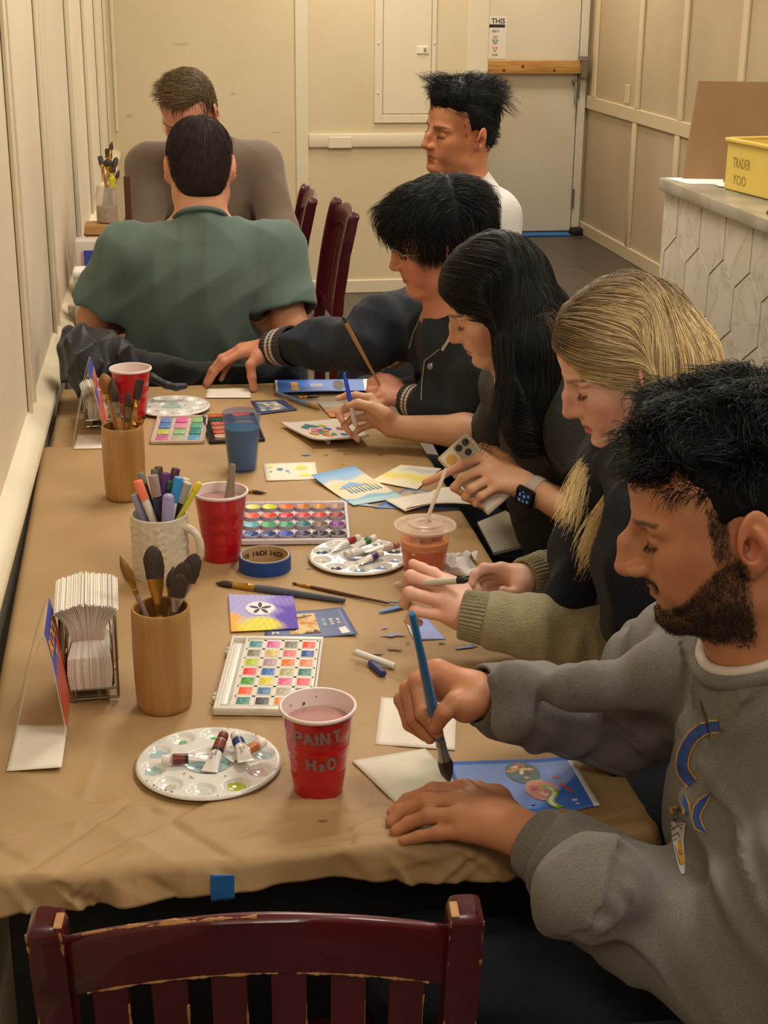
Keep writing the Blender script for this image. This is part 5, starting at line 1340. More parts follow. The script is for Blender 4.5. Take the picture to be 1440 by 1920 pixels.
def c_purple(u,v):
 w_=.10*nz(u,v,6,1);c=np.tile(H_('a9a4d8'),(len(u),1))
 c=mixc(c,'e0d24a',sstep(.42,.22,v+w_));c=mixc(c,'e8a848',sstep(.30,.05,u+w_)*sstep(.5,.3,v+w_))
 c=mixc(c,'5b3fb0',sstep(.55,.75,u+w_*1.2)*sstep(1.0,.5,v*.8+.1+w_));c=mixc(c,'8a78d0',sstep(.6,.8,u+w_)*sstep(.6,.9,v))
 return c*(1+.10*nz(u,v,40,3)[:,None])
pp,fn=painted('painting_card',[(428,1115),(550,1118),(560,1179),(433,1185)],'purple and yellow watercolour card with a dark flower',c_purple,z=PZ+.0030)
oncard(fn,pp,'paper_medallion',oval(.47,.60,.22,.20,12,0,.12,8),mat('medallion_white','e6e0e0',.6),.0006)
for k in range(5):a=k*2*PI/5+.3;oncard(fn,pp,'petal',oval(.47+.10*math.cos(a),.60+.095*math.sin(a),.075,.030,12,a,.15,k),mat('petal_violet','33204e',.5),.0009)
oncard(fn,pp,'flower_eye',oval(.47,.60,.022,.022,10),mat('petal_eye','c9a060',.5),.0011)
def c_dots(u,v):return np.tile(H_('e4dcc6'),(len(u),1))
o,fn=painted('painting_card',[(493,870),(591,867),(597,899),(499,902)],'white card dotted with yellow and blue paint patches',c_dots,n=8)
for(cx,cy,rx,ry,col)in((.13,.78,.05,.08,'d9d04a'),(.30,.62,.06,.09,'4a7fa8'),(.44,.52,.04,.06,'7fa0b8'),(.12,.50,.025,.05,'6a93ac'),(.72,.68,.12,.13,'cfd05a'),(.78,.25,.14,.08,'dcd84e'),(.47,.40,.025,.04,'9ab4c0')):
 oncard(fn,o,'paint_patch',oval(cx,cy,rx,ry,16,0,.3,int(cx*100)),mat('patch_'+col,col,.5),.0004)
def c_mtn(u,v):
 c=np.tile(H_('dccdb4'),(len(u),1));w_=.05*nz(u,v,7,4)
 c=mixc(c,'6f9fce',sstep(.22,.10,u+w_));c=mixc(c,'8fb4d4',sstep(.30,.18,u+w_)*sstep(0,.2,u));c=mixc(c,'a9c6cf',sstep(.70,.80,u+w_));c=mixc(c,'7fb0c4',sstep(.74,.78,u+w_)*sstep(.90,.84,u))
 c=mixc(c,'e2c886',np.exp(-((u-.45)/.12)**2)*.6);return c
mt,fn=painted('painting_card',[(665,881),(758,932),(663,948),(584,898)],'watercolour card of blue sky, hills and teal pine trees',c_mtn,z=PZ+.003,curl=lambda u,v:.008*(1-u)**3)
for k in range(9):
 u=.62+.01*(k%2);v=.88-k*.075
 oncard(fn,mt,'pine_tree',[(u+.05,v-.022),(u+.05,v+.022),(u-.13-.04*(k%3),v)],mat('pine_teal','2c7a80',.5),.0005)
oncard(fn,mt,'hill',[(.50,.80),(.50,.15),(.42,.30),(.36,.52),(.44,.66)],mat('hill_blue','7f9fcb',.5),.0004)
def c_yel(u,v):
 c=np.tile(H_('e0d8bc'),(len(u),1));w_=.06*nz(u,v,6,9);c=mixc(c,'e0cc58',np.exp(-((v-.45+w_)/.14)**2)*.95);c=mixc(c,'a9b4bc',np.exp(-((v-.78+w_)/.10)**2)*sstep(.1,.3,u)*.7);return c
painted('painting_card',[(752,872),(828,879),(782,918),(695,902)],'card with a broad yellow brushstroke under the pointing finger',c_yel,z=PZ+.002)
fo,fn=card('flyer',[(760,917),(860,925),(861,956),(700,953)],'blue flyer partly under the open white sheet',mats=[mat('flyer_steel','5f7fb4',.45)],cat='flyer')
oncard(fn,fo,'photo',[(.05,.55),(.5,.6),(.5,.95),(.05,.95)],wash('flyer_photo_b','a9a08a',[('3a5a9a',1.2,.5,.6),('c9b46a',3.2,.52,.6)],60))
card('flyer',[(640,921),(668,948),(740,954),(636,943)],'pale blue card edge showing left of the open white sheet',mats=[mat('pale_blue_print','a7bcd0',.5)],cat='flyer')
os_,fn=card('open_sheet',[(813,922),(866,917),(907,948),(760,959)],'creased white sheet lying open near the phone',z=PZ+.004,curl=lambda u,v:.010*abs(math.sin(3.0*u+.6))*(1-.5*v)+.004*u,cat='paper',th=.0008)
os2,fn=card('open_sheet',[(721,937),(813,922),(850,946),(760,959)],'creased white sheet folded beside the pine tree painting',z=PZ+.006,curl=lambda u,v:.006*math.sin(3.1*u)*(1-v),cat='paper',th=.0008)
card('blank_card',[(390,729),(468,728),(471,746),(385,746)],'small white card under the outstretched hand at the far end')
f3,fn=card('flyer',[(515,713),(694,711),(697,737),(517,741)],'long blue flyer at the far edge of the table',mats=[m_bl,m_flyw],nu=40,nv=8,mfun=lambda u,v:1 if u<.02 or u>.93 else 0,cat='flyer',curl=lambda u,v:.006*(1-v))
oncard(fn,f3,'orange_patch',[(.17,.12),(.25,.12),(.23,.80),(.16,.80)],mat('flyer_tan','c9924a',.5));text_oncard(fn,f3,'lettering','IIIIIIII',.43,.5,.065,5.5,mat('flyer_cream_text','b9b094',.5));oncard(fn,f3,'photo',oval(.66,.5,.06,.4,16),mat('photo_umber','3c2c2a',.5))
f4,fn=card('flyer',[(470,752),(530,750),(558,768),(486,777)],'small dark framed flyer behind the blue tumbler',mats=[mat('flyer_navy','3d3f63',.5)],cat='flyer');oncard(fn,f4,'photo',[(.10,.15),(.80,.12),(.72,.88),(.12,.85)],wash('photo_grey','8a90a4',[('d9c4a4',1.1,.5,.56),('5d6f78',2.2,.5,.6)],50))
def c_or(u,v):c=np.tile(H_('d9c9b0'),(len(u),1));w_=.1*nz(u,v,5,2);c=mixc(c,'e08a62',sstep(.5,.2,v+w_));c=mixc(c,'d9b070',np.exp(-((v-.55+w_)/.15)**2));c=mixc(c,'b9b4a8',sstep(.75,.9,v));return c
painted('painting_card',[(596,755),(640,753),(668,781),(620,782)],'small card painted orange beside the hand with the blue pen',c_or)
bf,fn=card('flyer',[(757,1160),(800,1160),(836,1199),(776,1200)],'pale blue card edge under the hand with the marker',mats=[mat('pale_violet_print','8f9fd6',.5),m_flyw],mfun=lambda u,v:1 if u<.06 else 0,cat='flyer',nu=20)
Mt,wt,ht=quadframe((380,1024),(657,1021),(366,951))
tr=empty('pan_tray',M4=Mt,label='long tray of round watercolour pans behind the tape roll',cat='paint tray')
b=MB();b.rbox((0,0,0),(wt,ht,.004),.002,1);b.rbox((0,0,0),(wt,.006,.011),.002,1);b.rbox((0,ht-.006,0),(wt,ht,.011),.002,1);b.rbox((0,0,0),(.006,ht,.011),.002,1);b.rbox((wt-.006,0,0),(wt,ht,.011),.002,1)
b.build('tray',mat('tray_white_lilac','d6ccd0',.3,vary=(30,'a7a0bc',.55,.7)),tr)
TC=[['b9a0c0','d6a0a0','d9d890','cfd13a','d9822e','bd8a3c','c79a4c','b59a8c'],['c06a8a','e0707a','e07050','d65a45','c93a50','cf5a72','c2553f','9a4248'],['7fb0c8','6fb0d0','7fc0c8','5fae84','3fa080','1f7f8a','8c7a68','8a4a9a'],['4a5fa0','3f6fb0','2f5f9c','2a4f86','4a64b8','4a3a6a','3a2c44','2c2c30']]
cwp=(wt-.012)/8;rhp=(ht-.012)/4
for j in range(4):
 for i in range(8):
  cx=.006+(i+.5)*cwp-.0;cy=ht-.006-(j+.5)*rhp;r_=min(cwp,rhp*1.5)*.495;ry=min(rhp*.52,r_)
  b=MB();b.lathe([(r_,.002),(r_,.0105),(r_-.001,.0115),(r_-.002,.0105),(r_-.0025,.006)],24,closed_ends=False);b.v=[(x+cx,y*(ry/r_)+cy,z)for x,y,z in b.v]
  pn_=b.build('pan',mat('pan_rim','9c8f98',.3),tr)
  col=TC[j][i];b=MB();b.lathe([(0,.0085-.002),(r_*.5,.0078),(r_-.0010,.0112)],20,closed_ends=False);b.v=[(x+cx,y*(ry/r_)+cy,z)for x,y,z in b.v]
  b.build('paint_cake',mat('cake_'+col,rich(col),.3,bump=(150,.25)),pn_)
def pan_grid(name,BL,BR,TL,nx,ny,cols,label,frame_m,pan_r=False,dep=.008,gap=.25):
 M,w_,h_=quadframe(BL,BR,TL);t=empty(name,M4=M,label=label,cat='palette')
 b=MB();b.rbox((0,0,0),(w_,h_,.003),.001,1)
 for a_,c_ in(((0,0,0),(w_,.005,dep)),((0,h_-.005,0),(w_,h_,dep)),((0,0,0),(.005,h_,dep)),((w_-.005,0,0),(w_,h_,dep))):b.rbox(a_,c_,.002,1)
 b.build('tray',frame_m,t);cw_=(w_-.012)/nx;rh=(h_-.012)/ny
 for j in range(ny):
  for i in range(nx):
   x=.006+i*cw_+cw_*gap/2;y=h_-.006-(j+1)*rh+rh*gap/2;col=cols[(j*nx+i)%len(cols)]
   MB().rbox((x,y,.002),(x+cw_*(1-gap),y+rh*(1-gap),dep-.001),min(cw_,rh)*(.30 if pan_r else.08),3).build('paint_cake',mat('cake_'+col,rich(col),.3,bump=(150,.25)),t)
 return t
pan_grid('pastel_palette',(281,833),(383,832),(273,785),3,4,['8fa0c8','d98ab0','a9c49a','7f9ac0','d9a8b8','7fb0a0','c9c88a','a9c4a0','5f9a98','c98ab0','b9c4b0','7fb0c8'],'clear tray of pastel paint squares behind the far bamboo cup',mat('tray_pinkish','cbb3a6',.3))
pan_grid('black_palette',(393,833),(497,828),(368,784),2,6,['c98a5a','d98a3a','3f6f5c','8aa08a','c9908a','d9c84a','d0a090','c9b0a8','d08a70','b9a0a0','d9c9b9','a9a0a8'],'black tray of shimmering oval pans behind the blue tumbler',mat('tray_black','1e2024',.3),pan_r=True)
cpl=T(604,815);pal=empty('mixing_palette',(0,0,0),label='white flat mixing palette with bright smears propped on a stick',cat='palette')
PP=[T(528,796,PZ+.006),T(590,826,PZ+.018),T(690,820,PZ+.020),T(655,786,PZ+.012)]
b=MB();b.grid(lambda u,v:tuple((PP[0]*(1-u)+PP[1]*u)*(1-v)+(PP[3]*(1-u)+PP[2]*u)*v+np.array([0,0,.004*(abs(2*u-1)**6+abs(2*v-1)**6)])),24,24)
o=b.build('palette_plate',mat('palette_cream','d9cdc0',.3),pal);md=o.modifiers.new('t','SOLIDIFY');md.thickness=.005;md.offset=-1
rs=np.random.RandomState(8)
for k in range(20):
 u=.18+.66*rs.rand();v=.15+.7*rs.rand();col=['d9822e','3f7f8a','8a5a8c','d98aa0','4a70a8','c9c04a','4f9a80','e0a070'][k%8]
 q=[(u+a*(.04+.07*rs.rand()),v+c_*(.03+.05*rs.rand()))for a,c_ in[(math.cos(x),math.sin(x))for x in np.linspace(0,6.28,11)[:-1]]]
 fnp=lambda u,v:tuple((PP[0]*(1-u)+PP[1]*u)*(1-v)+(PP[3]*(1-u)+PP[2]*u)*v+np.array([0,0,.0008+k*.00003]))
 oncard(fnp,pal,'paint_smear',q,mat('smear_'+col,col,.35))
b=MB();b.tube([T(588,800,PZ+.006),T(616,829,PZ+.006)],.0052,10);tag(b.build('white_stick',mat('stick_white','d9d4c8',.4)),'white stick end poking out under the mixing palette','stick')
L_=lambda px,py,z=.005:tuple(T(px,py,PZ+z))
brush(L_(402,1093,.004),L_(647,1126,.006),head=.034,hw=.0062,ferr=.040,kind='round',hm='grey',hr=.0066,bris=m_bris,label='large round brush with slate grey handle lying before the tape roll')
brush(L_(546,1093,.003),L_(729,1131,.004),head=.010,hw=.0022,ferr=.028,kind='round',hm='brown',hr=.0030,label='thin liner brush with brown handle beside the big grey brush')
brush(L_(601,767,.004),L_(517,735,.008),head=.022,hw=.004,ferr=.02,kind='round',hm='steelblue',hr=.005,bris=m_brisg,label='brush with steel blue handle leaning on the far blue flyer')
brush(L_(502,925,.003),L_(440,918,.004),head=.03,hw=.0035,ferr=.02,kind='round',hm='brown',hr=.0035,label='dark brush lying just behind the red cup with one brush')
brush(L_(537,747,.003),L_(598,744,.003),head=.03,hw=.0045,ferr=.02,kind='round',hm='black',hr=.003,label='black brush lying in front of the far blue flyer')
kb=empty('palette_knife',label='blue palette knife with grey rod under the hand with the marker',cat='palette knife')
b=MB();n=10;A_=np.array(L_(711,1149,.002));B_=np.array(L_(772,1131,.005));dr=Vector(B_-A_).normalized();sd=Vector((0,0,1)).cross(dr)
vs=[]
for i in range(n+1):
 t_=i/n;w_=.006*math.sin(PI*min(1,t_*.8+.05))**.8;p=Vector(A_*(1-t_)+B_*t_);vs+=[p-sd*w_,p+sd*w_,p+sd*w_*.8+Vector((0,0,.0016)),p-sd*w_*.8+Vector((0,0,.0016))]
b.add(vs,[(i*4+q,i*4+(q+1)%4,(i+1)*4+(q+1)%4,(i+1)*4+q)for i in range(n)for q in range(4)]+[(3,2,1,0),(n*4,n*4+1,n*4+2,n*4+3)]);b.build('blade',mat('knife_blue','3c6fae',.3),kb)
MB().tube([L_(729,1128,.004),L_(772,1131,.006)],.0022,8).build('rod',mat('knife_grey','8a949c',.4),kb)
ws=MB().rbox((-.0055,-.0045,0),(.0055,.0045,1),.0005,1);
def stick(a,b_,w_,h_,m,label,name='pastel_stick',n=6):
 M,Ln=between(a,b_);b=MB();b.lathe([(w_*.92,0),(w_,.001),(w_,Ln-.001),(w_*.9,Ln)],n,M4=M);return tag(b.build(name,m,smooth=30),label,'pastel')
stick(L_(695,1243,.0055),L_(719,1264,.0055),.0058,0,mat('pastel_navy','26306e',.5),'short navy blue pastel stick')
stick(L_(667,1223,.0140),L_(740,1249,.0052),.0052,0,mat('pastel_white','d9d5cc',.45),'white pastel stick lying across the navy one',n=12)
b=MB();pts=[T(760+95*math.cos(a)*.8-10,1262+35*math.sin(a),PZ+.0025)for a in np.linspace(2.2,4.6,24)]
pts2=[T(690+i*6.5,1240+38*math.sin(i/9.0),PZ+.0025)for i in range(22)]
for q in(pts2,):b.tube(q,.0003,4)
b.build('pencil_line',mat('pale_line','c9a578',.6),cov1)
cb=T(455,880);Hb=zat(454,772,cb)-cb[2];tb_=empty('blue_tumbler',cb,label='frosted blue plastic tumbler two thirds full of teal water',cat='tumbler')
rb0,rb1=.0295,.0395;rz=lambda z:rb0+(rb1-rb0)*z/Hb
def glassy(name,col,alpha,rough=.15):
 m=mat(name,col,rough,alpha=alpha);return m
MB().lathe([(0,.001),(rb0*.95,0),(rb0,.003),(rz(Hb*.98),Hb*.98),(rb1-.0005,Hb),(rb1-.002,Hb),(rz(Hb*.7)-.002,Hb*.7),(rb0-.002,.006),(0,.006)],48,closed_ends=False).build('tumbler_wall',glassy('frosted_blue','6a80b4',.34,.2),tb_,smooth=60)
MB().lathe([(0,.007),(rb0-.0022,.007),(rz(Hb*.74)-.0022,Hb*.74),(0,Hb*.74)],40,closed_ends=False).build('paint_water',mat('teal_water','1c6a90',.15),tb_,smooth=40)
cd=T(795,1083);Hd=zat(798,984,cd)-cd[2];dk=empty('iced_drink',cd,label='clear plastic cup of orange juice drink with domed lid and straw',cat='drink')
r0,r1=.0335,.0450;rz2=lambda z:r0+(r1-r0)*z/Hd
m_clr=glassy('clear_cup_plastic','e8d8cc',.13,.08)
MB().lathe([(0,0),(r0*.9,0),(r0,.003)]+[(rz2(Hd*q),Hd*q)for q in(.3,.6,.8,.88)]+[(rz2(Hd*.9)+.001,Hd*.9),(rz2(Hd*.97)+.001,Hd*.97)],48,closed_ends=False).build('cup_wall',m_clr,dk,smooth=60)
zl=Hd*.62
MB().lathe([(0,.003),(r0-.0015,.004),(rz2(zl)-.0012,zl),(0,zl)],40,closed_ends=False).build('juice',mat('orange_juice','d04c0e',.25,vary=(30,'d08050',.5,.7)),dk,smooth=40)
MB().lathe([(0,zl+.012),(rz2(zl+.012)-.0016,zl+.011),(rz2(zl)-.0012,zl),(0,zl)],40,closed_ends=False).build('foam',mat('juice_foam','e08a50',.5,bump=(90,.4)),dk,smooth=40)
rs=np.random.RandomState(4)
for k in range(7):
 a=rs.rand()*6.28;q=.022*rs.rand()**.5;s_=.010
 MB().rbox((-s_,-s_,-s_),(s_,s_,s_),.003,2,M4=Matrix.Translation((q*math.cos(a),q*math.sin(a),zl+.017+.006*rs.rand()))@Matrix.Rotation(rs.rand()*3,4,(rs.rand(),rs.rand(),rs.rand()+.1))).build('ice_cube',glassy('ice','e0a888',.45,.1),dk)
MB().lathe([(.0525,Hd*.965),(.0530,Hd*.985),(.0515,Hd+.001),(.0475,Hd+.001),(.0455,Hd-.002),(.043,Hd+.001),(.030,Hd+.002),(.027,Hd+.005),(.013,Hd+.005),(.011,Hd+.002),(0,Hd+.002)],56,closed_ends=False).build('lid',glassy('lid_plastic','ead2c0',.50,.12),dk,smooth=60)
for(r_,z_)in((.0515,Hd+.0005),(.0285,Hd+.004),(.0125,Hd+.0045)):
 MB().tube([(r_*math.cos(a),r_*math.sin(a),z_)for a in np.linspace(0,2*PI,49)],.0009,6).build('lid_ridge',glassy('lid_ridge_plastic','f0dccb',.7,.1),dk)
st_top=W(836,880,depth(cd)+.0);d_=np.array(st_top)-np.array([cd[0],cd[1],cd[2]+Hd])
sw=MB().tube([tuple(np.array([cd[0],cd[1],cd[2]+Hd])-d_*.55),tuple(st_top)],.0034,12).build('straw',glassy('straw_plastic','e3c9b8',.75,.15));sw.parent=dk;sw.matrix_parent_inverse=dk.matrix_basis.inverted()
s=SDF(.008);cp=T(848,1068)
b=MB();rs=np.random.RandomState(12)
def crump(u,v):
 x=(u-.5)*.085;y=(v-.5)*.075;h=.010+.016*abs(math.sin(9*u+4*v))*(1-abs(2*u-1))+.010*abs(math.sin(13*v-7*u+1))+.006*math.sin(23*u*v+2)
 return(cp[0]+x+.012*math.sin(7*v+2)-.004,cp[1]+y+.010*math.sin(9*u),PZ+max(.001,h*(1.0-.8*abs(2*v-1)**3)))
o=b.grid(crump,26,26).build('crumpled_napkin',mat('napkin_bluish','d9d3cf',.8),smooth=25);md=o.modifiers.new('t','SOLIDIFY');md.thickness=.0008;tag(o,'crumpled white napkin behind the iced drink','napkin')
def skinmat(name,rough=.48):
 m=mat(name,'ffffff',rough,sss=.12,bump=(700,.06),vary=(14,'f3e2da',.4,.7),attr='tint');return m
m_skin=skinmat('skin')
def hairmat(name,rough=.44,spec=.5):
 return mat(name,'ffffff',rough,spec=spec*.7,attr='tint')
m_hcap=mat('hair_underlayer','ffffff',.6,spec=.2,attr='tint')
m_hair=hairmat('hair')
m_hairb=hairmat('hair_glossy',.30,.6)
def fingers(s,wr,chains,palm_r=.0145,k=.009,scale=1.0,rr=(.0105,.0092,.0082,.0072)):
 wr=np.array(wr,float)
 for nm,ch in chains.items():
  f_={'thumb':1.12,'index':1.0,'middle':1.03,'ring':.97,'pinky':.84}[nm]*scale
  pts=[np.array(p,float)for p in ch];r_=[x*f_ for x in rr]
  if nm=='thumb':
   s.cone(wr*.8+pts[0]*.2,pts[0],.017*scale,.0150*scale,k=.016);s.cone(pts[0],pts[1],.0150*scale,.0118*scale,k=.014);s.chain(pts[1:],[.0112*scale,.0102*scale,.0082*scale],k=k*.5)
  else:
   off=(pts[0]-wr);s.cone(wr+off*.12,pts[0],palm_r*scale*1.1,r_[0]*1.15,k=.016)
   s.chain(pts,r_,k=k*.45)
   s.ell(pts[1],(r_[1]*1.06,)*3,k=.004)
 return s
def nailed(s,chains,up,scale=1.0):return s
def arm(s,sh,el,wr,r=(.052,.041,.036,.026),k=.02):
 sh,el,wr=[np.array(p,float)for p in(sh,el,wr)]
 s.chain([sh,sh*.5+el*.5,el],[r[0],(r[0]+r[1])/2*1.02,r[1]],k=k)
 s.chain([el,el*.68+wr*.32,wr],[r[1],r[2]*1.12,r[3]],k=k);return s
def torso(s,neck,shL,shR,hip,depth_=.105,wid=1.0,grow=0.0,k=.05,belly=1.0,chest=1.0):
 neck,shL,shR,hip=[np.array(p,float)for p in(neck,shL,shR,hip)]
 mid=(shL+shR)/2;y=(shL-shR);W_=np.linalg.norm(y);y/=W_;up=mid-hip;H_=np.linalg.norm(up);up/=H_
 up=up-y*(up@y);up/=np.linalg.norm(up);x=np.cross(y,up);B=np.stack([x,y,up],1)
 g=grow
 s.ell(mid-up*.11*1-x*.012,(depth_*chest+g,W_*.47*wid+g,.19+g),k=k,rot=B)
 s.ell(mid*.45+hip*.55+x*.005,(depth_*.95*belly+g,W_*.42*wid*belly+g,.20+g),k=k,rot=B)
 s.ell(hip,(depth_*1.1*belly+g,W_*.46*wid*belly+g,.13+g),k=k,rot=B)
 for q in(shL,shR):
  s.cone(neck-up*.02,q,.045+g,.052+g,k=k*.8)
 s.cone(shL-y*.03-up*.02,shR+y*.03-up*.02,.055+g,.055+g,k=k)
 return B
def folds(amp,fr=26,seed=0,stretch=(1,1,1),sharp=1.0):
 r=np.random.RandomState(seed);K=[(r.normal(size=3)*fr*np.array(stretch),r.normal(size=3)*fr*.45,r.uniform(0,6.28))for _ in range(4)]
 def fn(X,Y,Z):
  o=0
  for k1,k2,ph in K:
   wv=np.sin(X*f32(k2[0])+Y*f32(k2[1])+Z*f32(k2[2])+f32(ph))
   v=np.abs(np.sin(X*f32(k1[0])+Y*f32(k1[1])+Z*f32(k1[2])+f32(1.8)*wv))
   o=o+(v if sharp==1 else v**f32(sharp))
  return(o-f32(2.2))*f32(amp*.5)
 return fn
def sleeve_rings(a,b,ra,n,amp,L0=0.0,L1=1.0,seed=0,width=.010):
 a=np.array(a,f32);b=np.array(b,f32);ax=b-a;Ln=float(np.linalg.norm(ax));ax=ax/Ln
 r=np.random.RandomState(seed);u=np.cross(ax,[0,0,1.]);u/=np.linalg.norm(u);v=np.cross(ax,u)
 cs=[(r.uniform(L0,L1)*Ln,r.uniform(0,6.28),r.uniform(-.5,.5),r.uniform(.7,1.3)*width,r.uniform(.5,1.0)*amp)for _ in range(n)]
 def fn(X,Y,Z):
  px=X-a[0];py=Y-a[1];pz=Z-a[2]
  h=px*f32(ax[0])+py*f32(ax[1])+pz*f32(ax[2])
  q1=px*f32(u[0])+py*f32(u[1])+pz*f32(u[2]);q2=px*f32(v[0])+py*f32(v[1])+pz*f32(v[2])
  rad=np.sqrt(q1*q1+q2*q2)+f32(1e-4);m=(h>-.03)&(h<Ln+.03)&(rad<ra*2.2)
  if not m.any():return f32(0)
  th=np.arctan2(q2,q1);o=np.zeros_like(h)
  for h0,ph,sk,wd,am in cs:
   dh=(h-f32(h0)-f32(sk*ra)*np.sin(th+f32(ph)))/f32(wd);dt=(1+np.cos(th-f32(ph)))*f32(.5)
   o+=f32(am)*np.exp(-dh*dh)*dt*dt
  return np.where(m,o-f32(amp*.3),0)
 return fn
def person(label,loc):
 return empty('person',loc,label=label,cat='person')
def place(o,root):
 o.parent=root;o.matrix_parent_inverse=root.matrix_basis.inverted();return o
def part(s,name,vox,mats,root,colors=None,it=1):
 o=vsdf(s,name,vox,mats,None,colors,it);return place(o,root)
def trousers(root,hip,kneeL,kneeR,footL,footR,m,r=.078,name='trousers',vox=.006,fl=None):
 s=SDF(.04);hip=np.array(hip,float);kL,kR,fL,fR=[np.array(q,float)for q in(kneeL,kneeR,footL,footR)]
 side=np.array([0,.085,0])if abs(kL[0]-hip[0])>abs(kL[1]-hip[1])else np.array([.085,0,0])
 sg=1 if(kL-kR)@side>0 else-1
 s.ell(hip,(.15,.17,.11),k=.05)
 for kn,ft,q in((kL,fL,1),(kR,fR,-1)):
  h=hip+side*sg*q*1.0
  s.chain([h,h*.5+kn*.5,kn],[r*1.08,r,r*.82],k=.05);s.chain([kn,kn*.5+ft*.5,ft+[0,0,.09]],[r*.80,r*.70,r*.62],k=.03)
 s.displace(fl or folds(.004,22,3),.004)
 o=part(s,name,vox,m,root)
 for ft in(fL,fR):
  d=(ft-hip);d[2]=0;d/=np.linalg.norm(d);q=SDF(.02)
  q.cone(ft+[0,0,.04],ft+d*.14+[0,0,.032],.038,.032,k=.02);q.cone(ft+[0,0,.04]-d*.03,ft+[0,0,.09],.036,.034,k=.02);q.cut(ft+[0,0,.001],(0,0,-1),.4)
  part(q,'shoe',.005,mat('dark_shoe','1b1a1c',.5),root)
 return o
GR=np.array([0,0,-1.0])
def hairdo(root,A,t,sc,cap,n,keep,flow,Lf,steps,col,body=None,width=.0006,lift=.003,seed=1,m=None,wob=0,wobf=60,tip=.3,capcol=None,vox=.0022,clump=0.0,name='hair',capdisp=None,push=.8,hug=0.0):
 def fl(p,u):
  ql=((p-t)@A)/sc;return flow(p,ql,u,A)
 s=SDF(.01);s.space(A,t,sc);cap(s);s.space()
 if capdisp:s.displace(*capdisp)
 pts,quads=s.mesh(vox);pts=relax(pts,quads,1)
 q,P=sample_roots(A,t,sc,n,keep,seed,pts=pts)
 rs=np.random.RandomState(seed+5)
 L=Lf(q,rs)*sc
 if body=='cap':body=s
 o=strands(name,P,fl,body,L,steps,[m or m_hair],None,width=width,lift=lift,seed=seed,colf=col,wob=wob,wobf=wobf,tip=tip,clump=clump,push=push,hug=hug)
 ql=((pts.astype(float)-t)@A)/sc;cc=capcol(ql)if capcol else col(pts.astype(float),rs,None)
 me=o.data;n0=len(me.vertices);v0=np.empty(n0*3,f32);me.vertices.foreach_get('co',v0);v0=v0.reshape(-1,3)
 c0=np.empty(n0*4,f32);me.color_attributes['tint'].data.foreach_get('color',c0);c0=c0.reshape(-1,4)[:,:3]
 f0=np.empty(len(me.loops),np.int32);me.loops.foreach_get('vertex_index',f0);f0=f0.reshape(-1,4)
 bpy.data.objects.remove(o);bpy.data.meshes.remove(me)
 o=np_mesh(name,np.concatenate([v0,pts]),np.concatenate([f0,quads+n0]),[m or m_hair,m_hcap],None,np.concatenate([c0,cc]),mi=np.concatenate([np.zeros(len(f0),int),np.ones(len(quads),int)]))
 return place(o,root)
def darkcol(base,hi=None,var=.35):
 b_=H_(base);h_=H_(hi or base)
 def f(roots,rs,P):
  k=rs.rand(len(roots),1);return b_*(1-k*.6)+h_*k*.6
 return f
def cap_std(s,bulk=(.006,.004,.012),face=((.092,0,-.022),(.060,.095,.092)),ear=True,nape=-.055,top=0.0):
 s.ell((-.012,0,.048+bulk[2]*.3),(.094+bulk[0],.074+bulk[1]+.002,.086+bulk[2]),k=.01)
 s.ell((-.034,0,.0),(.064+bulk[0],.062+bulk[1],.062),k=.03)
 s.ell(face[0],face[1],k=.006,op=-1)
 if ear:
  for y in(-1,1):s.ell((-.004,y*.088,-.006),(.021,.030,.034),k=.006,op=-1)
 s.cut((-.05,0,nape),(.45,0,-1),.25,k=.01)
def neckfit(s,nk,fwd,r_,h):
 nk=np.array(nk,float);fwd=np.array(fwd,float)
 s.cone(nk-[0,0,.03],nk+fwd*.008+[0,0,h],r_+.012,r_+.008,k=.03);s.cut(nk+[0,0,h*.7],fwd*.45+[0,0,1],r_+.035,k=.006)
A1=rotm((-.935,.250,-.242),(-.237,.05,.970));t1=np.array([.5695,1.335,1.1995]);S1=.975
P1=person('bearded man in grey sweatshirt nearest the camera, painting with a blue brush',(.66,1.33,.47))
nk1=np.array([.640,1.335,1.05]);sL1=np.array([.675,1.135,.965]);sR1=np.array([.655,1.535,.965]);hip1=np.array([.725,1.335,.56])
eL1=np.array([.560,1.205,.755]);wL1=np.array([.405,1.420,.790]);eR1=T(1165,1345,.825);wR1=W(892,1302,1.80)
body=SDF(.01);head_sdf(body,A1,t1,S1,neck_to=nk1+[.0,0,-.02],neck_r=.062,nose=1.22,bridge=.003,nose_drop=.003,brow=1.15,ear=1.02,jaw=1.06,lips=.85,chin=.002)
torso(body,nk1,sL1,sR1,hip1,.095,.9);arm(body,sL1,eL1,wL1);arm(body,sR1,eR1,wR1)
z_=lambda px,py,z:T(px,py,z)
hL1=dict(index=[z_(872,1480,.793),z_(812,1483,.790),z_(764,1501,.774),z_(736,1524,.762)],middle=[z_(862,1502,.796),z_(800,1503,.790),z_(752,1522,.772),z_(734,1541,.762)],ring=[z_(858,1531,.793),z_(806,1529,.785),z_(768,1543,.770),z_(742,1558,.761)],pinky=[z_(872,1561,.784),z_(822,1562,.776),z_(786,1569,.767),z_(757,1577,.760)],thumb=[z_(930,1500,.782),z_(892,1482,.775),z_(862,1478,.768),z_(838,1482,.763)])
fingers(body,wL1,hL1,palm_r=.0150,scale=1.06)
D1=1.806
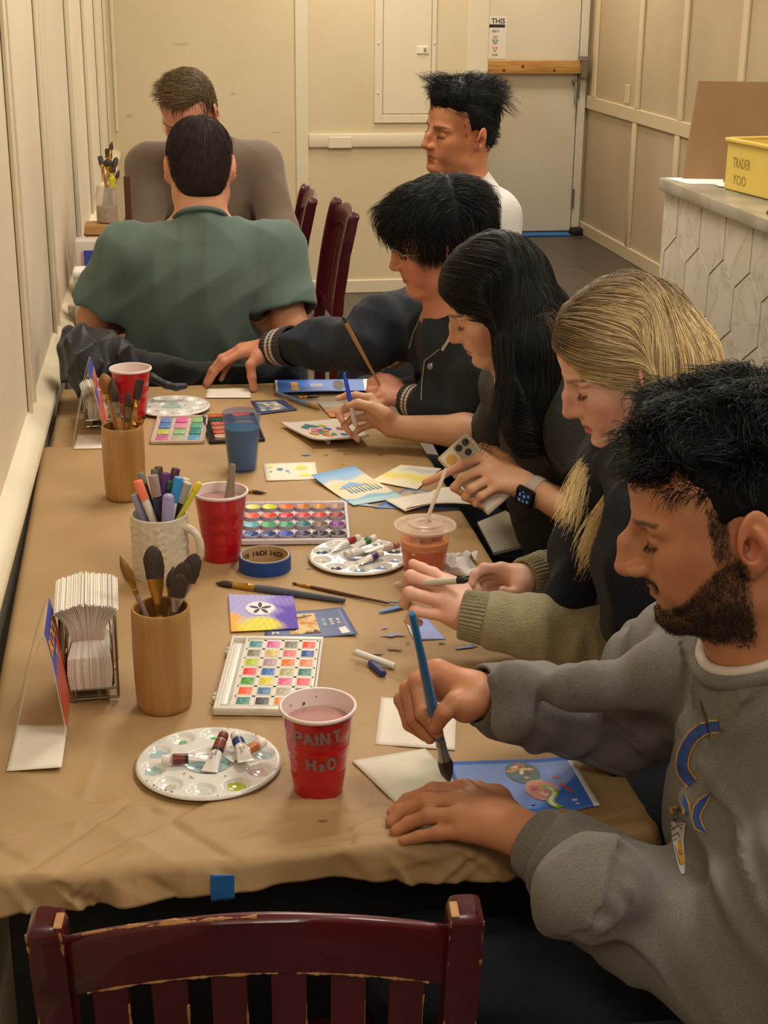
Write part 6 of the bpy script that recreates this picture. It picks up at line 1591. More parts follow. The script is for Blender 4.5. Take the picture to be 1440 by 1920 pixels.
hR1=dict(index=[W(822,1256,D1),W(782,1278,D1-.005),W(793,1338,D1-.02),W(820,1374,D1-.015)],middle=[W(806,1262,D1+.01),W(766,1292,D1+.01),W(776,1346,D1+.0),W(806,1384,D1+.0)],ring=[W(798,1276,D1+.025),W(754,1312,D1+.03),W(768,1358,D1+.02),W(798,1380,D1+.015)],pinky=[W(806,1296,D1+.035),W(766,1338,D1+.045),W(782,1368,D1+.035),W(806,1376,D1+.03)],thumb=[W(872,1325,D1-.025),W(852,1318,D1-.035),W(832,1336,D1-.038),W(818,1362,D1-.030)])
fingers(body,wR1,hR1,palm_r=.0150,scale=1.05)
def beard1(x,ay,z):
 zl=-.006-np.clip(x-.010,0,1)*.93
 m=sstep(0,.014,zl-z)*sstep(-.010,.004,x)*.95
 m=np.maximum(m,sstep(.008,.002,np.abs(z+.0505))*(ay<.031)*(x>.070)*.95)
 m=np.maximum(m,sstep(-.070,-.080,z)*(x>.0)*.88)
 m=np.maximum(m,sstep(.012,.006,np.abs(x-.016))*sstep(-.030,-.010,z)*sstep(.06,.03,z)*(ay>.05)*.85)
 lipz=(np.abs(z+.0615)<.010)&(ay<.024)&(x>.080)
 m=np.where(lipz,m*.15,m);m=m*sstep(-.132,-.110,z)
 return m
sk1='bf8560'
tint1=head_tint(A1,t1,S1,sk1,'a5604f',brow='231814',beard=('2b1d17',beard1),cheek='b86a4e')
body1=part(body,'body',.0021,m_skin,P1,tint1)
m_gry=mat('grey_marl_fleece','78746d',.92,sheen=.15,bump=(900,.25),vary=(900,'605c57',.40,.60))
sw=SDF(.02);torso(sw,nk1+[.004,0,-.01],sL1,sR1,hip1,.125,1.0,grow=.012,belly=1.02,chest=1.06)
sw.chain([sL1,sL1*.5+eL1*.5+[.012,-.012,0],eL1+[.010,-.01,0]],[.078,.080,.074],k=.05)
sw.chain([eL1+[.008,-.008,0],eL1*.55+wL1*.45+[.0,0,-.004],eL1*.2+wL1*.8,eL1*.09+wL1*.91],[.074,.062,.054,.047],k=.03)
cw1=wL1+(eL1-wL1)/np.linalg.norm(eL1-wL1)*.012
sw.chain([sR1,sR1*.45+eR1*.55,eR1+[0,0,-.005]],[.078,.068,.062],k=.05)
sw.chain([eR1+[0,0,-.005],eR1*.55+wR1*.45+[0,0,-.004],eR1*.26+wR1*.74,eR1*.10+wR1*.90],[.062,.054,.052,.042],k=.025)
sw.ell(W(1100,1290,1.72),(.05,.03,.035),k=.04);sw.ell(W(965,1278,1.73),(.035,.025,.028),k=.03);sw.ell(W(962,1352,1.73),(.03,.026,.028),k=.03);sw.ell(W(1235,1265,1.72),(.045,.04,.045),k=.04)
sw.ell(W(1125,1640,1.52),(.055,.045,.042),k=.07);sw.ell(W(1080,1690,1.51),(.04,.04,.036),k=.06)
sw.displace(folds(.0062,15,11),.007)
def creases(segs):
 S_=[(np.array(a,f32),np.array(b,f32),f32(w_),f32(dp))for a,b,w_,dp in segs]
 def fn(X,Y,Z):
  o=f32(0)
  for a,b,w_,dp in S_:
   ba=b-a;px=X-a[0];py=Y-a[1];pz=Z-a[2];h=np.clip((px*ba[0]+py*ba[1]+pz*ba[2])/f32(ba@ba),0,1)
   d2=(px-ba[0]*h)**2+(py-ba[1]*h)**2+(pz-ba[2]*h)**2
   if float(d2.min())>float(w_*w_*16):continue
   tp=f32(1)-np.abs(2*h-1)**3
   o=o+dp*tp*(np.exp(-d2/(w_*w_))-f32(.45)*np.exp(-((np.sqrt(d2)-2*w_)/w_)**2))
  return o
 return fn
def cpx(*l):return[(W(a[0],a[1],a[2]),W(b[0],b[1],b[2]),w_,dp)for a,b,w_,dp in l]
sw.displace(creases(cpx(((1150,1270,1.66),(1195,1440,1.66),.007,.012),((1210,1250,1.66),(1265,1390,1.64),.007,.012),((990,1265,1.70),(985,1370,1.70),.006,.010),((1090,1300,1.68),(1140,1290,1.66),.006,.008),((1290,1215,1.60),(1310,1330,1.60),.006,.011),((1330,1225,1.56),(1330,1400,1.56),.006,.010),((1370,1260,1.50),(1345,1420,1.52),.006,.010),((1400,1280,1.48),(1362,1440,1.50),.006,.009),((1436,1340,1.44),(1350,1500,1.46),.007,.011),((1356,1442,1.46),(1440,1438,1.40),.004,.006),((1270,1660,1.44),(1320,1800,1.40),.009,.020),((1270,1660,1.44),(1430,1600,1.34),.010,.016),((1180,1700,1.46),(1260,1640,1.46),.009,.012),((1060,1600,1.52),(1180,1600,1.50),.008,.010),((1300,1760,1.38),(1420,1700,1.32),.009,.012),((1120,1700,1.47),(1190,1790,1.44),.009,.010))),.01);sw.displace(sleeve_rings(eL1,wL1,.07,6,-.010,.05,.85,2,.015),.006);sw.displace(sleeve_rings(sL1,eL1,.08,7,-.011,.3,1.05,3,.014),.006)
sw.displace(sleeve_rings(eR1,wR1,.065,6,-.010,.05,.86,5,.014),.006);sw.displace(sleeve_rings(sR1,eR1,.075,6,-.010,.2,1.0,6,.014),.006)
dL=(wL1-eL1)/np.linalg.norm(wL1-eL1);dR=(wR1-eR1)/np.linalg.norm(wR1-eR1)
sw.cut(wL1-dL*.030,dL,.09);sw.cut(wR1-dR*.014,dR,.075);
neckfit(sw,nk1+[-.006,0,0],(-1,0,0),.068,.030)
shirt1=part(sw,'sweatshirt',.0036,m_gry,P1,it=1)
m_rib=mat('grey_ribbing','6f6b65',.9,sheen=.2,bump=(300,.4,2))
def cuff(a,d,r0,r1,L_,m,root,name='cuff',ribs=44,amp=.0010,th=.004,r_in=None,taper_in=.003,mid=0.0):
 M=frame(a,d);b=MB();N=ribs*4;prof=[(r0-th-.002,.0),(r0-.001,-.001),(r0+.001,.003),((r0+r1)/2+mid,L_*.5),(r1+.001,L_-.003),(r1-.001,L_-.0005),(r1-th,L_-.001),(r1-th,L_-.012)]
 vs=[]
 for(r_,z)in prof:vs+=[tuple(M@Vector(((r_+amp*math.sin(2*PI*i/4))*math.cos(2*PI*i/N),(r_+amp*math.sin(2*PI*i/4))*math.sin(2*PI*i/N),z)))for i in range(N)]
 b.add(vs,[(j*N+i,j*N+(i+1)%N,(j+1)*N+(i+1)%N,(j+1)*N+i)for j in range(len(prof)-1)for i in range(N)])
 return place(b.build(name,m,smooth=60),root)
cuff(wL1-dL*.052,dL,.0455,.0400,.050,m_gry,P1,amp=.0003,mid=.002);cuff(wR1-dR*.045,dR,.0430,.0375,.042,m_gry,P1,amp=.0003,mid=.002)
def collar(root,c,up,fwd,r,h,m,name='collar',tw=.006,dip=.02,N=64,rx=1.15,lean=.3):
 M=frame(c,up,fwd);pts=[]
 for i in range(N+1):
  a=2*PI*i/N;pts.append(tuple(M@Vector((r*rx*math.cos(a),r*math.sin(a),-dip*math.cos(a)+h))))
 b=MB();b.tube(pts,tw,10,cap=False,flat=[(1,1)]*(N+1));return place(b.build(name,m,smooth=60),root)
fw1=np.array([-1,.12,-.35]);upn=np.array([-.50,0,1.0])
collar(P1,nk1+[-.016,0,.018],upn,fw1,.070,0,m_gry,'neckband',.0085,.004)
collar(P1,nk1+[-.018,0,.026],upn,fw1,.0650,0,mat('offwhite_tee','c9bfb2',.8),'tee_collar',.0060,.004)
trousers(P1,hip1+[.0,0,-.03],(.30,1.235,.56),(.30,1.50,.56),(.30,1.20,0),(.34,1.56,0),mat('navy_denim','161b26',.8,bump=(300,.2),vary=(8,'1f2733',.4,.6)),r=.085)
def keep1(q,rs):return(q[:,2]>.058-.15*np.maximum(q[:,0],-.02)+.35*np.maximum(q[:,0]-.035,0))&(q[:,2]>.055)&(q[:,0]<.083)
def flow1(p,q,u,A):
 d=np.stack([.30+0*q[:,0],q[:,1]*5,.45-1.2*u+0*q[:,0]],1);return d@A.T
def cap1(s):
 s.ell((-.012,0,.052),(.097,.0775,.088),k=.01);s.ell((.018,0,.094),(.074,.062,.042),k=.02);s.ell((-.03,0,.096),(.075,.064,.042),k=.02);s.ell((-.034,0,.0),(.066,.0645,.062),k=.03)
 s.ell((.098,0,-.024),(.056,.10,.094),k=.006,op=-1)
 for y in(-1,1):s.ell((-.006,y*.088,-.004),(.022,.030,.036),k=.006,op=-1)
 for y in(-1,1):s.ell((.046,y*.080,-.014),(.027,.030,.040),k=.006,op=-1)
 s.cut((-.05,0,-.048),(.45,0,-1),.25,k=.01)
def curl_disp(A,t,amp=.006,f=95,zlo=.06):
 AT=A.T.astype(f32);tt=t.astype(f32)
 def fn(X,Y,Z):
  x=(X-tt[0])*AT[0,0]+(Y-tt[1])*AT[0,1]+(Z-tt[2])*AT[0,2];y=(X-tt[0])*AT[1,0]+(Y-tt[1])*AT[1,1]+(Z-tt[2])*AT[1,2];z=(X-tt[0])*AT[2,0]+(Y-tt[1])*AT[2,1]+(Z-tt[2])*AT[2,2]
  w_=np.clip((z-zlo)/.02,0,1)
  a=np.sin(x*f+2.2*np.sin(y*f*.6+z*f*.5))*np.sin(y*f*.9+1.7*np.sin(x*f*.7));b=np.sin(z*f*1.3+2*np.sin(x*f*.8+y*40))
  return w_*f32(amp)*(a*f32(.7)+b*f32(.4))+f32(.0006)*np.sin(x*900+y*300)*np.sin(z*800)
 return fn
def beard_strands(root,A,t,sc,bodypts,mask,n,col,Lr,seed=4,width=.00032):
 q=((bodypts.astype(float)-t)@A)/sc;m=mask(q[:,0],np.abs(q[:,1]),q[:,2])*(np.linalg.norm(q,axis=1)<.16);rs=np.random.RandomState(seed)
 ok=np.where((m>.3)&(rs.rand(len(m))<m))[0];ok=ok[rs.randint(0,len(ok),n)];P=bodypts[ok].astype(float)
 c=A@np.array([.0,0,-.03])*sc+t
 def fl(p,u):
  o=p-c;o/=np.linalg.norm(o,axis=1,keepdims=True);return o*.55+(A@np.array([.15,0,-1.0]))[None,:]
 o=strands('beard',P,fl,None,Lr*(.6+.6*rs.rand(n)),3,[m_hair],None,width=width,seed=seed,colf=darkcol(*col),wob=.5,wobf=300)
 return place(o,root)
bp1=np.empty(len(body1.data.vertices)*3,f32);body1.data.vertices.foreach_get('co',bp1)
beard_strands(P1,A1,t1,S1,bp1.reshape(-1,3),beard1,15000,('1c1410','3d2a20'),.0034,width=.00022)
face_hair(P1,A1,t1,S1,('0f0b0a','1f1613'),brow=1.3)
hairdo(P1,A1,t1,S1,cap1,11000,keep1,flow1,lambda q,rs:(.012+.022*rs.rand(len(q)))*np.clip((q[:,2]-.03)/.05,.25,1),10,darkcol('0d0c0d','2a2724'),None,width=.00050,seed=3,m=m_hair,wob=.95,wobf=85,capcol=lambda q:np.tile(H_('100e0f'),(len(q),1)),capdisp=(curl_disp(A1,t1),.008),clump=.5)
tipb=T(843,1469,PZ+.004);endb=W(772,1150,depth(W(815,1345,D1-.028))+.055);mid=W(817,1356,D1-.026)
for dd_ in np.arange(-.22,.30,.002):
 endb=W(772,1150,depth(tipb)+dd_-.12)
 if abs(np.linalg.norm(endb-tipb)-.305)<.006 and depth(endb)<depth(tipb)-.0:break
brush(tuple(tipb),tuple(endb),head=.050,hw=.0085,ferr=.040,kind='round',hm='blue',hr=.0062,fm=m_silv,label='large brush with bright blue handle held by the man in grey')
def surf(o):
 me=o.data;n=len(me.vertices);v=np.empty(n*3,f32);me.vertices.foreach_get('co',v);v=v.reshape(-1,3)
 f=np.empty(len(me.loops),np.int32);me.loops.foreach_get('vertex_index',f);return BVHTree.FromPolygons([tuple(map(float,p))for p in v],[tuple(int(k)for k in q)for q in f.reshape(-1,4)])
bv1=surf(shirt1)
def onsurf(bv,px,py,off=.0012):
 r_=Vector(ray(px,py)).normalized();h=bv.ray_cast(Vector(CAM),r_)
 if h[0]is None:return None
 n=h[1]if h[1].dot(r_)<0 else-h[1]
 return h[0]-r_*off+n*off*.5
def ink(bv,name,pts,w_,m,root,off=.0012,n=10,ws=None):
 P_=[];
 for i in range(len(pts)-1):
  for q in range(n):f_=q/n;P_.append((pts[i][0]*(1-f_)+pts[i+1][0]*f_,pts[i][1]*(1-f_)+pts[i+1][1]*f_))
 P_.append(pts[-1]);b=MB();prev=None;k=5
 for i,p in enumerate(P_):
  a=P_[max(i-2,0)];c=P_[min(i+2,len(P_)-1)];dx,dy=c[0]-a[0],c[1]-a[1];l=math.hypot(dx,dy)+1e-6;ww_=w_ if ws is None else np.interp(i/(len(P_)-1),np.linspace(0,1,len(ws)),ws)
  row=[onsurf(bv,p[0]-dy/l*ww_*s_,p[1]+dx/l*ww_*s_,off)for s_ in np.linspace(-1,1,k)]
  if any(q is None for q in row):prev=None;continue
  if prev is not None and max((row[j]-prev[j]).length for j in range(k))<.012 and max((row[j]-row[j-1]).length for j in range(1,k))<.02:
   b.add(prev+row,[(j,j+1,k+j+1,k+j)for j in range(k-1)])
  prev=row
 if b.v:return place(b.build(name,m,smooth=60),root)
c2=lambda x,y:(1220+x/5.644,1320+y/5.644)
m_ib=mat('print_royal_blue','23478c',.6);m_ig=mat('print_gold','c8922e',.6);m_iw=mat('print_white','c9c4bb',.6);m_il=mat('print_line','3a3550',.6)
big=[c2(*q)for q in((720,235),(640,240),(540,270),(450,350),(390,440),(350,540),(335,640),(350,720),(400,790),(440,840))]
ink(bv1,'chest_letter',big,13,m_ig,P1,.0012);ink(bv1,'chest_letter',big,9.8,m_ib,P1,.0018)
l2=[c2(*q)for q in((640,940),(560,1030),(500,1110),(480,1200),(510,1290),(590,1370))]
ink(bv1,'chest_letter',l2,8,m_ig,P1,.0012,ws=[3,9,10,9,9,2]);ink(bv1,'chest_letter',l2,6,m_ib,P1,.0018,ws=[1,6,7.5,6.5,6,1])
l3=[c2(*q)for q in((365,960),(375,1050),(400,1150),(410,1200))]
ink(bv1,'chest_letter',l3,6,m_ig,P1,.0012,ws=[1,7,5,1]);ink(bv1,'chest_letter',[(x-1.2,y)for x,y in l3],4,m_ib,P1,.0018,ws=[1,5,3.5,1])
SX=45
seal=[c2(x+SX,y)for x,y in((250,1060),(262,1180),(250,1300),(248,1420),(262,1560),(280,1700),(295,1800))]
ink(bv1,'seal',seal,12,m_iw,P1,.0010,ws=[14,15,13,11,9,7,3])
ink(bv1,'seal_band',[c2(x+SX,y)for x,y in((165,1130),(240,1110),(325,1130))],6.5,m_ig,P1,.0016);ink(bv1,'seal_band',[c2(x+SX,y)for x,y in((262,1440),(272,1560),(285,1700))],5,m_ig,P1,.0016,ws=[2,6,5])
for q in(((175,1210),(300,1280)),((200,1190),(250,1280)),((240,1190),(305,1240)),((180,1340),(260,1280),(290,1330)),((190,1400),(250,1360),(270,1410)),((200,1450),(240,1420)),((175,1280),(210,1330)),((215,1500),(235,1600),(262,1700))):
 ink(bv1,'seal_line',[c2(x+SX,y)for x,y in q],.6,m_il,P1,.0020,n=6)
def ink_text(bv,txt,cx,cy,size,rot,m,root,step=1.0):
 vs,fs=text_mesh(txt,size,size*.02);c_,s_=math.cos(rot),math.sin(rot);V=[]
 for v in vs:
  p=onsurf(bv,cx+v[0]*c_+v[1]*s_,cy-v[1]*c_+v[0]*s_,.0024)
  if p is None:return
  V.append(p)
 place(MB().add(V,fs).build('seal_lettering',m,smooth=0),root)
ink_text(bv1,'ERSI',*c2(245+SX,1125),9.5,.0,m_il,P1);ink_text(bv1,'LIF',*c2(270+SX,1580),9.0,1.45,m_il,P1)
def ghand(s,wr,d,th,pn,curl=.5,sc_=1.0,spread=.02):
 wr=np.array(wr,float);d=np.array(d,float);d/=np.linalg.norm(d);th=np.array(th,float);th-=d*(th@d);th/=np.linalg.norm(th);pn=np.cross(d,th)if np.dot(np.cross(d,th),pn)>0 else-np.cross(d,th)
 ch={}
 for nm,off,L_,b_ in(('index',.027,.088,.086),('middle',.009,.095,.088),('ring',-.009,.088,.085),('pinky',-.026,.072,.079)):
  m=wr+d*b_*sc_+th*off*sc_;a=0;pts=[m];p=m
  for k,f_ in enumerate((.46,.30,.24)):
   a+=curl*(.45+.35*k);p=p+(d*math.cos(a)+pn*math.sin(a))*L_*f_*sc_;pts.append(p)
  ch[nm]=pts
 c0=wr+d*.022+th*.022+pn*.008;ch['thumb']=[c0,c0+(d*.7+th*.6+pn*.3)*.036,c0+(d*.85+th*.45+pn*.4)*.066,c0+(d*.95+th*.2+pn*.5)*.092]
 fingers(s,wr,ch,scale=sc_);return ch
def pathlock(root,name,pts,n,r0,r1,col,width=.0006,seed=0,steps=14,jit=.35,tipspread=1.0):
 rs=np.random.RandomState(seed);pts=np.array(pts,float);k=len(pts)
 tt=np.linspace(0,k-1,steps+1);C_=np.stack([np.interp(tt,np.arange(k),pts[:,a])for a in range(3)],1)
 for _ in range(2):C_[1:-1]=C_[1:-1]*.5+(C_[2:]+C_[:-2])*.25
 off=rs.normal(size=(n,3));off/=np.linalg.norm(off,axis=1,keepdims=True);off*=rs.rand(n,1)**.5
 endu=.4+.6*rs.rand(n)**.8;P=np.zeros((steps+1,n,3));ph=rs.rand(n,3)*6.28
 for i in range(steps+1):
  u=i/steps*endu;idx=u*steps;lo_=np.floor(idx).astype(int).clip(0,steps-1);f_=(idx-lo_)[:,None]
  c=C_[lo_]*(1-f_)+C_[lo_+1]*f_;r_=(r0+(r1-r0)*u)[:,None]
  P[i]=c+off*r_+jit*r0*np.sin(u[:,None]*5+ph)*u[:,None]
 tg=np.gradient(P,axis=0);tg/=(np.linalg.norm(tg,axis=2,keepdims=True)+1e-9)
 s1=np.cross(tg,rs.normal(size=(1,n,3)));s1/=(np.linalg.norm(s1,axis=2,keepdims=True)+1e-9);s2=np.cross(tg,s1)
 wv=width*np.linspace(1,.3,steps+1)[:,None,None]
 V=np.stack([P+wv*(s1*math.cos(a)+s2*math.sin(a))for a in(0,2.094,4.189)],2).transpose(1,0,2,3).reshape(-1,3)
 base=(np.arange(n)*(steps+1)*3)[:,None];st=(np.arange(steps)*3)[None,:]
 F_=np.concatenate([np.stack([base+st+j,base+st+(j+1)%3,base+st+(j+1)%3+3,base+st+j+3],-1).reshape(-1,4)for j in range(3)])
 cc=col(P[0],rs,P);cc=np.repeat(cc[None],steps+1,0)if cc.ndim==2 else cc
 c=np.repeat(cc.transpose(1,0,2)[:,:,None,:],3,2).reshape(-1,3)
 return place(np_mesh(name,V,F_,[m_hair],None,c),root)
def flat_keep(q,rs):return np.ones(len(q),bool)
A2=rotm((-.915,.100,-.394),(-.393,.03,.919));t2=np.array([.684,2.010,1.180]);S2=.955
P2=person('woman with long blonde hair, sage sweater and navy scarf holding a marker',(.78,2.0,.47))
nk2=np.array([.745,2.005,1.035]);sL2=np.array([.785,1.835,.975]);sR2=np.array([.745,2.175,.975]);hip2=np.array([.83,2.01,.56])
wL2=T(868,1152,.825);eL2=T(1165,1208,.800);wR2=T(982,1086,.815);eR2=np.array([.775,2.235,.80])
body=SDF(.01);head_sdf(body,A2,t2,S2,neck_to=nk2+[0,0,-.02],neck_r=.050,nose=.86,bridge=-.001,brow=.6,jaw=.92,lips=1.12,chin=-.002,smile=.004,width=.97)
torso(body,nk2,sL2,sR2,hip2,.085,.85);arm(body,sL2,eL2,wL2,(.042,.035,.030,.0225));arm(body,sR2,eR2,wR2,(.042,.035,.030,.0225))
d2=depth(wL2)+.0
hL2=dict(index=[W(842,1096,d2+.02),W(812,1076,d2+.03),W(792,1066,d2+.035),W(774,1057,d2+.035)],middle=[W(834,1104,d2-.0),W(770,1082,d2-.005),W(757,1100,d2+.015),W(775,1118,d2+.03)],ring=[W(836,1130,d2-.012),W(768,1112,d2-.018),W(758,1130,d2+.002),W(776,1142,d2+.02)],pinky=[W(838,1156,d2-.012),W(778,1146,d2-.018),W(768,1162,d2+.0),W(786,1168,d2+.015)],thumb=[W(862,1112,d2+.022),W(838,1092,d2+.036),W(815,1092,d2+.040),W(790,1096,d2+.038)])
fingers(body,wL2,hL2,scale=1.03)
d2r=depth(wR2)
hR2=dict(index=[W(940,1066,d2r+.0),W(908,1066,d2r-.01),W(890,1078,d2r-.015),W(884,1096,d2r-.02)],middle=[W(938,1074,d2r+.015),W(902,1078,d2r+.012),W(890,1094,d2r+.008),W(898,1108,d2r)],ring=[W(942,1084,d2r+.026),W(910,1094,d2r+.024),W(902,1108,d2r+.016),W(914,1116,d2r+.008)],pinky=[W(950,1094,d2r+.034),W(922,1106,d2r+.03),W(918,1116,d2r+.02),W(928,1122,d2r+.012)],thumb=[W(978,1100,d2r-.018),W(972,1112,d2r-.028),W(958,1114,d2r-.032),W(943,1107,d2r-.034)])
fingers(body,wR2,hR2,scale=.90)
part(body,'body',.0023,m_skin,P2,head_tint(A2,t2,S2,'dfb09a','b5504c',brow='7a5a40',cheek='cf7f6c'))
face_hair(P2,A2,t2,S2,('2a1c14','4a3222'),brow=1.0,browcol=('6b4c34','8a6a4a'),seed=2)
m_sage=mat('sage_knit','958b69',.9,sheen=.3,bump=(330,.5),vary=(60,'8a8060'))
sw=SDF(.02);torso(sw,nk2,sL2,sR2,hip2,.10,.92,grow=.010)
sw.chain([sL2,sL2*.45+eL2*.55+[.01,0,0],eL2],[.062,.060,.056],k=.04);sw.chain([eL2,eL2*.5+wL2*.5,eL2*.2+wL2*.8,eL2*.10+wL2*.90],[.056,.050,.043,.036],k=.025)
sw.chain([sR2,eR2,eR2*.15+wR2*.85],[.060,.052,.036],k=.03);sw.ell(W(1080,1205,depth(eL2)),(.03,.04,.03),k=.03)
dl2=(wL2-eL2)/np.linalg.norm(wL2-eL2);dr2=(wR2-eR2)/np.linalg.norm(wR2-eR2)
sw.displace(folds(.0035,18,21),.004);sw.displace(sleeve_rings(eL2,wL2,.05,8,-.009,.0,.8,8,.010),.005)
sw.cut(wL2-dl2*.03,dl2,.07);sw.cut(wR2-dr2*.025,dr2,.06);neckfit(sw,nk2,(-1,0,0),.056,.025)
part(sw,'sweater',.0038,m_sage,P2)
cuff(wL2-dl2*.055,dl2,.0395,.0350,.058,m_sage,P2,ribs=40,amp=.0013,mid=.001);cuff(wR2-dr2*.05,dr2,.0375,.0325,.052,m_sage,P2,ribs=36,amp=.0012)
m_navy=mat('navy_wool','11131f',.95,sheen=.05,bump=(400,.3),vary=(30,'0d0f1a'))
sf=SDF(.02);f2=np.array([-1,0,0.])
ring=[nk2+np.array([-.085*math.cos(a)*1.05+.0,.088*math.sin(a),.030-.030*math.cos(a)])for a in np.linspace(0,2*PI,13)]
sf.chain(ring,[.030]*13,k=.02)
e1=[nk2+[-.075,-.06,.015],W(1205,960,2.03),W(1190,1060,2.03),W(1190,1165,2.05)];e2_=[nk2+[-.08,.05,.01],W(1110,960,2.17),W(1085,1050,2.16),W(1050,1150,2.14)]
sf.chain(e1,[.034,.046,.050,.046],k=.03);sf.chain([np.array(p)+[.02,.035,0]for p in e2_],[.030,.040,.044,.036],k=.03)
sf.chain([W(1250,980,2.04),W(1255,1080,2.04),W(1240,1150,2.06)],[.045,.05,.045],k=.03)
def pleats(X,Y,Z):return f32(.0055)*(np.abs(np.sin(Y*f32(62)+X*f32(30)+f32(1.2)*np.sin(Z*f32(9))))-f32(.6))+f32(.002)*np.sin(Z*f32(40)+Y*f32(50))
sf.displace(pleats,.006);sf.cut(W(1150,1180,2.1),(0,0,-1),.3);sf.cone(nk2+[-.012,0,.03],nk2+[-.055,.0,.15],.052,.085,k=.006,op=-1)
part(sf,'scarf',.0036,m_navy,P2)
trousers(P2,hip2+[0,0,-.04],(.42,1.93,.56),(.42,2.10,.56),(.42,1.92,0),(.44,2.12,0),mat('dark_trousers','1c1e26',.85),r=.072)
def cap2(s):
 s.ell((-.014,0,.052),(.098,.0795,.090),k=.01);s.ell((.030,0,.053),(.071,.068,.074),k=.02);s.ell((-.040,0,.012),(.072,.074,.075),k=.03)
 s.ell((.106,0,-.040),(.058,.086,.112),k=.006,op=-1)
 for y in(-1,1):s.ell((.044,y*.082,-.040),(.040,.030,.058),k=.006,op=-1)
 s.space();b0=t2+A2@np.array([-.045,0,-.01])
 s.chain([b0+[.01,-.02,.0],b0+[.045,-.035,-.09],nk2+[.085,-.045,-.05],nk2+[.10,-.05,-.16]],[.068,.062,.055,.035],k=.03)
 s.chain([b0+[.01,.03,.0],b0+[.045,.04,-.09],nk2+[.08,.05,-.05]],[.062,.055,.05],k=.03)
def flow2(p,q,u,A):
 sw_=sstep(-.035,.012,q[:,0])[:,None];sg=np.sign(q[:,1]+.004)[:,None]
 a=np.concatenate([-np.ones_like(sg),sg*.55,-.62+0*sg],1)@A.T
 g=np.tile([.10,-.02,-1.0],(len(q),1));top=(sstep(.075,.11,q[:,2])*sstep(-.075,-.025,q[:,0]))[:,None]
 g=g*(1-top)+(np.concatenate([-.8*np.ones_like(sg),sg*.45,-.4*np.ones_like(sg)],1)@A.T)*top
 return a*sw_+g*(1-sw_)
def col2(roots,rs,P):
 q=((roots-t2)@A2)/S2;n=len(roots);k=rs.rand(n)
 dk=H_('6a543c');bl=H_('dcbb7c');lt=H_('fbe8bc')
 rootd=np.clip(1.3-np.abs(q[:,1])/.045,0,1)*sstep(.06,.10,q[:,2])+.55*sstep(.03,.07,q[:,0])*sstep(.045,.085,q[:,2])
 rootd=np.clip(rootd*(.75+.9*rs.rand(n)),0,1);base=bl*(1-k[:,None])+lt*k[:,None];streak=(rs.rand(n)<.12)[:,None];base=np.where(streak,dk*1.3,base)
 if P is None:return base*(1-rootd[:,None])+dk*rootd[:,None]
 S_=P.shape[0];u=np.linspace(0,1,S_)[:,None,None];w_=rootd[None,:,None]*np.clip(1.2-u*1.3,0,1);return base[None]*(1-w_)+dk*w_
def capcol2(q):
 rootd=np.clip(1.3-np.abs(q[:,1])/.05,0,1)*sstep(.05,.10,q[:,2])+.6*sstep(.03,.07,q[:,0])*sstep(.045,.085,q[:,2]);w_=np.clip(rootd,0,1)[:,None];return H_('bd9a5e')*(1-w_)+H_('54402c')*w_
hairdo(P2,A2,t2,S2,cap2,11000,flat_keep,flow2,lambda q,rs:.07+.09*rs.rand(len(q)),14,col2,'cap',width=.00055,lift=.0035,seed=5,hug=.5,wob=.07,wobf=50,capcol=capcol2,vox=.003,tip=.4)
c2b=lambda r,rs,P:H_('ecd095')*(1-rs.rand(len(r),1)*.0)*(.75+.5*rs.rand(len(r),1))
pathlock(P2,'hair_lock',[W(1190,835,2.18),W(1130,850,2.20),W(1098,890,2.19),W(1078,940,2.17),W(1062,985,2.15)],800,.016,.024,c2b,seed=1,width=.0005,jit=.5)
pathlock(P2,'hair_lock',[W(1215,860,2.10),W(1175,905,2.11),W(1145,960,2.10),W(1118,1010,2.09),W(1098,1060,2.08)],900,.016,.026,c2b,seed=2,width=.0005,jit=.5)
pathlock(P2,'stray_hairs',[W(1065,640,2.12),W(1050,600,2.12),W(1035,590,2.12),W(1022,600,2.12)],50,.022,.018,lambda r,rs,P:np.tile(H_('6a543c'),(len(r),1)),width=.0003,seed=4)
marker(tuple(W(877,1087,d2-.035)),tuple(W(741,1097,d2+.01)),.016,'1c1a1a','b9b19c',r_=.0052,cap_r=1.05,label='grey-green marker with black end held by the blonde woman',group=None,cap_shape='round')
A3=rotm((-.899,.147,-.412),(-.421,-.04,.906));t3=np.array([.6425,2.648,1.140]);S3=.94
P3=person('woman with long straight black hair holding a phone and a blue pen',(.80,2.65,.47))
nk3=np.array([.712,2.655,1.00]);sL3=np.array([.765,2.49,.945]);sR3=np.array([.715,2.81,.945]);hip3=np.array([.83,2.65,.55])
wL3=T(992,915,.835);eL3=np.array([.790,2.335,.800]);wR3=T(738,800,.805);eR3=T(935,815,.805)
body=SDF(.01);head_sdf(body,A3,t3,S3,neck_to=nk3+[0,0,-.02],neck_r=.048,nose=.80,bridge=-.003,brow=.5,jaw=.95,lips=1.0,chin=-.001,width=.99)
torso(body,nk3,sL3,sR3,hip3,.082,.85);arm(body,sL3,eL3,wL3,(.040,.034,.031,.0235));arm(body,sR3,eR3,wR3,(.040,.037,.033,.0235))
d3=depth(wR3)
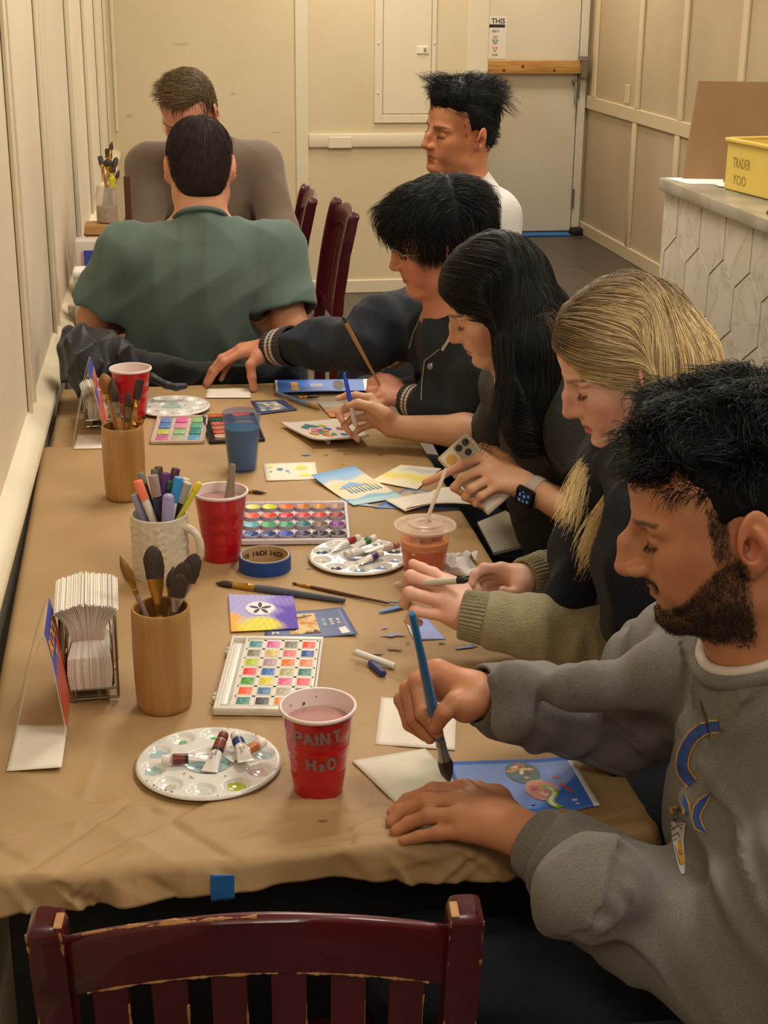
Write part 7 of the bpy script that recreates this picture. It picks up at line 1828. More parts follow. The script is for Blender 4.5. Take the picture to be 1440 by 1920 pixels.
hR3=dict(index=[W(694,746,d3-.0),W(668,742,d3+.0),W(650,742,d3+.0),W(634,747,d3)],middle=[W(690,762,d3+.01),W(652,764,d3+.008),W(634,774,d3+.004),W(642,790,d3-.002)],ring=[W(696,780,d3+.018),W(660,786,d3+.016),W(645,798,d3+.01),W(656,812,d3)],pinky=[W(704,794,d3+.024),W(674,804,d3+.022),W(662,816,d3+.015),W(672,826,d3+.005)],thumb=[W(722,778,d3-.018),W(694,762,d3-.024),W(672,756,d3-.022),W(652,760,d3-.014)])
fingers(body,wR3,hR3,scale=.90)
d3l=depth(wL3)
hL3=dict(index=[W(906,856,d3l+.02),W(864,874,d3l+.015),W(830,890,d3l+.02),W(797,905,d3l+.025)],middle=[W(912,876,d3l+.0),W(868,896,d3l-.012),W(852,914,d3l-.006),W(868,926,d3l+.008)],ring=[W(920,896,d3l-.012),W(884,916,d3l-.02),W(872,932,d3l-.01),W(888,940,d3l+.004)],pinky=[W(932,912,d3l-.018),W(902,930,d3l-.024),W(892,944,d3l-.014),W(906,950,d3l)],thumb=[W(948,868,d3l+.03),W(928,848,d3l+.045),W(905,840,d3l+.05),W(884,846,d3l+.05)])
fingers(body,wL3,hL3,scale=.92)
part(body,'body',.0026,m_skin,P3,head_tint(A3,t3,S3,'d3a482','b06a5a',brow='2a1f1a',cheek='c98268'))
face_hair(P3,A3,t3,S3,('15100e','2a201c'),brow=.8,seed=3)
m_tee3=mat('charcoal_brown_tee','322d28',.9,sheen=.05,bump=(300,.3),vary=(60,'2c2824'))
sw=SDF(.02);torso(sw,nk3,sL3,sR3,hip3,.092,.9,grow=.008)
sw.chain([sL3,sL3*.4+eL3*.6,eL3*.9+sL3*.1],[.055,.050,.046],k=.03)
sw.chain([sR3,sR3*.4+eR3*.6+[0,0,-.01],eR3,eR3*.8+wR3*.2],[.055,.053,.050,.043],k=.03)
d_=(wR3-eR3)/np.linalg.norm(wR3-eR3);sw.cut(eR3+d_*.062,d_,.09);sw.cone(eR3+d_*.03,eR3+d_*.10,.041,.041,k=.002,op=-1)
sw.displace(folds(.0035,22,31),.004);neckfit(sw,nk3,(-1,0,0),.054,.02)
part(sw,'tee_shirt',.004,m_tee3,P3)
m_card3=mat('charcoal_cardigan','252423',.95,sheen=.05,bump=(350,.4),vary=(50,'2c2a29'))
cg=SDF(.02);torso(cg,nk3+[.02,0,0],sL3+[.01,0,0],sR3+[.03,0,0],hip3+[.02,0,0],.095,.97,grow=.016)
cg.chain([sL3,sL3*.4+eL3*.6,eL3,eL3*.75+wL3*.25],[.064,.058,.054,.046],k=.03)
cg.ell(nk3+[-.09,.06,-.14],(.075,.085,.20),k=.01,op=-1);d_=(wL3-eL3)/np.linalg.norm(wL3-eL3);cg.cut(eL3+d_*.06,d_,.09)
cg.cone(nk3+[-.01,0,.03],nk3+[-.05,.0,.14],.066,.10,k=.006,op=-1);cg.displace(folds(.004,16,32),.004)
part(cg,'cardigan',.0045,m_card3,P3)
trousers(P3,hip3+[0,0,-.04],(.42,2.56,.56),(.42,2.73,.56),(.42,2.55,0),(.44,2.75,0),mat('black_trousers','141417',.85),r=.070)
G3=np.array([0,0,-1.])
def cap3(s):
 s.ell((-.014,0,.052),(.098,.080,.091),k=.01);s.ell((.030,0,.053),(.071,.068,.074),k=.02);s.ell((-.040,0,.012),(.074,.076,.078),k=.03)
 s.ell((.108,0,-.040),(.060,.082,.107),k=.006,op=-1)
 for y in(-1,1):s.ell((.064,y*.075,-.040),(.040,.030,.064),k=.006,op=-1)
 s.space();w_=depth(t3)
 s.chain([W(985,590,w_-.04),W(990,660,w_-.05),W(985,740,w_-.05),W(978,805,w_-.045),W(978,845,w_-.04)],[.062,.056,.044,.030,.012],k=.03)
 s.chain([W(1010,590,w_+.04),W(1020,680,w_+.03),W(1015,760,w_+.03)],[.062,.055,.045],k=.03)
def flow3(p,q,u,A):
 sw_=sstep(.005,.045,q[:,0])[:,None];sg=np.sign(q[:,1]+.002)[:,None];top=(sstep(.07,.11,q[:,2])*sstep(-.075,-.025,q[:,0]))[:,None]
 a=np.concatenate([-np.ones_like(sg),sg*.55,-.60+0*sg],1)@A.T
 g=np.tile([-.02,-.03,-1.0],(len(q),1));g=g*(1-top)+(np.concatenate([-.75+0*sg,sg*.5,-.4+0*sg],1)@A.T)*top
 return a*sw_+g*(1-sw_)
hairdo(P3,A3,t3,S3,cap3,9000,flat_keep,flow3,lambda q,rs:.08+.10*rs.rand(len(q)),12,darkcol('0e0c0d','2b2422'),'cap',width=.0006,lift=.003,seed=6,hug=.5,wob=.03,capcol=lambda q:np.tile(H_('131011'),(len(q),1)),vox=.0032,m=m_hair,tip=.5)
pathlock(P3,'hair_lock',[W(945,640,2.62),W(948,720,2.62),W(935,790,2.62),W(900,845,2.62)],350,.018,.02,darkcol('0e0c0d','2b2422'),seed=7)
pt,pb=W(645,698,d3-.02),W(667,800,d3-.012)
M,Ln=between(pb,pt);pen=empty('pen',M4=M,label='blue pen with clear cap held upright by the woman with black hair',cat='pen')
MB().lathe([(.0030,0),(.0052,.004),(.0058,.012),(.0056,.045),(.0050,.050)],14).build('clear_cap',glassy('pen_cap_white','e2d4cc',.8,.2),pen)
MB().lathe([(.0050,.050),(.0050,Ln*.6),(.0046,Ln*.8),(.0032,Ln-.002),(0,Ln)],14).build('barrel',mat('pen_blue','2548c0',.3),pen)
pc_=(W(848,836,d3l+.03),W(886,832,d3l+.05),W(955,916,d3l-.0),W(930,948,d3l-.02))
c_=W(895,888,d3l+.022);lx=Vector(W(942,935,d3l-.0)-W(858,842,d3l+.045)).normalized();nn=Vector(CAM-c_).normalized();nn=(nn+Vector((-.25,-.1,.3))).normalized();nn=(nn-lx*nn.dot(lx)).normalized();ly=nn.cross(lx)
M=Matrix.Identity(4)
for i in range(3):M[i][0]=lx[i];M[i][1]=ly[i];M[i][2]=nn[i];M[i][3]=c_[i]
ph=empty('phone',M4=M,label='smartphone in a beige case held by the woman with black hair',cat='phone')
MB().rbox((-.074,-.037,-.005),(.074,.037,.0045),.0035,3).build('case',mat('phone_case','b9a892',.35),ph);MB().rbox((-.069,-.0325,.0045),(.069,.0325,.0052),.0005,1).build('back_glass',mat('phone_back','d2c6b6',.25),ph)
MB().rbox((-.067,-.002,.005),(-.030,.030,.0075),.0025,2).build('camera_bump',mat('phone_bump','a89a88',.3),ph)
for(x_,y_)in((-.058,.022),(-.058,.006),(-.040,.014)):MB().lathe([(.0065,0),(.0065,.0018),(.005,.0022),(0,.0018)],20,M4=Matrix.Translation((x_,y_,.0075))).build('lens',mat('lens_black','101216',.1),ph)
MB().lathe([(.011,0),(.0105,.0006),(0,.0007)],8,M4=Matrix.Translation((-.052,-.018,.0052))).build('sticker',mat('sticker_amber','c99a50',.5),ph)
ax=(wL3-eL3)/np.linalg.norm(wL3-eL3);M=frame(wL3-ax*.018,ax,x=tuple(CAM-wL3));wt_=empty('wrist_watch',M4=M,label='square smart watch with beige band on the wrist beside the phone',cat='watch')
ra_=.0285
MB().lathe([(ra_-.002,-.011),(ra_,-.011),(ra_+.001,0),(ra_,.011),(ra_-.002,.011)],40,closed_ends=False).build('band',mat('watch_band','b3a594',.5),wt_)
wc_=empty('tmp');bpy.data.objects.remove(wc_)
vdir=Vector(M.inverted()@Vector(CAM)).normalized();an=math.atan2(vdir.y,vdir.x)-.55
Mw_=Matrix.Rotation(an,4,'Z')@Matrix.Translation((ra_+.002,0,0))@Matrix.Rotation(R(90),4,'Y')
MB().rbox((-.0200,-.0175,-.004),(.0200,.0175,.006),.005,3,M4=Mw_).build('watch_body',mat('watch_black','15161a',.2,metal=.5),wt_)
sc_=MB().rbox((-.0172,-.0148,.0058),(.0172,.0148,.0068),.002,2,M4=Mw_).build('screen',mat('watch_glass','07080c',.08),wt_)
rs=np.random.RandomState(2)
for(u,v,a_,b_)in((-.009,-.008,.004,.004),(-.009,.003,.003,.005),(.0,-.008,.003,.003),(.001,.002,.004,.004),(.009,-.006,.003,.004),(.010,.005,.0035,.003),(-.002,.010,.003,.002)):
 MB().rbox((u-a_*.6,v-b_*.6,.0068),(u+a_*.6,v+b_*.6,.0071),.0001,1,M4=Mw_).build('screen_icon',mat('watch_icon','2a62a8',.4,emit=('3c7cd0',.5)),sc_)
b=MB();q=[(895,979),(948,957),(1022,1012),(925,1036)];b.poly([T(x_,y_,.66)for x_,y_ in q],n=(0,0,1),t=.006)
tag(b.build('notepad',mat('notepad_grey','b5ab98',.7),smooth=0),'grey-white pad of paper resting on a lap beside the table edge','notepad')
A4=rotm((-.974,.071,-.215),(-.223,-.14,.965));t4=np.array([.6294,3.1466,1.1697]);S4=1.0
P4=person('person with shaggy black hair, glasses and dark varsity jacket reaching to the left',(.78,3.20,.47))
nk4=np.array([.675,3.170,1.015]);sL4=np.array([.735,3.00,.945]);sR4=np.array([.625,3.345,.965]);hip4=np.array([.83,3.20,.56])
wR4=T(508,652,.850);eR4=W(690,640,3.42);wL4=T(764,750,.805);eL4=T(885,778,.815)
body=SDF(.01);head_sdf(body,A4,t4,S4,neck_to=nk4+[0,0,-.02],neck_r=.054,nose=.82,bridge=-.003,brow=.6,jaw=1.05,cheek=1.1,width=1.03,lips=.9,ear=.95)
torso(body,nk4,sL4,sR4,hip4,.09,.9);arm(body,sL4,eL4,wL4,(.044,.038,.034,.0245));arm(body,sR4,eR4,wR4,(.044,.038,.034,.0245))
dR4=depth(wR4)
h=dict(index=[W(452,662,dR4+.0),W(420,678,dR4-.01),W(402,698,dR4-.0),W(389,720,dR4+.01)],middle=[W(450,655,dR4+.02),W(416,672,dR4+.015),W(398,694,dR4+.02),W(386,718,dR4+.03)],ring=[W(454,652,dR4+.04),W(422,670,dR4+.04),W(404,694,dR4+.045),W(394,716,dR4+.05)],pinky=[W(462,654,dR4+.056),W(436,674,dR4+.06),W(422,694,dR4+.065),W(414,712,dR4+.065)],thumb=[W(486,668,dR4-.02),W(470,684,dR4-.03),W(472,706,dR4-.025),W(476,730,dR4-.015)])
fingers(body,wR4,h,scale=1.08)
dL4=depth(wL4)
h=dict(index=[W(716,716,dL4+.015),W(696,716,dL4+.012),W(694,728,dL4+.006),W(704,734,dL4)],middle=[W(716,728,dL4+.0),W(694,732,dL4-.006),W(696,744,dL4-.008),W(708,746,dL4-.006)],ring=[W(720,740,dL4-.012),W(700,746,dL4-.018),W(704,755,dL4-.018),W(716,756,dL4-.012)],pinky=[W(728,750,dL4-.020),W(712,757,dL4-.024),W(716,763,dL4-.022),W(726,762,dL4-.016)],thumb=[W(742,722,dL4+.022),W(728,710,dL4+.022),W(712,706,dL4+.018),W(700,712,dL4+.010)])
fingers(body,wL4,h,scale=.95)
part(body,'body',.003,m_skin,P4,head_tint(A4,t4,S4,'c98a6c','a85a50',brow='1f1815',cheek='c46a54'))
face_hair(P4,A4,t4,S4,('15100e','2a201c'),brow=.8,seed=4)
m_den=mat('dark_denim_jacket','1a2330',.8,bump=(500,.25),vary=(18,'121923',.35,.6))
jk=SDF(.02);torso(jk,nk4+[0,0,-.01],sL4,sR4,hip4,.11,1.0,grow=.016)
jk.chain([sR4,sR4*.5+eR4*.5+[0,0,.01],eR4,eR4*.5+wR4*.5,eR4*.16+wR4*.84],[.072,.070,.066,.058,.046],k=.035)
jk.chain([sL4,sL4*.5+eL4*.5,eL4,eL4*.45+wL4*.55,eL4*.2+wL4*.8],[.072,.066,.060,.052,.042],k=.035)
dR_=(wR4-eR4)/np.linalg.norm(wR4-eR4);dL_=(wL4-eL4)/np.linalg.norm(wL4-eL4)
jk.displace(folds(.009,17,41),.009);jk.displace(sleeve_rings(eR4,wR4,.06,5,-.010,.0,.85,9,.016),.006);jk.displace(sleeve_rings(sR4,eR4,.07,5,-.011,.1,1,10,.018),.006)
jk.cut(wR4-dR_*.055,dR_,.08);jk.cut(wL4-dL_*.045,dL_,.07);jk.ell(nk4+[-.115,.02,-.10],(.050,.042,.16),k=.006,op=-1)
jk.cone(nk4+[-.01,0,.03],nk4+[-.05,.0,.15],.062,.10,k=.006,op=-1)
jack4=part(jk,'jacket',.0045,m_den,P4)
tee=SDF(.02);torso(tee,nk4+[0,0,-.015],sL4,sR4,hip4,.105,.85,grow=.006);neckfit(tee,nk4,(-1,0,0),.058,.022);tee.displace(folds(.003,22,44),.003)
part(tee,'tee_shirt',.006,mat('dark_green_grey_tee','2e302c',.9),P4)
m_rb=mat('brown_rib','3a3231',.9,bump=(200,.3));m_rw=mat('cream_stripe','b9aea6',.85)
def varsity(w_,d,r0,r1,L_,back):
 a=np.array(w_)-d*back;nseg=[(0,.36,m_rb),(.36,.50,m_rw),(.50,.58,m_rb),(.58,.72,m_rw),(.72,1.0,m_rb)]
 for u0,u1,mm in nseg:
  ra=r0+(r1-r0)*u0;rb=r0+(r1-r0)*u1
  M=frame(a+d*L_*u0,d);N=128;b=MB();Lq=L_*(u1-u0)
  vs=[]
  for(r_,z)in((ra-.004,0),(ra,0),(rb,Lq),(rb-.004,Lq)):vs+=[tuple(M@Vector(((r_+.0009*math.sin(2*PI*i/4))*math.cos(2*PI*i/N),(r_+.0009*math.sin(2*PI*i/4))*math.sin(2*PI*i/N),z)))for i in range(N)]
  b.add(vs,[(j*N+i,j*N+(i+1)%N,(j+1)*N+(i+1)%N,(j+1)*N+i)for j in range(3)for i in range(N)]);place(b.build('cuff_band',mm,smooth=60),P4)
varsity(wR4,dR_,.050,.041,.078,.078);varsity(wL4,dL_,.044,.037,.062,.062)
m_stitch=mat('pale_piping','8f8c84',.7)
bv4=surf(jack4)
ink(bv4,'seam',[(801,564),(774,626),(760,680),(749,713)],1.0,m_stitch,P4);ink(bv4,'seam',[(843,640),(796,677),(791,720),(790,751)],1.0,m_stitch,P4);ink(bv4,'placket_edge',[(829,657),(840,640),(848,623)],2.6,m_rw,P4)
bt_=onsurf(bv4,808,687)
if bt_ is not None:place(MB().lathe([(.0075,0),(.0075,.002),(.005,.003),(.004,.0022),(0,.003)],18,M4=frame(bt_,Vector(CAM)-bt_)).build('snap_button',m_steel),P4)
trousers(P4,hip4+[0,0,-.04],(.42,3.14,.57),(.45,3.36,.57),(.42,3.12,0),(.42,3.42,0),mat('blue_jeans','2c3c50',.85,bump=(300,.2)),r=.078)
def glasses(root,A,t,sc,col='b8a488',r_=.0195,wire=.0007):
 b=MB();Q=lambda x,y,z:tuple(t+A@(np.array([x,y,z])*sc))
 for y in(-1,1):
  b.tube([Q(.1035-.05*(abs(math.cos(a))*.22+.0)-(.006 if math.cos(a)>0 else 0)*math.cos(a),y*(.0335+r_*math.cos(a)),.001+r_*.92*math.sin(a))for a in np.linspace(0,2*PI,29)],wire,6)
  b.tube([Q(.088,y*.0535,.010),Q(.05,y*.073,.010),Q(-.004,y*.082,.012),Q(-.022,y*.080,-.004)],wire*1.2,6)
 b.tube([Q(.104,-.0145,.008),Q(.108,0,.011),Q(.104,.0145,.008)],wire*1.2,6)
 o=place(b.build('glasses',mat('glasses_wire',col,.25,metal=.8)),root)
 return o
glasses(P4,A4,t4,S4)
def cap4(s):
 s.ell((-.014,0,.053),(.100,.084,.090),k=.01);s.ell((.032,0,.074),(.076,.072,.052),k=.02);s.ell((-.045,0,.02),(.072,.076,.078),k=.03);s.ell((-.005,0,.012),(.070,.088,.048),k=.03)
 s.ell((.112,0,-.044),(.062,.10,.090),k=.006,op=-1);s.cut((.02,0,-.018),(.30,0,-1),.25,k=.01)
 for y in(-1,1):s.ell((.052,y*.085,-.035),(.042,.034,.042),k=.006,op=-1)
def flow4(p,q,u,A):
 r_=np.sqrt((q[:,0]+.03)**2+q[:,1]**2)+1e-3
 tp=sstep(.04,.11,q[:,2]);d=np.stack([(.75*tp+.15)*np.where(q[:,0]>-.04,1,-1),q[:,1]/r_*.45,.10*tp-.9*u-.7*(1-tp)],1);return d@A.T
hairdo(P4,A4,t4,S4,cap4,8500,flat_keep,flow4,lambda q,rs:(.034+.036*rs.rand(len(q)))*np.clip((q[:,2]+.03)/.07,.3,1),11,darkcol('0c0b0c','26211f'),'cap',width=.00055,lift=.005,seed=9,hug=.12,wob=.36,wobf=50,capcol=lambda q:np.tile(H_('0f0d0e'),(len(q),1)),vox=.0035,clump=.35,tip=.3)
brush(tuple(W(641,592,dL4-.13)),tuple(W(712,722,dL4-.01)),head=.004,hw=.0030,ferr=.014,kind='round',hm='tan',hr=.0040,fm=mat('dark_ferrule','2c2420',.5),label='slim brown brush held upright by the person with glasses')
A5=rotm((-.937,-.346,.02),(.06,-.11,.99));t5=np.array([.8746,4.123,1.300]);S5=1.0
P5=person('man in white tee with tousled black hair looking left at the back',(1.0,4.15,.47))
nk5=np.array([.900,4.150,1.160]);sL5=np.array([.950,3.995,1.095]);sR5=np.array([.875,4.34,1.095]);hip5=np.array([1.00,4.20,.58])
body=SDF(.01);head_sdf(body,A5,t5,S5,neck_to=nk5+[0,0,-.02],neck_r=.056,nose=1.02,bridge=.001,brow=1.1,jaw=1.0,lips=1.05)
eL5=np.array([.97,3.93,.82]);wL5=np.array([.80,4.05,.72]);eR5=np.array([.86,4.44,.84]);wR5=np.array([.74,4.28,.72])
torso(body,nk5,sL5,sR5,hip5,.09,.9);arm(body,sL5,eL5,wL5);arm(body,sR5,eR5,wR5)
ghand(body,wL5,(-1,.1,-.1),(0,1,0),(0,0,-1));ghand(body,wR5,(-1,-.2,-.1),(0,-1,0),(0,0,-1))
part(body,'body',.0034,m_skin,P5,head_tint(A5,t5,S5,'bd7f58','9c5546',brow='15100e',cheek='b0654a'))
face_hair(P5,A5,t5,S5,('15100e','1a1210'),brow=1.6,seed=6)
m_wt=mat('white_tee','c9c6c2',.85,sheen=.2,bump=(260,.2))
def tshirt(root,nk,sL,sR,eL,eR,hip,m,dep,wid,frac=.62,vox=.005,seed=1,rs_=(.064,.060),grow=.010,neckr=.054,fo=.0045,nm='tee_shirt',fwd=(-1,0,0),belly=1.0,fr=15,fst=(1,1,1)):
 s=SDF(.02);torso(s,nk,sL,sR,hip,dep,wid,grow=grow,belly=belly)
 fwd=np.array(fwd,float)
 for sh,el in((sL,eL),(sR,eR)):
  sh=np.array(sh,float);el=np.array(el,float);m_=sh*(1-frac)+el*frac;s.chain([sh,m_,m_+(el-sh)*.12],[rs_[0],rs_[1],rs_[1]],k=.035);d=(el-sh)/np.linalg.norm(el-sh)
  s.cut(m_+d*.01,d,.10);s.cone(m_-d*.012,m_+d*.06,rs_[1]-.013,rs_[1]-.013,k=.002,op=-1)
 s.displace(folds(fo,fr,seed,fst),fo*1.2);neckfit(s,nk,fwd,neckr,.024)
 return part(s,nm,vox,m,root)
tshirt(P5,nk5+[.004,0,.0],sL5,sR5,eL5,eR5,hip5,m_wt,.105,1.0,seed=51,fo=.004)
trousers(P5,hip5+[0,0,-.06],(.62,4.10,.56),(.62,4.30,.56),(.62,4.08,0),(.62,4.32,0),mat('dark_trousers','1c1e26',.85))
def cap5(s):
 s.ell((-.012,0,.054),(.098,.078,.088),k=.01);s.ell((.022,0,.108),(.080,.064,.042),k=.02);s.ell((-.04,0,.100),(.066,.064,.042),k=.02);s.ell((-.036,0,.0),(.066,.066,.064),k=.03)
 s.ell((.098,0,-.020),(.052,.10,.088),k=.006,op=-1)
 for y in(-1,1):s.ell((-.004,y*.088,-.006),(.021,.030,.036),k=.006,op=-1);s.ell((.046,y*.082,-.014),(.028,.030,.040),k=.006,op=-1)
 s.cut((-.05,0,-.060),(.45,0,-1),.25,k=.01)
def flow5(p,q,u,A):
 tp=sstep(.075,.11,q[:,2]);d=np.stack([-.55+1.5*sstep(.02,.07,q[:,0])*tp,q[:,1]*4,.35*tp-.6*u*tp-.7*(1-tp)],1);return d@A.T
hairdo(P5,A5,t5,S5,cap5,7000,flat_keep,flow5,lambda q,rs:(.012+.028*rs.rand(len(q)))*np.clip((q[:,2]-.02)/.08,.25,1),8,darkcol('0b0b0d','24211f'),None,width=.0006,seed=12,wob=.9,wobf=48,capcol=lambda q:np.tile(H_('0d0c0d'),(len(q),1)),vox=.0035,clump=.6,capdisp=(curl_disp(A5,t5,.004,60),.006))
pathlock(P5,'stray_hairs',[W(818,190,4.08),W(822,165,4.08),W(832,148,4.08),W(848,141,4.08)],70,.010,.004,darkcol('0b0b0d','24211f'),width=.0006,seed=3)
A6=rotm((.02,.93,-.34),(.0,.34,.93));t6=np.array(W(375,318,3.80));S6=1.0
P6=person('man in teal green tee seen from behind, seated at the far table',(.15,3.95,.47))
nk6=np.array([.147,3.835,1.105]);sL6=np.array([-.045,3.850,1.035]);sR6=np.array([.340,3.850,1.035]);hip6=np.array([.145,3.90,.60])
eL6=W(176,600,3.86);wL6=eL6+np.array([.10,.20,-.05]);eR6=W(545,610,3.84);wR6=eR6+np.array([-.10,.22,-.05])
body=SDF(.01);head_sdf(body,A6,t6,S6,neck_to=nk6+[0,0,-.03],neck_r=.064,nose=1)
torso(body,nk6,sL6,sR6,hip6,.095,.86);arm(body,sL6,eL6,wL6,(.046,.042,.038,.028));arm(body,sR6,eR6,wR6,(.046,.042,.038,.028))
ghand(body,wL6,(.3,1,-.1),(1,0,0),(0,0,-1));ghand(body,wR6,(-.3,1,-.1),(-1,0,0),(0,0,-1))
part(body,'body',.0036,m_skin,P6,head_tint(A6,t6,S6,'cf9474','b06a5a',cheek='c4705e'))
m_grn=mat('teal_green_tee','55675f',.9,sheen=.1,bump=(400,.12),vary=(3,'4e6058'))
fs_=tshirt(P6,nk6+[0,.0,.004],sL6,sR6,eL6,eR6,hip6,m_grn,.125,1.10,frac=.78,seed=61,rs_=(.080,.076),fwd=(0,1,0),neckr=.064,fo=.0085,belly=1.12,fr=15,fst=(1.7,.8,.35))
collar(P6,nk6+[0,.004,.014],np.array([0,.42,1.0]),np.array([0,1,-.3]),.066,0,mat('green_rib','465953',.85),'neckband',.0075,.010)
trousers(P6,hip6+[0,0,-.07],(.04,4.34,.56),(.25,4.34,.56),(.04,4.36,0),(.25,4.36,0),mat('black_trousers','141417',.85))
def cap6(s):
 s.ell((-.014,0,.046),(.098,.0815,.086),k=.01);s.ell((.030,0,.052),(.068,.066,.071),k=.02);s.ell((-.036,0,.000),(.068,.068,.076),k=.03)
 s.ell((.098,0,-.020),(.056,.10,.094),k=.006,op=-1)
 for y in(-1,1):s.ell((-.002,y*.088,-.004),(.022,.028,.036),k=.006,op=-1)
 s.ell((-.050,0,-.035),(.052,.058,.070),k=.03);s.cut((-.05,0,-.086),(.10,0,-1),.25,k=.01)
def flow6(p,q,u,A):
 r_=np.sqrt((q[:,0]+.04)**2+q[:,1]**2+1e-6);d=np.stack([(q[:,0]+.04)/r_,q[:,1]/r_,-.3-9*np.clip(.12-q[:,2],0,.2)],1);return d@A.T
hairdo(P6,A6,t6,S6,cap6,5000,flat_keep,flow6,lambda q,rs:(.018+.014*rs.rand(len(q)))*np.clip((q[:,2]+.08)/.08,.08,.8),6,darkcol('241915','352520'),'cap',width=.00045,lift=.0008,seed=15,hug=.6,m=m_hcap,capcol=lambda q:np.tile(H_('261a16'),(len(q),1)),vox=.0035,wob=.05)
A7=rotm((-.38,-.72,-.50),(-.20,-.42,.80));t7=np.array(W(356,216,4.66));S7=1.0
P7=person('man in taupe brown tee with glasses bending over the far table',(.18,5.05,.47))
nk7=t7+np.array([.05,.15,-.115]);sL7=nk7+np.array([.185,.03,-.055]);sR7=nk7+np.array([-.185,.00,-.055]);hip7=np.array([nk7[0],nk7[1]+.12,.58])
eL7=sL7+np.array([.05,-.12,-.24]);wL7=eL7+np.array([-.12,-.20,-.02]);eR7=sR7+np.array([-.03,-.12,-.24]);wR7=eR7+np.array([.10,-.20,-.02])
body=SDF(.01);head_sdf(body,A7,t7,S7,neck_to=nk7+[0,0,-.02],neck_r=.058,nose=1)
torso(body,nk7,sL7,sR7,hip7,.10,.92);arm(body,sL7,eL7,wL7,(.044,.040,.034,.026));arm(body,sR7,eR7,wR7,(.044,.040,.034,.026));ghand(body,wL7,(-.4,-1,-.1),(-1,0,0),(0,0,-1));ghand(body,wR7,(.4,-1,-.1),(1,0,0),(0,0,-1))
part(body,'body',.0042,m_skin,P7,head_tint(A7,t7,S7,'cf917a','b0685a',brow='4a382a'))
tshirt(P7,nk7+[0,0,-.004],sL7,sR7,eL7,eR7,hip7,mat('taupe_brown_tee','6f5f50',.88,sheen=.2,bump=(220,.2)),.115,1.02,frac=.90,seed=71,rs_=(.068,.066),fwd=(0,-1,0),fo=.008,fr=12,vox=.0055)
trousers(P7,hip7+[0,0,-.06],(.08,4.72,.56),(.28,4.72,.56),(.08,4.68,0),(.28,4.68,0),mat('dark_trousers','1c1e26',.85))
glasses(P7,A7,t7,S7,col='9a8a74')
def cap7(s):
 s.ell((-.014,0,.052),(.096,.078,.088),k=.01);s.ell((.020,.005,.100),(.074,.062,.036),k=.02);s.ell((-.036,0,.002),(.066,.068,.066),k=.03)
 s.ell((.100,0,-.016),(.054,.10,.090),k=.006,op=-1)
 for y in(-1,1):s.ell((-.002,y*.088,-.004),(.022,.028,.036),k=.006,op=-1)
 s.cut((-.05,0,-.052),(.35,0,-1),.25,k=.01)
def flow7(p,q,u,A):
 tp=sstep(.07,.10,q[:,2]);d=np.stack([.25+0*tp,-.8*tp,.25*tp-.5*u-.7*(1-tp)],1);return d@A.T
hairdo(P7,A7,t7,S7,cap7,4200,flat_keep,flow7,lambda q,rs:(.012+.028*rs.rand(len(q)))*np.clip((q[:,2]-.0)/.08,.4,1),6,darkcol('5c4630','98805c'),'cap',width=.0008,lift=.004,seed=18,wob=.2,wobf=60,capcol=lambda q:np.tile(H_('4a3a2a'),(len(q),1)),vox=.004,clump=.3)
stool_for(0.745,1.33,'dark wooden stool under the man in the grey sweatshirt')
stool_for(0.85,2,'dark wooden stool under the blonde woman')
stool_for(0.85,2.65,'dark wooden stool under the woman with long black hair')
stool_for(0.85,3.2,'dark wooden stool under the person with glasses')
stool_for(1,4.2,'dark wooden stool under the man in the white tee')
stool_for(.145,3.93,'dark wooden stool under the man in the green tee')
seat_for('g',.19,5.12,180,'dark cherry chair under the man in the brown tee')
m_blk_f=mat('black_nylon','101116',.5,sheen=.1,bump=(90,.15),vary=(9,'1f2025'))
bg=SDF(.02)
bg.ell(W(165,690,3.46),(.055,.075,.085),k=.03);bg.ell(W(150,650,3.47),(.040,.05,.05),k=.03);bg.ell(W(205,660,3.50),(.06,.06,.055),k=.03);bg.cone(W(128,622,3.50),W(140,690,3.48),.020,.035,k=.02);bg.ell(W(235,700,3.52),(.05,.05,.05),k=.03)
bg.displace(folds(.018,24,81,sharp=.7),.018);bg.cut((0,3.5,PZ+.001),(0,0,-1),.6)
o=vsdf(bg,'black_bag',.004,m_blk_f)
tag(o,'slouched black nylon bag at the far left corner of the table','bag')
st=SDF(.01);st.chain([W(250,690,3.52),W(285,708,3.50),W(312,722,3.49),W(330,726,3.49),W(346,724,3.50)],[.011,.010,.009,.009,.008],k=.006)
stp=vsdf(st,'strap',.0035,m_blk_f);stp.parent=o
jk=SDF(.02)
yb=3.665
jk.rbox((.15,yb,.60),(.235,.045,.185),.03,k=.02);jk.cone((-.08,yb-.01,.80),(-.10,yb-.01,.60),.045,.05,k=.03);jk.cone((.36,yb,.78),(.40,yb-.01,.60),.040,.05,k=.03);jk.ell((-.01,yb-.015,.80),(.09,.05,.035),k=.03);jk.ell((-.06,yb-.02,.825),(.05,.045,.03),k=.03);jk.cone((.05,yb-.02,.79),(.32,yb-.01,.765),.03,.028,k=.02)
jk.rbox((.15,yb-.02,.46),(.2,.03,.03),.02,k=.02)
jk.displace(folds(.020,17,83,sharp=.6),.02)
o=vsdf(jk,'black_coat',.0055,mat('black_coat_cloth','0c0d0f',.85,sheen=.2,bump=(200,.2),vary=(8,'121317')))
tag(o,'black coat heaped behind the man in green at the end of the table','coat')
zb=.7525
bx=empty('wooden_box',tuple(W(194,440,4.62)*[1,1,0]+[0,0,.745]),label='pale wooden box holding up the jar of brushes by the left wall',cat='box')
h_=.235
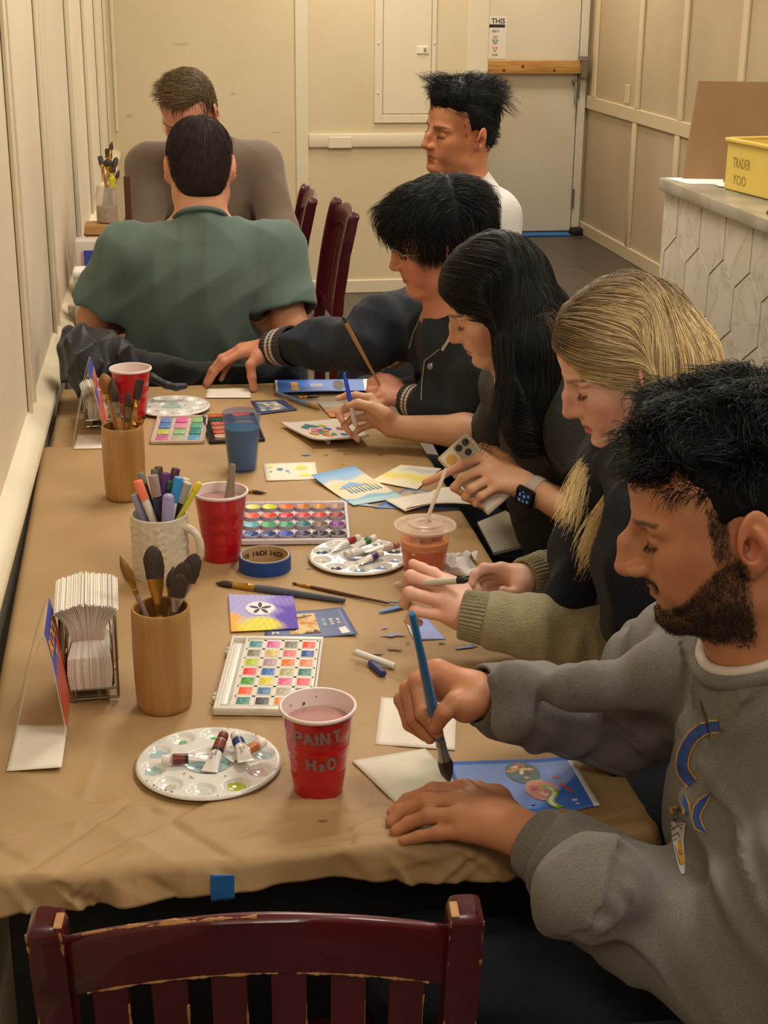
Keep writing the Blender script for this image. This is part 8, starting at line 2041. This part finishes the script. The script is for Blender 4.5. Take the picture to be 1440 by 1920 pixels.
b=MB();b.rbox((-.055,-.05,0),(.055,.05,h_),.004,2);b.build('box_body',mat('pale_birch','c29458',.5,vary=(6,'b08048'),stretch=(1,1,6)),bx);MB().rbox((-.058,-.053,h_-.03),(.058,.053,h_-.026),.001,1).build('lid_seam',mat('seam_brown','6b4c2a',.6),bx)
jx=np.array([bx.location[0]+.014,bx.location[1]+.005,.745+h_])
jr=empty('glass_jar',tuple(jx),label='glass jar of long brushes on the wooden box at the back left',cat='jar')
MB().lathe([(0,0),(.030,0),(.033,.004),(.034,.085),(.030,.100),(.030,.112),(.028,.112),(.0285,.10),(.0325,.084),(.031,.005),(0,.004)],32,closed_ends=False).build('jar_wall',glassy('jar_glass','cfc6b4',.30,.05),jr,smooth=60)
MB().lathe([(0,.006),(.030,.006),(.031,.05),(0,.05)],24,closed_ends=False).build('jar_filling',mat('jar_wood_bits','8a6038',.6,vary=(60,'c2a27a')),jr)
dj=depth(jx)
for i,(px_,py_,hm_,kd,hw_,lb)in enumerate(((210,264,'ochre','round',.006,'tallest brush in the glass jar'),(203,278,'tan','flat',.011,'wide flat brush in the glass jar'),(187,292,'tan','flat',.008,'brush leaning far left in the glass jar'),(202,297,'brown','mop',.012,'fat dark mop brush in the glass jar'),(219,294,'black','filbert',.008,'dark oval brush leaning right in the glass jar'),(224,318,'ochre','round',.006,'short brush at the right rim of the glass jar'),(216,308,'steelblue','round',.006,'blue grey brush in the glass jar'))):
 tp=W(px_,py_,dj+.01*(i%3-1));ft=jx+[(-.018 if px_>207 else.018),.005*(i%3-1),.012]
 brush(tuple(tp),tuple(ft),head=.028,hw=hw_,ferr=.02,kind=kd,hm=hm_,hr=.004,label=lb,group='brushes in the glass jar')
sp=MB().lathe([(.007,0),(.010,.002),(.010,.03),(.006,.035),(.006,.045),(0,.045)],16,M4=Matrix.Translation((jx[0]+.02,jx[1]-.005,jx[2]+.105)))
tag(sp.build('yellow_tube',mat('yellow_green_tube','c9c02a',.4)),'yellow-green paint tube end sticking out of the glass jar','paint tube')
tag(MB().rbox((jx[0]+.055,jx[1]+.05,.9),(jx[0]+.075,jx[1]+.065,1.115),.003,1).build('wooden_paintbrush',mat('brown_handle','5a3420',.4)),'brown wooden handle standing behind the jar by the brown tee','brush')
nb=empty('napkin_dispenser',tuple(W(172,492,4.45)*[1,1,0]+[0,0,.745]),label='pale napkin dispenser box on the far table by the left wall',cat='dispenser')
zt_=W(172,445,4.45)[2]-.745
MB().rbox((-.045,-.04,0),(.045,.04,zt_),.006,2).build('dispenser_body',mat('pale_plastic','d6cdc2',.4),nb);MB().rbox((-.028,-.0425,.03),(.030,-.0395,zt_-.03),.002,1).build('pink_card',mat('pink_card_print','c9a49a',.5),nb)
nf=empty('sign_card',tuple(W(160,490,4.36)*[1,1,0]+[0,0,.745]),label='narrow blue and coral card leaning on the napkin dispenser at the back left',cat='sign')
for i,(z0,z1,mm)in enumerate(((.0,.12,m_fly2),(.12,.2,m_fly1))):MB().rbox((-.004+.03*(1-z1/.2),-.002,z0),(.018+.03*(1-z0/.2),.002,z1),.0005,1).build('card_panel',mm,nf)
wb2=empty('white_carton',tuple(W(162,577,4.16)*[1,1,0]+[0,0,.745]),label='white carton with rounded lid beside the arm of the man in green',cat='carton')
zc_=W(162,500,4.16)[2]-.745
MB().rbox((-.030,-.04,0),(.05,.04,zc_),.012,3).build('carton_body',mat('white_carton','d9d3c6',.5),wb2);MB().rbox((-.032,-.042,zc_-.022),(.052,.042,zc_+.003),.010,3).build('carton_lid',mat('white_lid','e6e2d8',.4),wb2)
wc2=MB().lathe([(.016,0),(.020,.06),(.021,.075),(.019,.08),(0,.08)],20,M4=Matrix.Translation(tuple(W(140,560,4.2)*[1,1,0]+[0,0,.746])))
tag(wc2.build('small_cup',mat('white_ceramic','d0c8b8',.4)),'small white cup against the left wall beyond the bag','cup')
dk2=MB().lathe([(.012,0),(.016,.05),(0,.05)],16,M4=Matrix.Translation(tuple(W(197,452,4.4)*[1,1,0]+[0,0,.87])));tag(dk2.build('dark_cap',mat('dark_cap','23282a',.4)),'small dark cap beside the shoulder of the man in green','cap')
